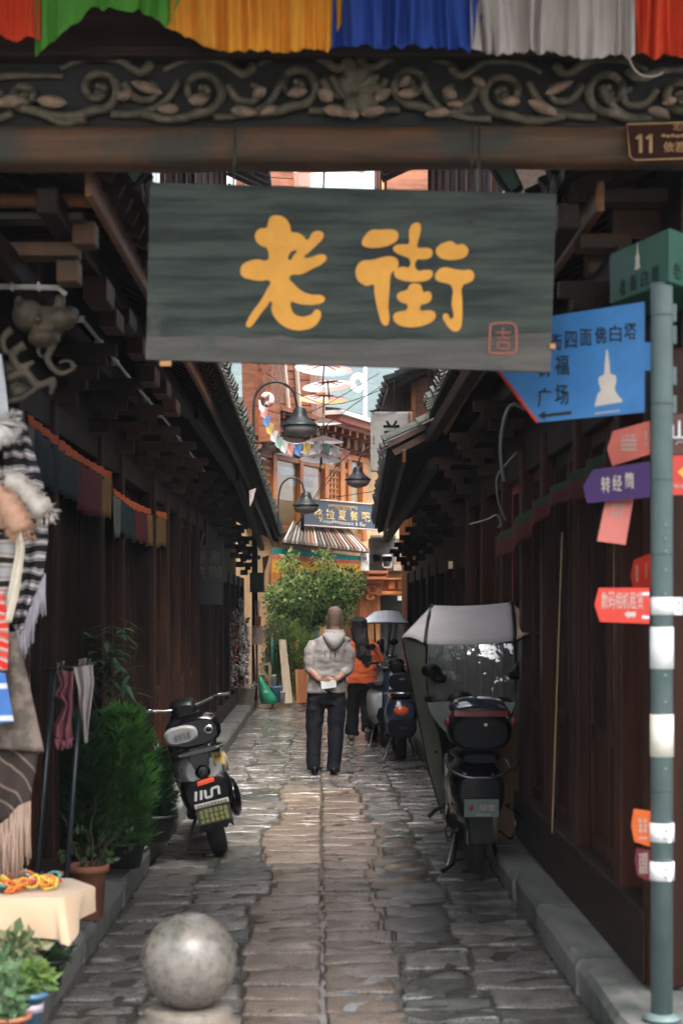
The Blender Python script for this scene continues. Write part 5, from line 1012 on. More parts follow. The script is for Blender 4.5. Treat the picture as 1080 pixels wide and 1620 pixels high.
def tail(name, q, m, t, **k): return q.build(name, m, t, **k)
# --- grey and black scooter on the shawl side
SILV = plain('silver_panel',(.30,.29,.295),.35,metal=.25,coat=.3); LID = plain('pale_grey_lid',(.24,.24,.235),.4)
t = scooter('silver and black scooter with pale grey backrest lid leaning by the kerb', GLOSSB, BLACKP, BLACKP, stand='side', mirrors=False)
shell('rear_panel', [(-.352,.60,.74,.11,.10),(-.335,.58,.80,.15,.145),(-.20,.56,.80,.172,.176),(-.05,.55,.78,.165,.175)], SILV, t)
shell('tail', [(-.36,.38,.60,.12,.14),(-.33,.36,.66,.15,.17),(-.22,.34,.66,.16,.18),(-.10,.36,.6,.15,.16)], BLACKP, t)
shell('seat_tongue', [(-.355,.66,.86,.05,.075),(-.31,.60,.88,.08,.09),(-.2,.62,.86,.08,.09)], GLOSSB, t)
shell('top_case', [(-.40,.86,1.03,.15,.14),(-.37,.84,1.07,.18,.17),(-.20,.83,1.08,.19,.17),(-.06,.84,1.04,.17,.15)], GLOSSB, t)
o = shell('backrest_lid', [(-.43,.90,1.00,.085,.08),(-.42,.885,1.015,.11,.105),(-.39,.88,1.02,.11,.11)], LID, t); o.location.x = -.085; o.rotation_euler = (0,-.0,0)
glyph_marks('small_print', (-.075,-.432,.95), X_, Z_, .11, .05, 4, 2, plain('grey_print',(.10,.10,.11),.6), t, 31)
q = MB(); q.lathe([(.032,-.40),(.032,-.408),(.024,-.410),(.006,-.410)], (.095,0,.95), 20, 'y'); q.build('lock_ring', CHROME, t)
q = MB(); q.lathe([(.021,-.4115),(.004,-.4125)], (.095,0,.95), 16, 'y'); q.build('lock_core', GLOSSB, t)
shell('grab_rail', [(-.42,.80,.825,.13,.13),(-.38,.79,.83,.17,.17),(-.1,.79,.82,.17,.17)], plain('dark_gloss',(.02,.022,.024),.2,coat=.5), t)
q = MB(); q.lathe([(.05,-.345),(.05,-.362),(.03,-.366),(.004,-.367)], (0,0,.66), 20, 'y'); q.build('charge_cap', GLOSSB, t)
q = MB(); q.hexa([(-.055,-.372,.565),(.06,-.372,.575),(.06,-.35,.575),(-.055,-.35,.565)],[(-.05,-.372,.60),(.06,-.372,.61),(.055,-.35,.61),(-.05,-.35,.60)]); q.build('tail_light', plain('orange_lamp',(.85,.09,.03),.25), t, bevel=.006)
q = MB(); z_ = .50; PR = plain('silver_print',(.55,.55,.55),.4)
for a, b in (((-.085,z_-.03),(-.070,z_+.035)),((-.050,z_-.03),(-.036,z_+.035)),((-.012,z_+.03),(-.018,z_-.025)),((-.018,z_-.025),(.022,z_-.022)),((.022,z_-.022),(.030,z_+.03)),((.030,z_+.03),(.075,z_+.036)),((.075,z_+.036),(.070,z_-.02))): q.bar((a[0],-.363,a[1]),(b[0],-.363,b[1]),.016,.004,up=(0,1,0))
q.build('tail_lettering', PR, t)
q = MB(); q.box(-.10,.12,-.372,-.362,.415,.445); pl = q.build('plate_strip', plain('plate_cream',(.5,.49,.42),.5), t); glyph_marks('small_print', (.01,-.373,.43), X_, Z_, .20, .018, 9, 1, INK, pl, 32)
q = MB(); q.box(-.10,.12,-.366,-.36,.29,.412); pl = q.build('plate', plain('plate_dark',(.03,.034,.03),.5), t); glyph_marks('small_print', (.01,-.367,.35), X_, Z_, .19, .10, 6, 3, plain('olive_print',(.30,.30,.08),.6), pl, 33)
zz = [(-.10+.22*k/8, .23+(.03 if k % 2 else 0)) for k in range(9)]
q = MB(); q.prism([Vector((x,-.34,z)) for x,z in [(-.10,.288)]+zz+[(.12,.288)]], (0,.01,0)); q.build('mud_flap', RUBBER, t)
STK = plain('yellow_sticker',(.62,.42,.12),.5)
q = MB(); q.grid(lambda u, v: Vector((lerp(.166,.176,math.sin(v*3.1)), lerp(-.20,-.05,u), lerp(.60,.74,v))), 4, 4); q.build('sticker', STK, t, solid=.003)
q = MB(); q.grid(lambda u, v: Vector((lerp(.08,.15,u), -.335-.02*(1-u), lerp(.68,.78,v)-.02*u)), 4, 4); o = q.build('sticker', STK, t, solid=.003); glyph_marks('small_print', (.115,-.352,.745), X_, Z_, .05, .035, 3, 1, INK, o, 34)
for s, z in ((-.12,.70),(.06,.70),(.13,.66)): q = MB(); q.ell((s,-.338,z), .012,.006,.03); q.build('emblem', plain('dark_emblem',(.04,.06,.05),.3), t)
q = MB(); q.ell((.18,-.05,.36), .025, .06, .085); q.build('side_cover', SILV, t)
q = MB(); q.ell((.165,-.05,.40), .05, .18, .15); q.build('battery_cover', GLOSSB, t)
finish(t, (-.70, 11.0, 0), R(7), R(-13)); t.scale = (1.06,1.0,.95)
# --- black scooter with rain canopy
t = scooter('black scooter with white rain canopy and clear wrap-around screen', GLOSSB, BLACKP, BLACKP, mirrors=False)
shell('tail', [(-.33,.42,.66,.11,.13),(-.29,.38,.70,.15,.17),(-.1,.34,.72,.17,.19),(.2,.30,.70,.17,.19)], GLOSSB, t)
shell('top_case', [(-.40,.84,1.02,.16,.17),(-.38,.82,1.06,.19,.20),(-.15,.82,1.08,.20,.20),(.0,.84,1.04,.17,.17)], BLACKP, t)
shell('case_lid', [(-.41,1.03,1.09,.16,.13),(-.39,1.03,1.12,.19,.16),(-.15,1.03,1.15,.20,.17),(.0,1.03,1.10,.17,.14)], plain('blue_black_gloss',(.012,.018,.028),.12,coat=.7), t)
q = MB(); q.hexa([(-.17,-.413,1.035),(.17,-.413,1.035),(.19,-.38,1.035),(-.19,-.38,1.035)],[(-.165,-.413,1.075),(.165,-.413,1.075),(.185,-.38,1.075),(-.185,-.38,1.075)]); q.build('red_reflector', plain('dark_red_lens',(.16,.012,.012),.2,coat=.5), t, bevel=.006)
for s in (-1,1): q = MB(); q.ell((s*.205,-.36,1.0), .022,.03,.03); q.build('turn_signal', plain('dark_red_lamp',(.18,.02,.02),.25), t)
q = MB(); q.ell((.03,-.405,.985), .011,.008,.011); q.build('lock', WHITEP, t)
q = MB(); q.tube(smooth([(-.19,-.05,.74),(-.19,-.30,.70),(-.10,-.40,.66),(0,-.41,.655),(.10,-.40,.66),(.19,-.30,.70),(.19,-.05,.74)],4), .008, 8); q.build('grab_rail', plain('dark_chrome',(.16,.16,.17),.25,metal=1), t)
q = MB(); q.box(-.10,.115,-.365,-.352,.405,.515); pl = q.build('plate', plain('plate_grey_green',(.13,.16,.155),.4), t); fit_text('lettering','绿佳',(.045,-.366,.465),X_,Z_,.095,.042,PALE,pl,bold=.01); glyph_marks('small_print',(.02,-.366,.42),X_,Z_,.09,.014,5,1,PALE,pl,35)
q = MB(); q.ell((-.06,-.367,.463), .018,.004,.018); q.build('badge', plain('red_badge',(.2,.03,.03),.4), pl)
q = MB(); q.prism([Vector(p) for p in ((-.06,-.33,.40),(.08,-.33,.40),(.085,-.36,.24),(-.06,-.36,.24))], (0,.012,0)); q.build('mud_flap', RUBBER, t)
for s in (-1,1):
    q = MB(); q.tube([(s*.20,-.05,.44),(s*.26,-.02,.40),(s*.30,-.02,.36)], .014, 8); q.build('foot_peg', BLACKP, t)
    q = MB(); q.tube(smooth([(s*.15,-.10,.28),(s*.20,-.30,.26),(s*.22,-.36,.36),(s*.20,-.28,.48)],4), .007, 8); q.build('side_guard', bpy.data.materials['dark_chrome'], t)
    q = MB(); q.tube([(s*.11,.05,.25),(s*.15,-.06,.06),(s*.22,-.10,.02)], .016, 8); q.build('stand_foot', BLACKP, t)
shell('damper', [(-.1,.2,.4,.02,.02),(-.06,.2,.42,.03,.03),(-.02,.2,.4,.02,.02)], STEEL, t)
CLEAR = glassy('clear_vinyl',(.70,.78,.74),.34,.10,bump=.7,bscale=5,milky=.28,milkyc=(.60,.68,.64)); CLEARW = glassy('clear_vinyl_wing',(.62,.70,.65),.18,.12,bump=.4,bscale=3,milky=.36,milkyc=(.70,.76,.66))
CANV = mat('white_canvas',(.235,.215,.22),(.195,.18,.185),.75,3,bump=.15,bscale=30); GREYAP = plain('grey_apron',(.50,.56,.54),.6)
def cv(x_, y_, Y): return P(x_, y_, Y)-Vector((.995,10.25,0))               # canopy corners in the scooter's own frame
Yr, Yf = 10.35, 11.35
def roofp(u, v):
    top = [cv(lerp(683,808,u), lerp(958,953,u)+3*math.sin(u*math.pi), Yf), cv(lerp(672,814,u), lerp(1019,1014,u)+4*math.sin(u*math.pi), Yr)]
    p = top[0].lerp(top[1], v); p.z += .05*math.sin(v*math.pi); return p
q = MB(); q.grid(roofp, 14, 10); cn = q.build('canopy_roof', CANV, t, solid=.004)
for s, (xa, ya, xb, yb, xt, yt) in enumerate(((683,958,672,1019,634,1009),(808,953,814,1014,861,1000))):
    A, B, T_ = cv(xa,ya,Yf), cv(xb,yb,Yr), cv(xt,yt,Yr+.35)
    q = MB(); q.grid(lambda u, v: A.lerp(B, v).lerp(A.lerp(T_, v), u)+Vector((0,0,.02*math.sin(u*3.14)*v)), 8, 8); q.build('canopy_wing', CANV if s == 0 else mat('tan_canvas',(.33,.27,.19),(.26,.22,.16),.7,5), t, solid=.003)
    q = MB(); q.tube([A, A.lerp(B,.5)+Vector((0,-.01,.05)), B], .013, 8); q.build('canopy_strap', BLACKP, t); q = MB(); q.tube([A, T_, B], .005, 6); q.build('canopy_hem', BLACKP, t)
# windscreen, lower apron, side wings, frame tubes
q = MB()
def ws(u, v): x = lerp(lerp(674,677,v), lerp(813,816,v), u); y = lerp(1019,1112,v); return cv(x, y-3*math.sin(u*3.14), Yf+.08-.26*v+.16*math.sin(u*3.14))
q.grid(ws, 20, 14); q.build('windscreen', CLEAR, t)
def ap(u, v): hw = lerp(69,14,v**1.6); x = 745+(u*2-1)*hw; return cv(x, lerp(1112,1182,v)-3*math.sin(u*3.14)*(1-v), Yf-.42+.16*math.sin(u*3.14))
q = MB(); q.grid(ap, 14, 10); q.build('leg_apron', GREYAP, t)
for pts in ([(683,958),(676,1000),(673,1060),(677,1110),(690,1150),(712,1178)],[(808,953),(813,1000),(816,1060),(814,1110),(800,1150),(780,1178)]): q = MB(); q.tube([cv(x,y,Yf-.12) for x,y in smooth(pts,5)], .012, 8); q.build('frame_tube', BLACKP, t)
q = MB(); q.tube([cv(x,y,Yf-.06) for x,y in smooth([(675,1111),(710,1106),(745,1104),(780,1106),(815,1110)],4)], .008, 6); q.build('screen_hem', BLACKP, t)
wl_ = [(636,1012),(650,1080),(664,1150),(678,1220),(698,1288)]; wi_ = [(674,1020),(675,1090),(690,1150),(705,1180),(716,1290)]
def wing(pts_o, pts_i):
    def f(u, v): i = v*4; k = min(3, int(i)); a = i-k; o_ = (lerp(pts_o[k][0],pts_o[k+1][0],a), lerp(pts_o[k][1],pts_o[k+1][1],a)); n_ = (lerp(pts_i[k][0],pts_i[k+1][0],a), lerp(pts_i[k][1],pts_i[k+1][1],a)); x, y = lerp(o_[0],n_[0],u), lerp(o_[1],n_[1],u); return cv(x, y, lerp(10.75, Yf-.12, u)+.05*math.sin(u*3.14))
    q = MB(); q.grid(f, 8, 16); q.build('side_screen', CLEARW, t); q = MB(); q.tube([f(0, k/12) for k in range(13)], .006, 6); q.build('screen_hem', BLACKP, t)
wing(wl_, wi_); wing([(860,1004),(852,1080),(840,1150),(828,1190),(812,1222)], [(815,1016),(816,1080),(812,1130),(800,1160),(780,1218)])
for x, y, a in ((682,1062,.2),(829,1056,-.1)): q = MB(); q.ell(cv(x,y,Yf-.25), .075,.09,.055); q.ell(cv(x+(12 if x < 700 else -14),y+12,Yf-.25), .06,.07,.04); o = blend_part('hand_muff', q, BLACKP, t, .012, 2)
q = MB(); q.ell(cv(690,1190,Yf-.4),.01,.01,.01); q.build('strap_knob', BLACKP, t)
finish(t, (.995, 10.25, 0), 0, 0)
# --- blue scooter
BLUEP = plain('blue_paint',(.014,.026,.062),.22,coat=.7)
t = scooter('blue scooter with round orange tail lamp and black rear rack', BLUEP, BLACKP, BLACKP)
shell('tail', [(-.36,.46,.62,.10,.12),(-.33,.40,.70,.14,.15),(-.2,.34,.72,.17,.18),(.1,.32,.70,.18,.18)], BLUEP, t)
shell('tail_plate', [(-.385,.30,.50,.12,.13),(-.37,.28,.52,.15,.16),(-.2,.28,.5,.17,.17)], BLACKP, t)
q = MB(); q.ell((-.01,-.365,.585), .085,.03,.055); q.build('tail_light', plain('amber_lens',(.75,.12,.03),.12,coat=.6), t)
q = MB(); q.tube([(-.20,-.1,.76),(-.20,-.42,.78),(.20,-.42,.78),(.20,-.1,.76)], .011, 8); q.tube([(-.20,-.27,.78),(.20,-.27,.78)], .008, 6); q.build('rear_rack', CHROME, t)
shell('back_pad', [(-.26,.80,.98,.14,.13),(-.22,.80,1.0,.15,.14),(-.16,.80,.97,.14,.13)], BLACKP, t); glyph_marks('small_print',(0,-.262,.93),X_,Z_,.06,.025,3,1,PALE,t,36); glyph_marks('small_print',(0,-.386,.40),X_,Z_,.08,.03,3,1,plain('dim_print',(.06,.06,.07),.5),t,37)
finish(t, (P(634,0,17.7).x, 17.75, 0), 0, 0)
WHT = plain('white_scooter_paint',(.55,.55,.56),.3,coat=.4)
t = scooter('white-fronted scooter parked just beyond the blue one', WHT, BLACKP, BLACKP); finish(t, (P(608,0,19.6).x, 19.6, 0), R(4), R(-4))
q = MB()
# --- tricycle with a blue-white rain cover
tr = thing('covered_tricycle', P(612,1130,22.5), 'three-wheeled scooter under a blue and white rain cover beyond the woman', 'tricycle'); Yt = 22.5
TRP = plain('trike_grey',(.16,.19,.18),.35,coat=.3)
base = Vector(tr.location)
def tp(x, y, d=0): return P(x, y, Yt+d)
q = MB(); q.grid(lambda u, v: P(lerp(lerp(592,568,v),lerp(632,646,v),u), lerp(968,986,v)-2*math.sin(u*3.1)-6*math.sin(v*1.57)*0, Yt+lerp(.9,-.35,v)), 12, 6); q.build('cover_roof', mat('blue_white_cover',(.86,.88,.92),(.70,.78,.90),.6,1.6), tr, solid=.006)
q = MB(); q.tube([tp(568,986,-.35), tp(646,986,-.35)], .012, 6); q.build('cover_hem', plain('navy_hem',(.05,.08,.16),.6), tr)
for x0, x1 in ((592,593),(618,612),(627,620),(641,641)): q = MB(); q.tube([tp(x0,986,-.34), tp(x1,1040,-.34)], .012, 6); q.build('cover_post', BLACKP, tr)
q = MB(); q.grid(lambda u, v: P(lerp(574,644,u), lerp(987,1040,v), Yt-.34+.1*math.sin(u*3.14)), 8, 6); q.build('cover_screen', glassy('trike_vinyl',(.85,.88,.88),.10,.06,bump=.4,bscale=4,milky=.25,milkyc=(.5,.52,.52)), tr)
q = MB()
for yb, zb, zt, w_ in (): pass
a, b = tp(588,1120), tp(642,1040); q.box(a.x, b.x, Yt-.2, Yt+.9, .28, .75); q.build('body', TRP, tr, bevel=.05)
for sx_ in (a.x+.02, b.x-.02):
    q = MB(); q.lathe([(.12,-.05),(.2,-.05),(.22,-.03),(.22,.03),(.2,.05),(.12,.05)], (sx_, Yt, .22), 20, 'x'); q.build('wheel', RUBBER, tr)
q = MB(); q.lathe([(.12,-.05),(.2,-.05),(.22,-.03),(.22,.03),(.2,.05),(.12,.05)], ((a.x+b.x)/2, Yt+1.2, .22), 20, 'x'); q.build('wheel', RUBBER, tr)
q = MB(); q.box(a.x+.02, b.x-.02, Yt+.1, Yt+.6, .752, .86); q.build('seat', BLACKP, tr, bevel=.03)
q = MB(); q.tube([tp(598,1048,.9), tp(636,1048,.9)], .014, 8); q.build('handlebar', STEEL, tr)
# ---------------------------------------------------------------- people
SKIN = mat('skin',(.25,.13,.09),(.20,.10,.07),.5,12,spec=.35); HAIRS = mat('cropped_hair',(.125,.074,.054),(.075,.046,.035),.6,60,bump=.5); HAIRL = mat('black_hair',(.014,.010,.009),(.006,.005,.005),.42,14,(14,14,.6),.5,30,(0),spec=.5)
def rad(pts, rs): return [Vector(p) for p in pts], rs
def oval(mb, secs, n=18):                                # (cx, cy, z, rx, ry)
    mb.rings([[Vector((cx_+rx*math.cos(2*math.pi*k/n), cy_+ry*math.sin(2*math.pi*k/n), z)) for k in range(n)] for cx_, cy_, z, rx, ry in secs])
def hand(mb, wrist, d, palm_n, side, s=1.0, curl=.5):
    """palm and five fingers from the wrist along d; side = direction of the thumb"""
    d, side = Vector(d).normalized(), Vector(side).normalized(); pn = Vector(palm_n).normalized(); w0 = Vector(wrist)
    mb.tube([w0, w0+d*.03*s, w0+d*.085*s], [.022*s,.026*s,.03*s], 10, flat=.55, up=pn)
    for k, ln in enumerate((.068,.078,.072,.055)):
        b = w0+d*.085*s+side*(.027-.018*k)*s; pts = [b-d*.012*s]; dd = Vector(d)
        for j in range(3): dd = (dd+pn*curl*.55).normalized(); pts.append(pts[-1]+dd*ln*s/2.6)
        mb.tube(pts, [.0092*s,.009*s,.0082*s,.0065*s], 8)
    b = w0+d*.03*s+side*.026*s; d2 = (d*.6+side*.8+pn*.35).normalized(); mb.tube([b-d2*.01*s, b+d2*.03*s, b+d2*.03*s+(d*.8+side*.25+pn*.5).normalized()*.032*s], [.012*s,.0105*s,.0075*s], 8)
# --- man seen from behind, hands folded on his back
man = thing('person', (.05,16.3,0), 'bald man in grey hooded jacket walking away with hands folded behind', 'person')
mx, my = .05, 16.3
q = MB()
oval(q, [(mx+.088,my+.005,1.48,.06,.062),(mx+.088,my+.01,1.52,.062,.07),(mx+.09,my+.02,1.555,.072,.09),(mx+.091,my+.025,1.60,.080,.098),(mx+.091,my+.022,1.655,.082,.100),(mx+.09,my+.018,1.70,.072,.088),(mx+.09,my+.015,1.727,.044,.055),(mx+.09,my+.015,1.735,.012,.015)])
for s in (-1,1): q.ell((mx+.09+s*.082,my+.02,1.605), .014,.022,.032)
q.ell((mx+.091,my+.125,1.60), .016,.02,.024); q.ell((mx+.091,my+.105,1.55), .05,.03,.03); q.tube([(mx+.086,my+.01,1.50),(mx+.08,my,1.38)], [.06,.075], 12)
for s in (-1,1): q.ell((mx+.091+s*.033,my+.105,1.63), .014,.012,.009)
# torso core, arms and legs under the clothes belong to the same skin
oval(q, [(mx+.02,my,.92,.15,.10),(mx+.03,my,1.1,.15,.10),(mx+.05,my,1.3,.17,.10),(mx+.07,my,1.40,.12,.08)])
EL = [(-.165,-.02,1.085),(.225,-.02,1.085)]; WR = [(-.075,-.150,.985),(.115,-.150,.985)]; SH = [(-.118,0,1.37),(.19,0,1.37)]
for i in (0,1):
    S_, E_, W_ = [Vector((mx+p[0], my+p[1], p[2])) for p in (SH[i], EL[i], WR[i])]
    q.tube([S_, S_.lerp(E_,.5), E_], [.055,.05,.044], 12); q.tube([E_, E_.lerp(W_,.4), W_], [.043,.041,.028], 12)
hand(q, Vector((mx-.075,my-.150,.985)), (.95,-.12,-.22), (0,-.9,.1), (.1,-.1,1), 1.05, .35)
hand(q, Vector((mx+.115,my-.150,.985)), (-.95,-.22,-.10), (0,.7,-.3), (0,-.2,1), 1.05, .4)
for s, fx, fy in ((-1,-.115,.0),(1,.08,-.06)): q.tube([(mx+s*.09,my,.88),(mx+lerp(s*.1,fx,.6),my+fy*.4,.5),(mx+fx,my+fy,.09)], [.065,.045,.035], 12)
def man_pick(c): return 1 if (c.z > 1.60+(.0 if c.y < my else .05) and abs(c.x-mx-.09) < .2) or (c.z > 1.53 and c.y < my-.02 and abs(c.x-mx-.09) < .078) else 0
body = blend_part('body', q, [SKIN, HAIRS], man, .010, 3, man_pick)
JK = mat('grey_shell_jacket',(.20,.18,.172),(.155,.14,.135),.6,5,bump=.6,bscale=9,sheen=.1,bdist=.03); JKD = mat('jacket_hem',(.18,.18,.16),(.14,.145,.13),.6,5,bump=.5,bscale=9)
q = MB(); nP = 36
def tor(z, cx_, rx, ry, fy=0): return [Vector((mx+cx_+rx*math.copysign(abs(math.cos(a))**.8, math.cos(a)), my+fy+ry*math.copysign(abs(math.sin(a))**.85, math.sin(a))+.006*math.sin(a*7+z*14), z)) for a in (2*math.pi*k/nP for k in range(nP))]
q.rings([tor(*s_) for s_ in ((.835,.005,.200,.12),(.85,.005,.208,.128),(.95,.01,.196,.125),(1.05,.015,.184,.122),(1.16,.025,.184,.126),(1.27,.038,.192,.13),(1.345,.05,.196,.12),(1.395,.065,.19,.105),(1.43,.075,.125,.085),(1.455,.082,.085,.078))])
for i in (0,1):
    S_, E_, W_ = [Vector((mx+p[0], my+p[1], p[2])) for p in (SH[i], EL[i], WR[i])]; sg = -1 if i == 0 else 1; c_ = E_.lerp(W_, .30 if i == 0 else .52)
    q.tube([S_+Vector((-sg*.06,0,-.05)), S_+Vector((sg*.015,0,-.045)), S_.lerp(E_,.4)+Vector((sg*.03,-.01,0)), S_.lerp(E_,.75)+Vector((sg*.02,-.01,0)), E_+Vector((sg*.002,-.005,-.01)), c_], [.062,.074,.068,.060,.055,.046], 16, up=(0,1,0))
jk = blend_part('jacket', q, [JK, JKD], man, .010, 2, lambda c: 1 if c.z < .845 else 0, .006)
q = MB(); q.rings([[Vector((mx+.085+.098*k_*math.cos(a), my-.005+.088*k_*math.sin(a)+o_, z+.012*math.cos(a)*0-.018*math.sin(a)*0)) for a in (2*math.pi*k/24 for k in range(24))] for k_, z, o_ in ((1.12,1.425,0),(1.10,1.46,-.004),(.98,1.492,0),(.86,1.488,.004),(.84,1.44,.004))], True, False); q.build('collar', JK, jk, solid=.006)
q = MB()                                               # folded hood hanging on the back
def hd(u, v): a = lerp(-1,1,u); z = lerp(1.478-.01*a*a, 1.295+.15*a*a, v); return Vector((mx+.082+a*lerp(.085,.12,math.sin(v*1.57)), my-.085-.062*math.sin(v*2.5)*(1-a*a*.75)-.02*v*(1-a*a), z))
q.grid(hd, 16, 12); q.build('hood', JK, jk, solid=.012, sub=1)
for x0, x1, z0, z1 in ((-.005,-.012,1.285,1.22),(.045,.045,1.275,1.205),(.098,.085,1.285,1.215)): q = MB(); q.tube([(mx+x0,my-.148,z0),(mx+x1,my-.146,z1)], .0035, 6); q.build('hood_cord', BLACKP, jk)
TROU = mat('navy_trousers',(.0075,.008,.0125),(.0045,.005,.0075),.8,6,bump=.5,bscale=9,bdist=.03,spec=.15)
q = MB()
oval(q, [(mx+.005,my,.72,.19,.115),(mx+.005,my,.80,.200,.12),(mx+.005,my,.90,.195,.12),(mx+.01,my,.94,.18,.11)])
for top, kn, an in (((-.10,.0,.78),(-.126,.02,.45),(-.13,.0,.045)),((.105,0,.78),(.105,-.01,.45),(.072,-.06,.03))):
    pts = [Vector((mx+p[0], my+p[1], p[2])) for p in (top, kn, an)]; q.tube([pts[0], pts[0].lerp(pts[1],.5), pts[1], pts[1].lerp(pts[2],.5), pts[2]], [.104,.096,.084,.078,.074], 18, up=(0,1,0))
blend_part('trousers', q, TROU, man, .010, 2, None, .009, (6,6,9))
q = MB()
for fx, fy in ((-.118,.0),(.078,-.06)): q.ell((mx+fx,my+fy+.06,.045), .05,.135,.045); q.ell((mx+fx,my+fy-.03,.05), .045,.06,.05)
blend_part('shoes', q, BLACKP, man, .010, 2)
pp = MB(); c = Vector((mx+.020,my-.215,.945)); ux = Vector((1,.0,.10)).normalized(); uz = Vector((-.12,-.2,1)).normalized()
pp.prism([c+ux*x+uz*z for x,z in ((-.075,-.05),(.078,-.045),(.085,.02),(.045,.035),(.005,.018),(-.07,.035))], (0,.004,0)); tag(pp.build('folded_paper', plain('white_paper',(.72,.74,.76),.6)), 'white folded paper held behind the back of the man in grey', 'paper')
# --- woman in orange
wx, wy = P(571,0,20.4).x, 20.4
wom = thing('person', (wx,wy,0), 'woman with long black hair in orange coat walking beside the man', 'person')
q = MB(); hx = wx-.03
oval(q, [(hx,wy,1.34,.05,.05),(hx,wy+.01,1.38,.055,.065),(hx,wy+.02,1.42,.068,.085),(hx,wy+.02,1.48,.076,.092),(hx,wy+.015,1.54,.074,.088),(hx,wy+.01,1.575,.05,.06),(hx,wy+.01,1.585,.01,.01)]); q.ell((hx,wy+.11,1.45), .014,.018,.02); q.tube([(hx,wy,1.36),(wx,wy,1.22)], [.05,.06], 10)
for s in (-1,1): q.ell((hx+s*.074,wy+.02,1.465), .012,.02,.028); q.ell((hx+s*.03,wy+.098,1.49), .013,.01,.008)
oval(q, [(wx,wy,.80,.14,.10),(wx,wy,1.0,.13,.09),(wx,wy,1.2,.15,.09),(wx,wy,1.29,.09,.07)])
q.tube([(wx+.14,wy,1.24),(wx+.245,wy+.04,1.05),(wx+.225,wy+.22,1.10)], [.045,.04,.026], 10); hand(q, (wx+.225,wy+.22,1.10), (.1,.8,.5), (-.6,0,.5), (-.5,.2,.6), .95, .6)
q.tube([(wx-.14,wy,1.24),(wx-.185,wy+.02,1.02),(wx-.15,wy+.18,.98)], [.045,.04,.026], 10); hand(q, (wx-.15,wy+.18,.98), (.3,.8,.3), (.6,0,.4), (.4,.2,.7), .95, .5)
for a, b, c_ in (((-.07,0,.78),(-.105,.05,.44),(-.125,.06,.08)),((.07,0,.78),(.07,-.02,.44),(.085,-.24,.16))): q.tube([Vector((wx+p[0],wy+p[1],p[2])) for p in (a,b,c_)], [.06,.045,.036], 10)
blend_part('body', q, SKIN, wom, .011, 3)
COAT = mat('orange_coat',(.66,.105,.018),(.50,.078,.014),.75,5,bump=.5,bscale=8,sheen=.3,bdist=.02)
q = MB(); nP = 30
q.rings([[Vector((wx+cx_+rx*math.cos(a), wy+ry*math.sin(a), z)) for a in (2*math.pi*k/nP for k in range(nP))] for z, cx_, rx, ry in ((.745,.01,.205,.15),(.76,.01,.21,.155),(.9,.01,.20,.15),(1.05,.005,.185,.14),(1.18,0,.185,.135),(1.25,0,.17,.115),(1.30,-.01,.11,.08),(1.33,-.02,.07,.065))])
q.tube([(wx+.10,wy,1.25),(wx+.165,wy,1.20),(wx+.235,wy+.02,1.05),(wx+.232,wy+.10,1.06),(wx+.225,wy+.19,1.09)], [.07,.078,.078,.066,.052], 14); q.tube([(wx-.10,wy,1.25),(wx-.155,wy,1.20),(wx-.18,wy,1.05),(wx-.17,wy+.08,1.0),(wx-.155,wy+.15,.985)], [.07,.075,.072,.06,.05], 14)
blend_part('coat', q, COAT, wom, .011, 2, None, .010)
q = MB()                                               # long hair
for k in range(26):
    a = lerp(-1.35,1.35,k/25); r_ = .086; x0, y0 = hx+r_*math.sin(a), wy+.01-r_*math.cos(a)
    q.tube([(hx+.03*math.sin(a),wy-.01-.03*math.cos(a),1.60),(x0*.98+hx*.02,y0,1.55),(x0,y0-.004,1.45),(wx+(x0-hx)*1.0+.0,y0-.045,1.28),(wx+.035+(x0-hx)*.95+.025*math.sin(k),y0-.085,1.10),(wx+.06+(x0-hx)*.7,y0-.085,1.02+.05*math.sin(k*2.3))], [.024,.026,.024,.022,.018,.006], 8)
q.ell((hx,wy+.0,1.52), .088,.098,.085)
blend_part('hair', q, HAIRL, wom, .009, 1, None, .008, (34,34,5))
q = MB(); oval(q, [(wx,wy,.66,.155,.11),(wx,wy,.74,.165,.12),(wx,wy,.84,.155,.11)])
for a, b, c_ in (((-.08,0,.72),(-.105,.05,.42),(-.122,.06,.075)),((.08,0,.72),(.075,-.02,.42),(.085,-.22,.17))): q.tube([Vector((wx+p[0],wy+p[1],p[2])) for p in (a, Vector(a).lerp(Vector(b),.5), b, Vector(b).lerp(Vector(c_),.5), c_)], [.095,.088,.082,.086,.092], 14, up=(0,1,0))
blend_part('trousers', q, plain('black_trousers',(.005,.005,.006),.8,spec=.2), wom, .011, 2, None, .012, (6,6,9))
SHOE = plain('grey_trainer',(.16,.15,.12),.6)
q = MB(); q.ell((wx-.125,wy+.10,.045), .045,.12,.042); q.ell((wx-.125,wy+.02,.06), .042,.05,.055); blend_part('shoe', q, SHOE, wom, .010, 2)
q = MB(); q.tube([(wx+.085,wy-.27,.17),(wx+.085,wy-.20,.10),(wx+.085,wy-.12,.03)], [.045,.048,.04], 12); q.ell((wx+.085,wy-.09,.035), .042,.05,.03); blend_part('shoe', q, SHOE, wom, .010, 2)
q = MB(); c = Vector((wx+.255,wy+.26,1.235)); q.ell(c, .055,.08,.075); q.ell(c+Vector((-.0,.0,-.07)), .065,.07,.06); q.ell(c+Vector((.02,0,.06)), .03,.03,.025); tag(blend_part('camera_bag', q, BLACKP, None, .012, 2), 'black camera held up by the woman in orange', 'camera')
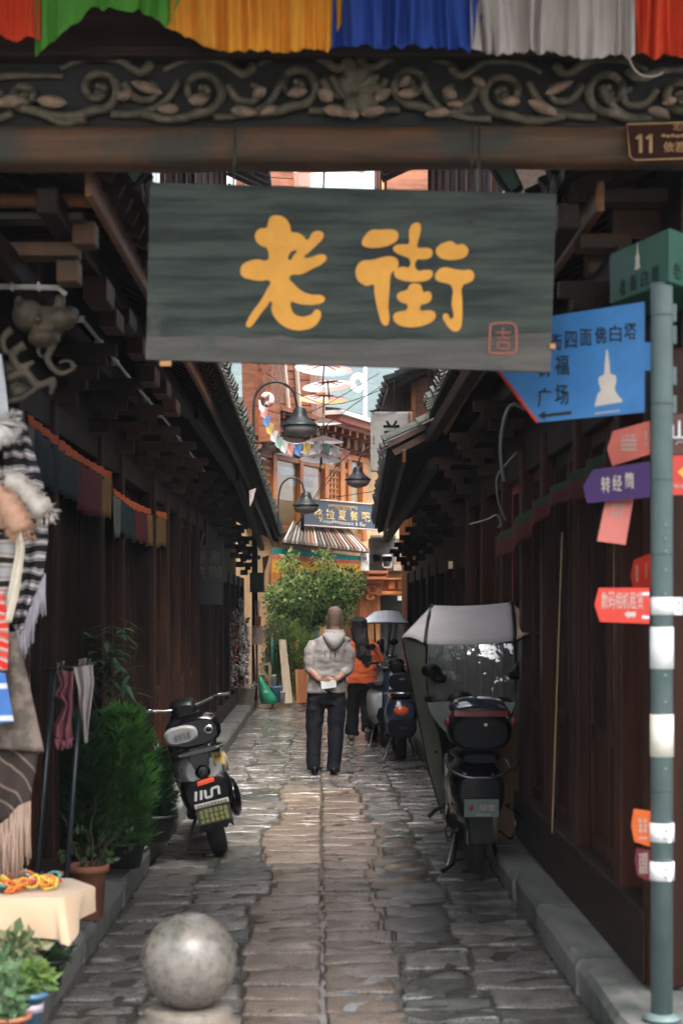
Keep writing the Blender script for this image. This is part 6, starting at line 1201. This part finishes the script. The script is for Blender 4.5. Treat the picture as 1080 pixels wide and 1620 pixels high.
# ---------------------------------------------------------------- cloth strips on the walls
def wall_valance(label, pts, Xw, cols_, m_top):
    """pts: (px, top y) along the wall plane X = Xw; cloth panels with coloured sections"""
    t = thing('cloth_valance', P(pts[0][0], pts[0][1], Xw*F/(pts[0][0]-VX)), label, 'valance', 'cloth valances along the walls'); yw = lambda x: Xw*F/(x-VX)
    x0, x1 = pts[0][0], pts[-1][0]
    def strip(xa, xb, d0, d1, m, nm, lab=None, amp=.012):
        def f(u, v):
            x = lerp(xa, xb, u); Y = yw(x); p = P(x, tbl(x, pts), Y); p.z -= lerp(d0, d1, v)-.012*math.sin(u*11)*v; p.x += (-1 if Xw > 0 else 1)*(.03+amp*math.sin(Y*26+v)); return p
        q = MB(); q.grid(f, 26, 5); o = q.build(nm, m, t, solid=.002)
        if lab: child_label(o, lab)
    strip(x0, x1, 0, .055, m_top, 'top_band', 'orange top band'); 
    for (xa, xb, m, dep, lab) in cols_: strip(xa, xb, .05, dep, m, 'cloth_panel', lab)
    return t
OB = cloth('orange_band',(.34,.065,.02)); DKB = cloth('dark_teal_cloth',(.009,.017,.019)); DKR = cloth('dark_red_cloth',(.055,.008,.009)); OCH = cloth('ochre_cloth',(.11,.062,.018)); GRS = cloth('grey_green_cloth',(.07,.08,.06))
DRB = cloth('brick_cloth',(.13,.035,.02))
wall_valance('short wall valance with orange band nearest the shawls', [(35,655),(80,690),(125,724),(167,746)], -1.46, [(28,48,GRS,.34,'grey-green panel'),(48,76,DKB,.30,'dark teal panel'),(76,118,DKB,.30,'dark teal panel'),(116,154,DKR,.34,'dark red panel'),(150,167,OCH,.32,'ochre panel')], OB)
wall_valance('second wall valance with orange band further along the dark wall', [(172,772),(200,792),(230,805),(260,812)], -1.46, [(172,182,GRS,.34,'grey-green panel'),(182,206,DKB,.30,'dark teal panel'),(206,228,DKR,.30,'dark red panel'),(226,260,OCH,.32,'ochre panel')], OB)
tt = thing('cloth_valance', P(850,800,10.2), 'red and green scalloped cloth hung over the glass doors', 'valance', 'cloth valances along the walls'); yw = lambda x: 1.30*F/(x-VX)
for m, d0, d1, lab in ((cloth('door_green',(.016,.04,.013)),0,.05,'green upper edge'),(cloth('door_red',(.075,.010,.007)),.045,.14,'red lower cloth')):
    def f(u, v):
        x = lerp(796, 985, u); Y = yw(x); top = tbl(x, [(796,853),(847,806),(900,764),(985,705)]); p = P(x, top, Y); p.z -= lerp(d0, d1, v)*(1+.25*math.sin(u*9)); p.x -= .05+.02*math.sin(u*40); return p
    q = MB(); q.grid(f, 60, 6); child_label(q.build('cloth_panel', m, tt, solid=.002), lab)
# hoses and cables under the eave
CAB = plain('grey_cable',(.17,.18,.165),.5)
for k, (pts, Y, r, lab) in enumerate((([(832,648),(812,640),(800,655),(793,690),(792,725),(797,762)],9.2,.011,'thick grey hose looping down under the blue panel'),([(818,715),(800,735),(786,755),(786,780),(790,800),(800,824)],9.8,.006,'thin cable hanging below the grey hose'),([(742,830),(770,822),(786,815),(792,830),(787,835)],10.5,.006,'short cable sagging to the red valance'))):
    q = MB(); q.tube([P(x,y,Y) for x,y in smooth(pts,6)], r, 8, up=(0,1,0)); tag(q.build('hanging_cable', CAB), lab, 'cable')
q = MB(); q.tube([P(889,842,8.75), P(873,1318,8.55)], .0045, 8); tag(q.build('pale_strip', plain('pale_yellow',(.46,.34,.15),.45)), 'thin pale yellow strip leaning on the glass doors', 'pole')  # thin pale yellow upright in front of the doors
a, b = P(787,1328,10.75), P(830,1150,10.75); q = MB(); q.hexa([(a.x,10.75,a.z),(b.x,10.80,a.z),(b.x,10.83,a.z),(a.x,10.78,a.z)],[(a.x,10.95,b.z),(b.x,11.0,b.z),(b.x,11.03,b.z),(a.x,10.98,b.z)]); tag(q.build('plywood_board', mat('ochre_ply',(.24,.14,.055),(.17,.10,.045),.7,3,(5,5,.5)), bevel=.004), 'ochre plywood board standing behind the canopy scooter', 'board')
a, b = P(709,900,12.6), P(716,888,12.6); q = MB(); q.box(a.x,b.x,12.6,12.61,a.z,b.z); tag(q.build('paper_note', plain('tan_note',(.42,.32,.2),.7)), 'small tan note stuck on the dark planks', 'note')
# shop sign hanging from the far wall
ss = thing('hanging_shop_sign', P(328,862,18.6), 'dark hanging shop sign with faint grey characters under the eave', 'sign')
a, b = P(303,957,18.6), P(352,862,18.6); MB().box(a.x,b.x,18.6,18.64,a.z,b.z).build('board', plain('sign_black',(.010,.010,.011),.4), ss, bevel=.006)
SG = plain('faint_gold',(.075,.065,.045),.5)
for ch, x, y in (('雅',315,882),('舍',339,880),('洗',315,906),('脚',340,906),('M',311,928)): fit_text('lettering', ch, P(x,y,18.595), X_, Z_, .155 if ch != 'M' else .07, .155 if ch != 'M' else .09, SG, ss, bold=.012)
MB().tube([P(318,862,18.62), P(322,842,18.62)], .008, 6).build('hanger', STEEL, ss)
# ---------------------------------------------------------------- hanging shawls
def hang(name, label, L_, Rr, Y, m, amp=.012, folds=3, depth=.0, nu=18, nv=22, dy=0.0, cat='shawl', solid=.006, group='shawls hung at the stall'):
    def f(u, v):
        def at(pts): i = v*(len(pts)-1); k = min(len(pts)-2, int(i)); a = i-k; return (lerp(pts[k][0],pts[k+1][0],a), lerp(pts[k][1],pts[k+1][1],a))
        a, b = at(L_), at(Rr); return P(lerp(a[0],b[0],u), lerp(a[1],b[1],u), Y+dy*v+amp*math.sin(u*folds*6.28+v*2.1)+amp*.6*noise.noise(Vector((u*3,v*4,Y*9))))
    t = thing(name, P((L_[0][0]+Rr[0][0])/2, L_[0][1], Y), label, cat, group); q = MB(); q.grid(f, nu, nv); o = q.build('cloth', m, t, solid=solid); return t, f
def fringe(t, pts, n, Y, lpx, m, seed, r=.004, slant=0.0, nm='fringe'):
    rg = random.Random(seed); q = MB()
    for k in range(n):
        u = (k+.5)/n; i = u*(len(pts)-1); j = min(len(pts)-2, int(i)); a = i-j; x, y = lerp(pts[j][0],pts[j+1][0],a), lerp(pts[j][1],pts[j+1][1],a); l = lpx*rg.uniform(.75,1.1); dx = rg.uniform(-2,2)+slant
        q.tube([P(x,y,Y+rg.uniform(-.02,.02)), P(x+dx*.5+rg.uniform(-1.5,1.5),y+l*.5,Y+rg.uniform(-.02,.02)), P(x+dx,y+l,Y)], [r,r*1.1,r*.7], 6)
    o = q.build(nm, m, t); o['kind'] = 'stuff'; return o
def fur(t, pts, rr, Y, m, seed, n=900, name='fur_trim'):
    rg = random.Random(seed); pp = smooth(pts, 4); s_ = Y/F; q = MB(); q.tube([P(x,y,Y) for x,y in pp], [rr*s_*(.8+.35*rg.random())*(.6 if i in (0,len(pp)-1) else 1) for i in range(len(pp))], 14)
    for _ in range(n):
        i = rg.randrange(len(pp)); x, y = pp[i]; a = rg.uniform(0,6.28); d = Vector((math.cos(a), rg.uniform(-.9,.1), math.sin(a))).normalized(); p = P(x+rg.uniform(-4,4),y+rg.uniform(-4,4),Y)+d*rr*s_*.8; l = rg.uniform(.018,.034); dd = (d+Vector((rg.gauss(0,.3),rg.gauss(0,.3),rg.gauss(0,.3)-.45))).normalized(); u_ = dd.cross(Vector((rg.gauss(0,1),rg.gauss(0,1),rg.gauss(0,1)))).normalized()*.0032
        q.add([p-u_, p+u_, p+dd*l], [(0,1,2)])
    return q.build(name, m, t)
def bands(name, stops, scale, wave=.8, direction='Z', rough=.85):
    """knit pattern: hard colour bands with zigzag distortion"""
    m = bpy.data.materials.new(name); m.use_nodes = True; N = m.node_tree.nodes; L = m.node_tree.links; b = N['Principled BSDF']; tc = N.new('ShaderNodeTexCoord'); wv = N.new('ShaderNodeTexWave'); wv.wave_type = 'BANDS'; wv.bands_direction = direction; wv.inputs['Scale'].default_value = scale; wv.inputs['Distortion'].default_value = wave; wv.inputs['Detail'].default_value = 1.5; wv.inputs['Detail Scale'].default_value = 2.2
    cr = N.new('ShaderNodeValToRGB'); cr.color_ramp.interpolation = 'CONSTANT'
    while len(cr.color_ramp.elements) < len(stops): cr.color_ramp.elements.new(.5)
    for e, (p, c) in zip(cr.color_ramp.elements, stops): e.position = p; e.color = (*c, 1)
    L.new(tc.outputs['Object'], wv.inputs['Vector']); L.new(wv.outputs['Fac'], cr.inputs[0]); L.new(cr.outputs[0], b.inputs['Base Color']); b.inputs['Roughness'].default_value = rough; b.inputs['Specular IOR Level'].default_value = .2
    nz = N.new('ShaderNodeTexNoise'); nz.inputs['Scale'].default_value = 240; bp = N.new('ShaderNodeBump'); bp.inputs['Strength'].default_value = .5; bp.inputs['Distance'].default_value = .004; L.new(tc.outputs['Object'], nz.inputs['Vector']); L.new(nz.outputs['Fac'], bp.inputs['Height']); L.new(bp.outputs[0], b.inputs['Normal']); return m
BK, WT = (.012,.012,.014), (.50,.46,.47)
FURW = plain('cream_fur',(.56,.51,.46),.95,var=.75,scale=30); FURP = plain('peach_fur',(.52,.30,.20),.95,var=.75,scale=30); FURI = plain('ivory_fur',(.64,.61,.58),.95,var=.8,scale=30)
STL = 6.55
rail = thing('clothes_rail', P(-60,560,STL+.05), 'black clothes rail holding the stall shawls', 'rack'); MB().tube([P(-90,562,STL+.06), P(24,566,STL+.06)], .012, 8).build('bar', BLACKP, rail); MB().tube([P(-60,562,STL+.06), (P(-60,562,STL+.06).x, STL+.06, .15)], .014, 8).build('post', BLACKP, rail)
t, f = hang('shawl', 'black shawl with white zigzag bands and cream fur collar', [(8,640),(6,760),(20,850),(22,930),(20,990)], [(34,650),(70,770),(76,850),(64,930),(38,1010)], STL+.03, bands('zigzag_knit',[(0,BK),(.55,WT),(.72,BK),(.9,WT)],5.2,2.6), .016, 2.2)
fur(t, [(8,762),(30,768),(50,790),(72,812)], 19, STL-.02, FURW, 3); fringe(t, [(24,1000),(40,985),(52,950),(72,905)], 26, STL+.02, 62, plain('lilac_fringe',(.40,.37,.42),.8), 4)
t, f = hang('shawl', 'ivory shawl with thick fur edge, topmost at the stall', [(-60,560),(-60,620),(-60,690)], [(2,560),(9,610),(16,670)], STL-.05, plain('ivory_cloth',(.56,.60,.64),.8), .01, 2); fur(t, [(-30,690),(-5,688),(12,680),(16,668)], 17, STL-.06, FURI, 5)
t, f = hang('shawl', 'peach fur stole above the striped grey shawl', [(-60,760),(-60,840)], [(5,775),(36,835)], STL-.08, plain('peach_cloth',(.40,.25,.18),.8), .01, 2); fur(t, [(-30,775),(5,790),(22,815),(36,840)], 20, STL-.1, FURP, 6)
t, f = hang('shawl', 'grey shawl with black stripes below the peach fur', [(-60,830),(-60,900),(-60,1000)], [(24,848),(28,900),(12,1000)], STL-.06, bands('stripe_knit',[(0,(.34,.33,.33)),(.30,(.20,.21,.21)),(.55,(.42,.33,.28)),(.85,BK)],3.2,.6), .012, 2)
t, f = hang('scarf', 'cream silk scarf hanging across the striped shawl', [(24,828),(26,870),(14,930),(4,985)], [(32,830),(39,870),(30,940),(18,985)], STL-.11, plain('cream_silk',(.60,.53,.42),.5), .006, 1, cat='scarf', group=None)
t, f = hang('shawl', 'red and white speckled wrap at the picture edge', [(-60,930),(-60,1000),(-60,1070)], [(6,935),(14,1000),(12,1060)], STL-.12, bands('speckle_knit',[(0,(.55,.03,.02)),(.25,(.50,.32,.29)),(.6,(.30,.20,.18)),(.85,(.55,.06,.04))],4,3.0), .01, 1)
t, f = hang('garment_sleeve', 'blue sleeve with white stripe and grey cuff', [(-40,1060),(-40,1150)], [(8,1065),(22,1142)], STL-.13, bands('blue_cuff',[(0,(.06,.16,.42)),(.93,(.55,.56,.58))],2.4,0), .006, 1, cat='garment', group=None)
t, f = hang('shawl', 'brown mottled heavy shawl hanging lowest beside the table', [(-60,1000),(-60,1100),(-60,1180)], [(26,1000),(48,1090),(70,1190)], STL-.02, mat('mottled_wool',(.20,.155,.13),(.10,.085,.07),.9,9,bump=.5,bscale=90,lo=.45,hi=.55), .014, 2)
t, f = hang('shawl', 'dark brown fringed shawl with tan checks near the tabletop', [(-60,1150),(-60,1230),(-60,1330)], [(66,1165),(56,1220),(46,1278)], STL+.02, bands('check_wool',[(0,(.045,.032,.028)),(.5,(.17,.125,.10)),(.72,(.035,.026,.022))],3.4,1.2,'DIAGONAL'), .014, 2); fringe(t, [(-6,1310),(12,1295),(30,1275),(48,1268)], 24, STL, 112, plain('tan_fringe',(.34,.235,.18),.85), 9, .0055)
# ---------------------------------------------------------------- scarf rack
rk = thing('scarf_rack', P(95,1400,7.7), 'black two-legged rack with clips carrying two scarves', 'rack'); RKM = plain('rack_steel',(.03,.038,.045),.35,metal=.4)
for x0,y0,x1,y1 in ((86,1058,52,1440),(131,1052,101,1440)): MB().tube([P(x0,y0,7.7), P(x1,y1,7.55)], .013, 10).build('leg', RKM, rk)
MB().tube([P(72,1062,7.72), P(152,1050,7.72)], .009, 8).build('crossbar', RKM, rk)
for x, y in ((92,1056),(99,1054),(127,1051),(134,1049)): q = MB(); p = P(x,y,7.68); q.box(p.x-.006,p.x+.006,7.66,7.70,p.z-.03,p.z+.025); q.build('clip', CHROME, rk)
t, f = hang('scarf', 'dusty pink crochet scarf clipped to the rack', [(90,1062),(98,1085),(86,1100),(102,1112),(96,1130),(82,1150),(86,1170)], [(118,1062),(116,1085),(115,1100),(114,1120),(112,1140),(114,1160),(116,1170)], 7.66, mat('pink_crochet',(.26,.085,.105),(.14,.045,.06),.9,20,bump=.6,bscale=70), .02, 2, cat='scarf', group='scarves on the rack'); fringe(t, [(86,1170),(100,1172),(116,1168)], 12, 7.65, 16, plain('pink_fringe',(.30,.10,.13),.85), 13, .006)
t, f = hang('scarf', 'off-white scarf tapering to a point on the rack', [(116,1056),(124,1090),(126,1120),(131,1150),(134,1176)], [(146,1052),(148,1080),(144,1110),(140,1140),(138,1176)], 7.64, plain('offwhite_wool',(.36,.32,.31),.9), .014, 1.5, cat='scarf', group='scarves on the rack')
# ---------------------------------------------------------------- cloth table with bracelets
ZT = .547
tb = thing('stall_table', (-1.35,6.58,.15), 'low stall table hidden under a beige cloth', 'table')
MB().prism([Vector(p) for p in ((-1.9,6.37,ZT-.005),(-1.07,6.37,ZT-.005),(-.96,6.58,ZT-.005),(-1.10,6.79,ZT-.005),(-1.9,6.79,ZT-.005))][::-1], (0,0,-.03)).build('table_top', WOODX, tb)
for x, y in ((-1.15,6.45),(-1.2,6.72),(-1.75,6.45),(-1.75,6.72)): MB().box(x-.02,x+.02,y-.02,y+.02,.152,ZT-.036).build('leg', WOOD, tb)
top = [(-1.9,6.35),(-1.3,6.35),(-1.075,6.35),(-1.04,6.365),(-.97,6.53),(-.94,6.58),(-.96,6.63),(-1.05,6.77),(-1.08,6.81),(-1.3,6.82),(-1.9,6.82)]
hem = [P(-100,1486,6.33),P(30,1484,6.33),P(88,1486,6.31),P(111,1498,6.24),P(126,1459,6.46),P(147,1443,6.58),P(140,1446,6.66),P(121,1447,6.80),P(112,1440,6.86),Vector((-1.3,6.86,.42)),Vector((-1.9,6.86,.42))]
q = MB(); NV = 7
q.add([Vector((x,y,ZT)) for x,y in top], [tuple(range(len(top)))[::1]])
for i in range(len(top)-1):
    pass
def cf(u, v):
    i = u*(len(top)-1); k = min(len(top)-2, int(i)); a = i-k; T = Vector((lerp(top[k][0],top[k+1][0],a), lerp(top[k][1],top[k+1][1],a), ZT)); B = hem[k].lerp(hem[k+1], a); p = T.lerp(B, v); p.z = lerp(T.z, B.z, v**1.15); p += Vector((.012*math.sin(u*40)*v, -.014*math.sin(u*31+1)*v+ -.02*math.sin(v*3.1)*.4, .006*(1-v)*0)); return p
q.grid(cf, 100, 8)
CLOTHB = mat('beige_tablecloth',(.50,.36,.235),(.45,.32,.205),.85,3,bump=.25,bscale=5,sheen=.2)
tc_ = q.build('tablecloth', CLOTHB); tag(tc_, 'beige cloth draped over the low stall table', 'tablecloth')
BC = {'orange': (.70,.20,.03), 'amber': (.68,.36,.06), 'red': (.55,.04,.03), 'white': (.62,.58,.52), 'blue': (.05,.12,.28), 'black': (.02,.02,.022), 'yellow': (.70,.50,.08), 'brown': (.18,.08,.04), 'turquoise': (.06,.30,.30)}
bm = {k: plain('bead_'+k, v, .35) for k, v in BC.items()}; rg = random.Random(77)
bead = {}
for k in BC:
    for var in range(2):
        q = MB(); nb = 14
        for i in range(nb): a = 2*math.pi*i/nb; q.ell((.030*math.cos(a), .030*math.sin(a)*(1 if var else .8), .0035*math.sin(a*2+var)), .0068,.0068,.0068,6,4)
        bead[k, var] = q.mesh('bracelet', bm[k])
places = ('at the front of the heap','at the back of the heap','in the middle of the heap','at the picture edge of the heap','at the bare-cloth end of the heap')
for i in range(64):
    k = rg.choice(['orange','orange','amber','red','white','blue','black','yellow','brown','turquoise','amber','orange']); o = put('bracelet', bead[k, rg.randrange(2)]); x = rg.uniform(-1.42,-1.10); y = 6.42+rg.random()*.26
    if x > -1.16: y = 6.45+rg.random()*.15
    pl = places[4] if x > -1.17 else places[3] if x < -1.35 else places[0] if y < 6.5 else places[1] if y > 6.6 else places[2]
    o.location = (x, y, ZT+.014+rg.random()*.045*(1-abs(y-6.55)*3)); o.rotation_euler = (rg.uniform(-.6,.6), rg.uniform(-.6,.6), rg.uniform(0,6)); tag(o, k+' beaded bracelet '+pl, 'bracelet', k+' beaded bracelets '+pl)
# ---------------------------------------------------------------- clutter at the far kerb
YC = 27.4
pk = MB(); pk.prism([P(x,y,YC+ (.25 if y < 1050 else 0)) for x,y in ((441,1012),(452,1012),(463,1112),(449,1113))], (0,.04,0)); tag(pk.build('leaning_plank', mat('pale_plank',(.50,.41,.30),(.38,.30,.21),.75,4,(5,5,.4),.15)), 'pale wide plank leaning against the shrub', 'plank')
cr = thing('wooden_crate', P(477,1112,YC-.4), 'tall orange-brown wooden crate by the leaning plank', 'crate')
a, b = P(468,1112,YC-.4), P(486,1061,YC-.4); CRW = mat('crate_wood',(.40,.15,.06),(.28,.10,.045),.65,4,(5,5,.5))
MB().hexa([(a.x+.02,YC-.38,a.z),(b.x+.03,YC-.38,a.z),(b.x+.03,YC-.1,a.z),(a.x+.02,YC-.1,a.z)],[(a.x,YC-.38,b.z),(b.x,YC-.38,b.z),(b.x,YC-.1,b.z),(a.x,YC-.1,b.z)]).build('panel', CRW, cr)
for x0,x1,dx in ((a.x-.01,a.x+.03,.02),(b.x-.02,b.x+.02,.03)): MB().hexa([(x0+dx,YC-.42,a.z),(x1+dx,YC-.42,a.z),(x1+dx,YC-.385,a.z),(x0+dx,YC-.385,a.z)],[(x0,YC-.42,b.z+.02),(x1,YC-.42,b.z+.02),(x1,YC-.385,b.z+.02),(x0,YC-.385,b.z+.02)]).build('edge_batten', AMB, cr)
q = MB(); q.tube([P(430,1008,YC), P(431,1070,YC)], .018, 8); q.tube([P(431,1070,YC),(P(431,0,YC).x,YC,0)], .018, 8); tag(q.build('green_pole', plain('teal_green',(.02,.16,.11),.5)), 'thin green pole standing before the shrub', 'pole')
q = MB(); q.rings([[P(x+rx*math.cos(a_), y, YC-.5+.15*math.sin(a_)*rx/14) for a_ in (2*math.pi*k/14 for k in range(14))] for x,y,rx in ((409,1068,2),(413,1078,5),(418,1090,9),(423,1103,13),(426,1114,13))]); gb_ = thing('green_sack', P(424,1116,YC-.5), 'bright green plastic sack slumped by the kerb end', 'sack'); q.build('sack', mat('green_plastic_sack',(.02,.30,.16),(.012,.20,.10),.35,7,bump=.5), gb_); glyph_marks('small_print', P(420,1094,YC-.72), X_, Z_, .09, .05, 2, 1, WHITEP, gb_, 51)
ez = thing('trestle', P(415,1112,YC-.2), 'worn wooden trestle frame behind the green sack', 'frame'); TRW = plain('worn_wood',(.36,.26,.18),.75)
for p0, p1 in (((404,1052),(427,1050)),((405,1052),(405,1100)),((427,1052),(427,1114)),((412,1056),(427,1078)),((404,1085),(428,1112)),((404,1100),(414,1114))): MB().bar(P(*p0,YC-.2), P(*p1,YC-.2), .045, .045).build('bar', TRW, ez)
for x, y, r, h, c, lab in ((436,1112,9,26,(.10,.22,.34),'blue-grey paint bucket beside the trestle frame'),(433,1086,4,18,(.48,.46,.42),'narrow white can on top of the bucket'),(446,1112,5,18,(.55,.54,.52),'white plastic bottle beside the plank foot')):
    q = MB(); s_ = (YC-.3)/F; q.lathe([(r*.85*s_,0),(r*s_,h*.9*s_),(r*1.05*s_,h*.92*s_),(r*1.05*s_,h*s_),(r*.9*s_,h*s_),(r*.85*s_,h*.9*s_)], P(x,y,YC-.3), 18); tag(q.build('paint_bucket', plain('bucket_paint',c,.5)), lab, 'bucket', 'buckets by the trestle')
eb = thing('electric_box', P(406,1020,26.6), 'pinkish steel electric box on a wooden post by the kerb', 'electric box'); EBX = plain('pink_grey_steel',(.28,.185,.15),.5)
a, b = P(398,1020,26.6), P(415.5,990,26.6); MB().box(a.x,b.x,26.6,26.75,a.z,b.z).build('cabinet', EBX, eb, bevel=.01); a2, b2 = P(400,1008,26.59), P(401,1003,26.59); MB().box(a2.x,b2.x,26.585,26.6,a2.z,b2.z).build('latch', BLACKP, eb); a2, b2 = P(406,1003,26.59), P(409,995,26.59); MB().box(a2.x,b2.x,26.59,26.598,a2.z,b2.z).build('label_plate', STEEL, eb)
MB().box(P(398,0,26.7).x,P(407,0,26.7).x,26.76,26.9,.15,3.0).build('post', REDWOOD, eb)
for x0,x1,y0,y1 in ((404,404,950,990),(410,408,952,990),(403,405,1020,1085),(408,408,1020,1085),(415,421,1020,1050)): MB().tube([P(x0,y0,26.58), P(x1,y1,26.58)], .012, 6).build('cable', TRW, eb)
op = thing('orange_pot', P(408,990,26.65), 'small orange pot standing on the electric box', 'pot'); s_ = 26.65/F; q = MB(); q.lathe([(4.5*s_,0),(5*s_,12*s_),(5.6*s_,12.5*s_),(5.6*s_,15*s_),(4.6*s_,15*s_)], P(408,989.5,26.65), 16); q.build('pot', plain('orange_clay',(.50,.17,.06),.7), op)
lb = thing('sign_lightbox', P(406,937,26.0), 'unlit black lightbox sign hanging at the far house corner', 'sign'); a, b = P(395,937,26.0), P(417,906,26.0); MB().box(a.x,b.x,26.0,26.12,a.z,b.z).build('box', plain('box_black',(.02,.014,.012),.5), lb); MB().tube([P(418,905,26),P(418,938,26)], .012, 6).build('edge', TRIM, lb)
pl_ = thing('stone_planter', P(389,1112,25.6), 'square stone planter with small flowers on the kerb', 'planter'); a, b = P(376,1112,25.6), P(403,1089,25.6); q = MB(); q.hexa([(a.x+.03,25.6,.15),(b.x-.03,25.6,.15),(b.x-.03,25.85,.15),(a.x+.03,25.85,.15)],[(a.x,25.57,b.z),(b.x,25.57,b.z),(b.x,25.88,b.z),(a.x,25.88,b.z)]); q.build('trough', mat('planter_stone',(.16,.135,.10),(.09,.08,.06),.85,8,bump=.3), pl_)
q = MB(); rg = random.Random(5); leaves(q, [((a.x+b.x)/2,25.72,b.z+.04,.16,.12,.06)], 160, .05, .03, rg, mats=3); q.build('flowers', [plain('petal_white',(.6,.56,.55),.7), plain('petal_rose',(.5,.2,.18),.7), leaf_mat('planter_leaf',(.08,.12,.05),(.04,.07,.03))], pl_)
# garlands of trinkets hung on the far wall
for k, (x, y0, y1, Y, cols_, lab) in enumerate(((372,962,1078,24.4,((.16,.12,.10),(.45,.42,.40),(.35,.05,.04),(.05,.05,.05)),'string of red and brown trinkets on the far wall'),(382,947,1068,24.9,((.62,.62,.63),(.50,.50,.52),(.2,.2,.21)),'string of white trinkets on the far wall'),(391,978,1080,25.4,((.50,.45,.42),(.22,.16,.13),(.6,.55,.5)),'string of pale mixed trinkets on the far wall'),(366,985,1090,23.9,((.10,.10,.09),(.30,.28,.26),(.2,.05,.05)),'string of dark trinkets on the far wall'))):
    t = thing('trinket_garland', P(x,y0,Y), lab, 'garland', 'garlands on the far wall'); q = MB(); q.tube([P(x,y0,Y), P(x,y1,Y)], .01, 6); q.build('cord', TRW, t); rg = random.Random(k); ms = [plain('trinket',c,.5) for c in cols_]; q = MB()
    for _ in range(150): y = rg.uniform(y0,y1); p = P(x+rg.uniform(-3.2,3.2), y, Y+rg.uniform(-.05,.05)); q.ell(p, rg.uniform(.012,.032), .015, rg.uniform(.012,.04), 6, 4, rg.randrange(len(ms)))
    o = q.build('trinkets', ms, t); o['kind'] = 'stuff'
for k, (x, y, Y) in enumerate(((417,896,27),(396,790,19))):
    q = MB(); q.add([P(x-2,y-14,Y),P(x+9,y-18,Y),P(x+4,y+2,Y),P(x-1,y+12,Y)], [(0,1,2,3)]); tag(q.build('torn_flag', plain('greyish_rag',(.42,.37,.36),.8), solid=.004), ('torn pale rag caught at the far eave corner','torn pale rag caught under the tiled eave')[k], 'rag')
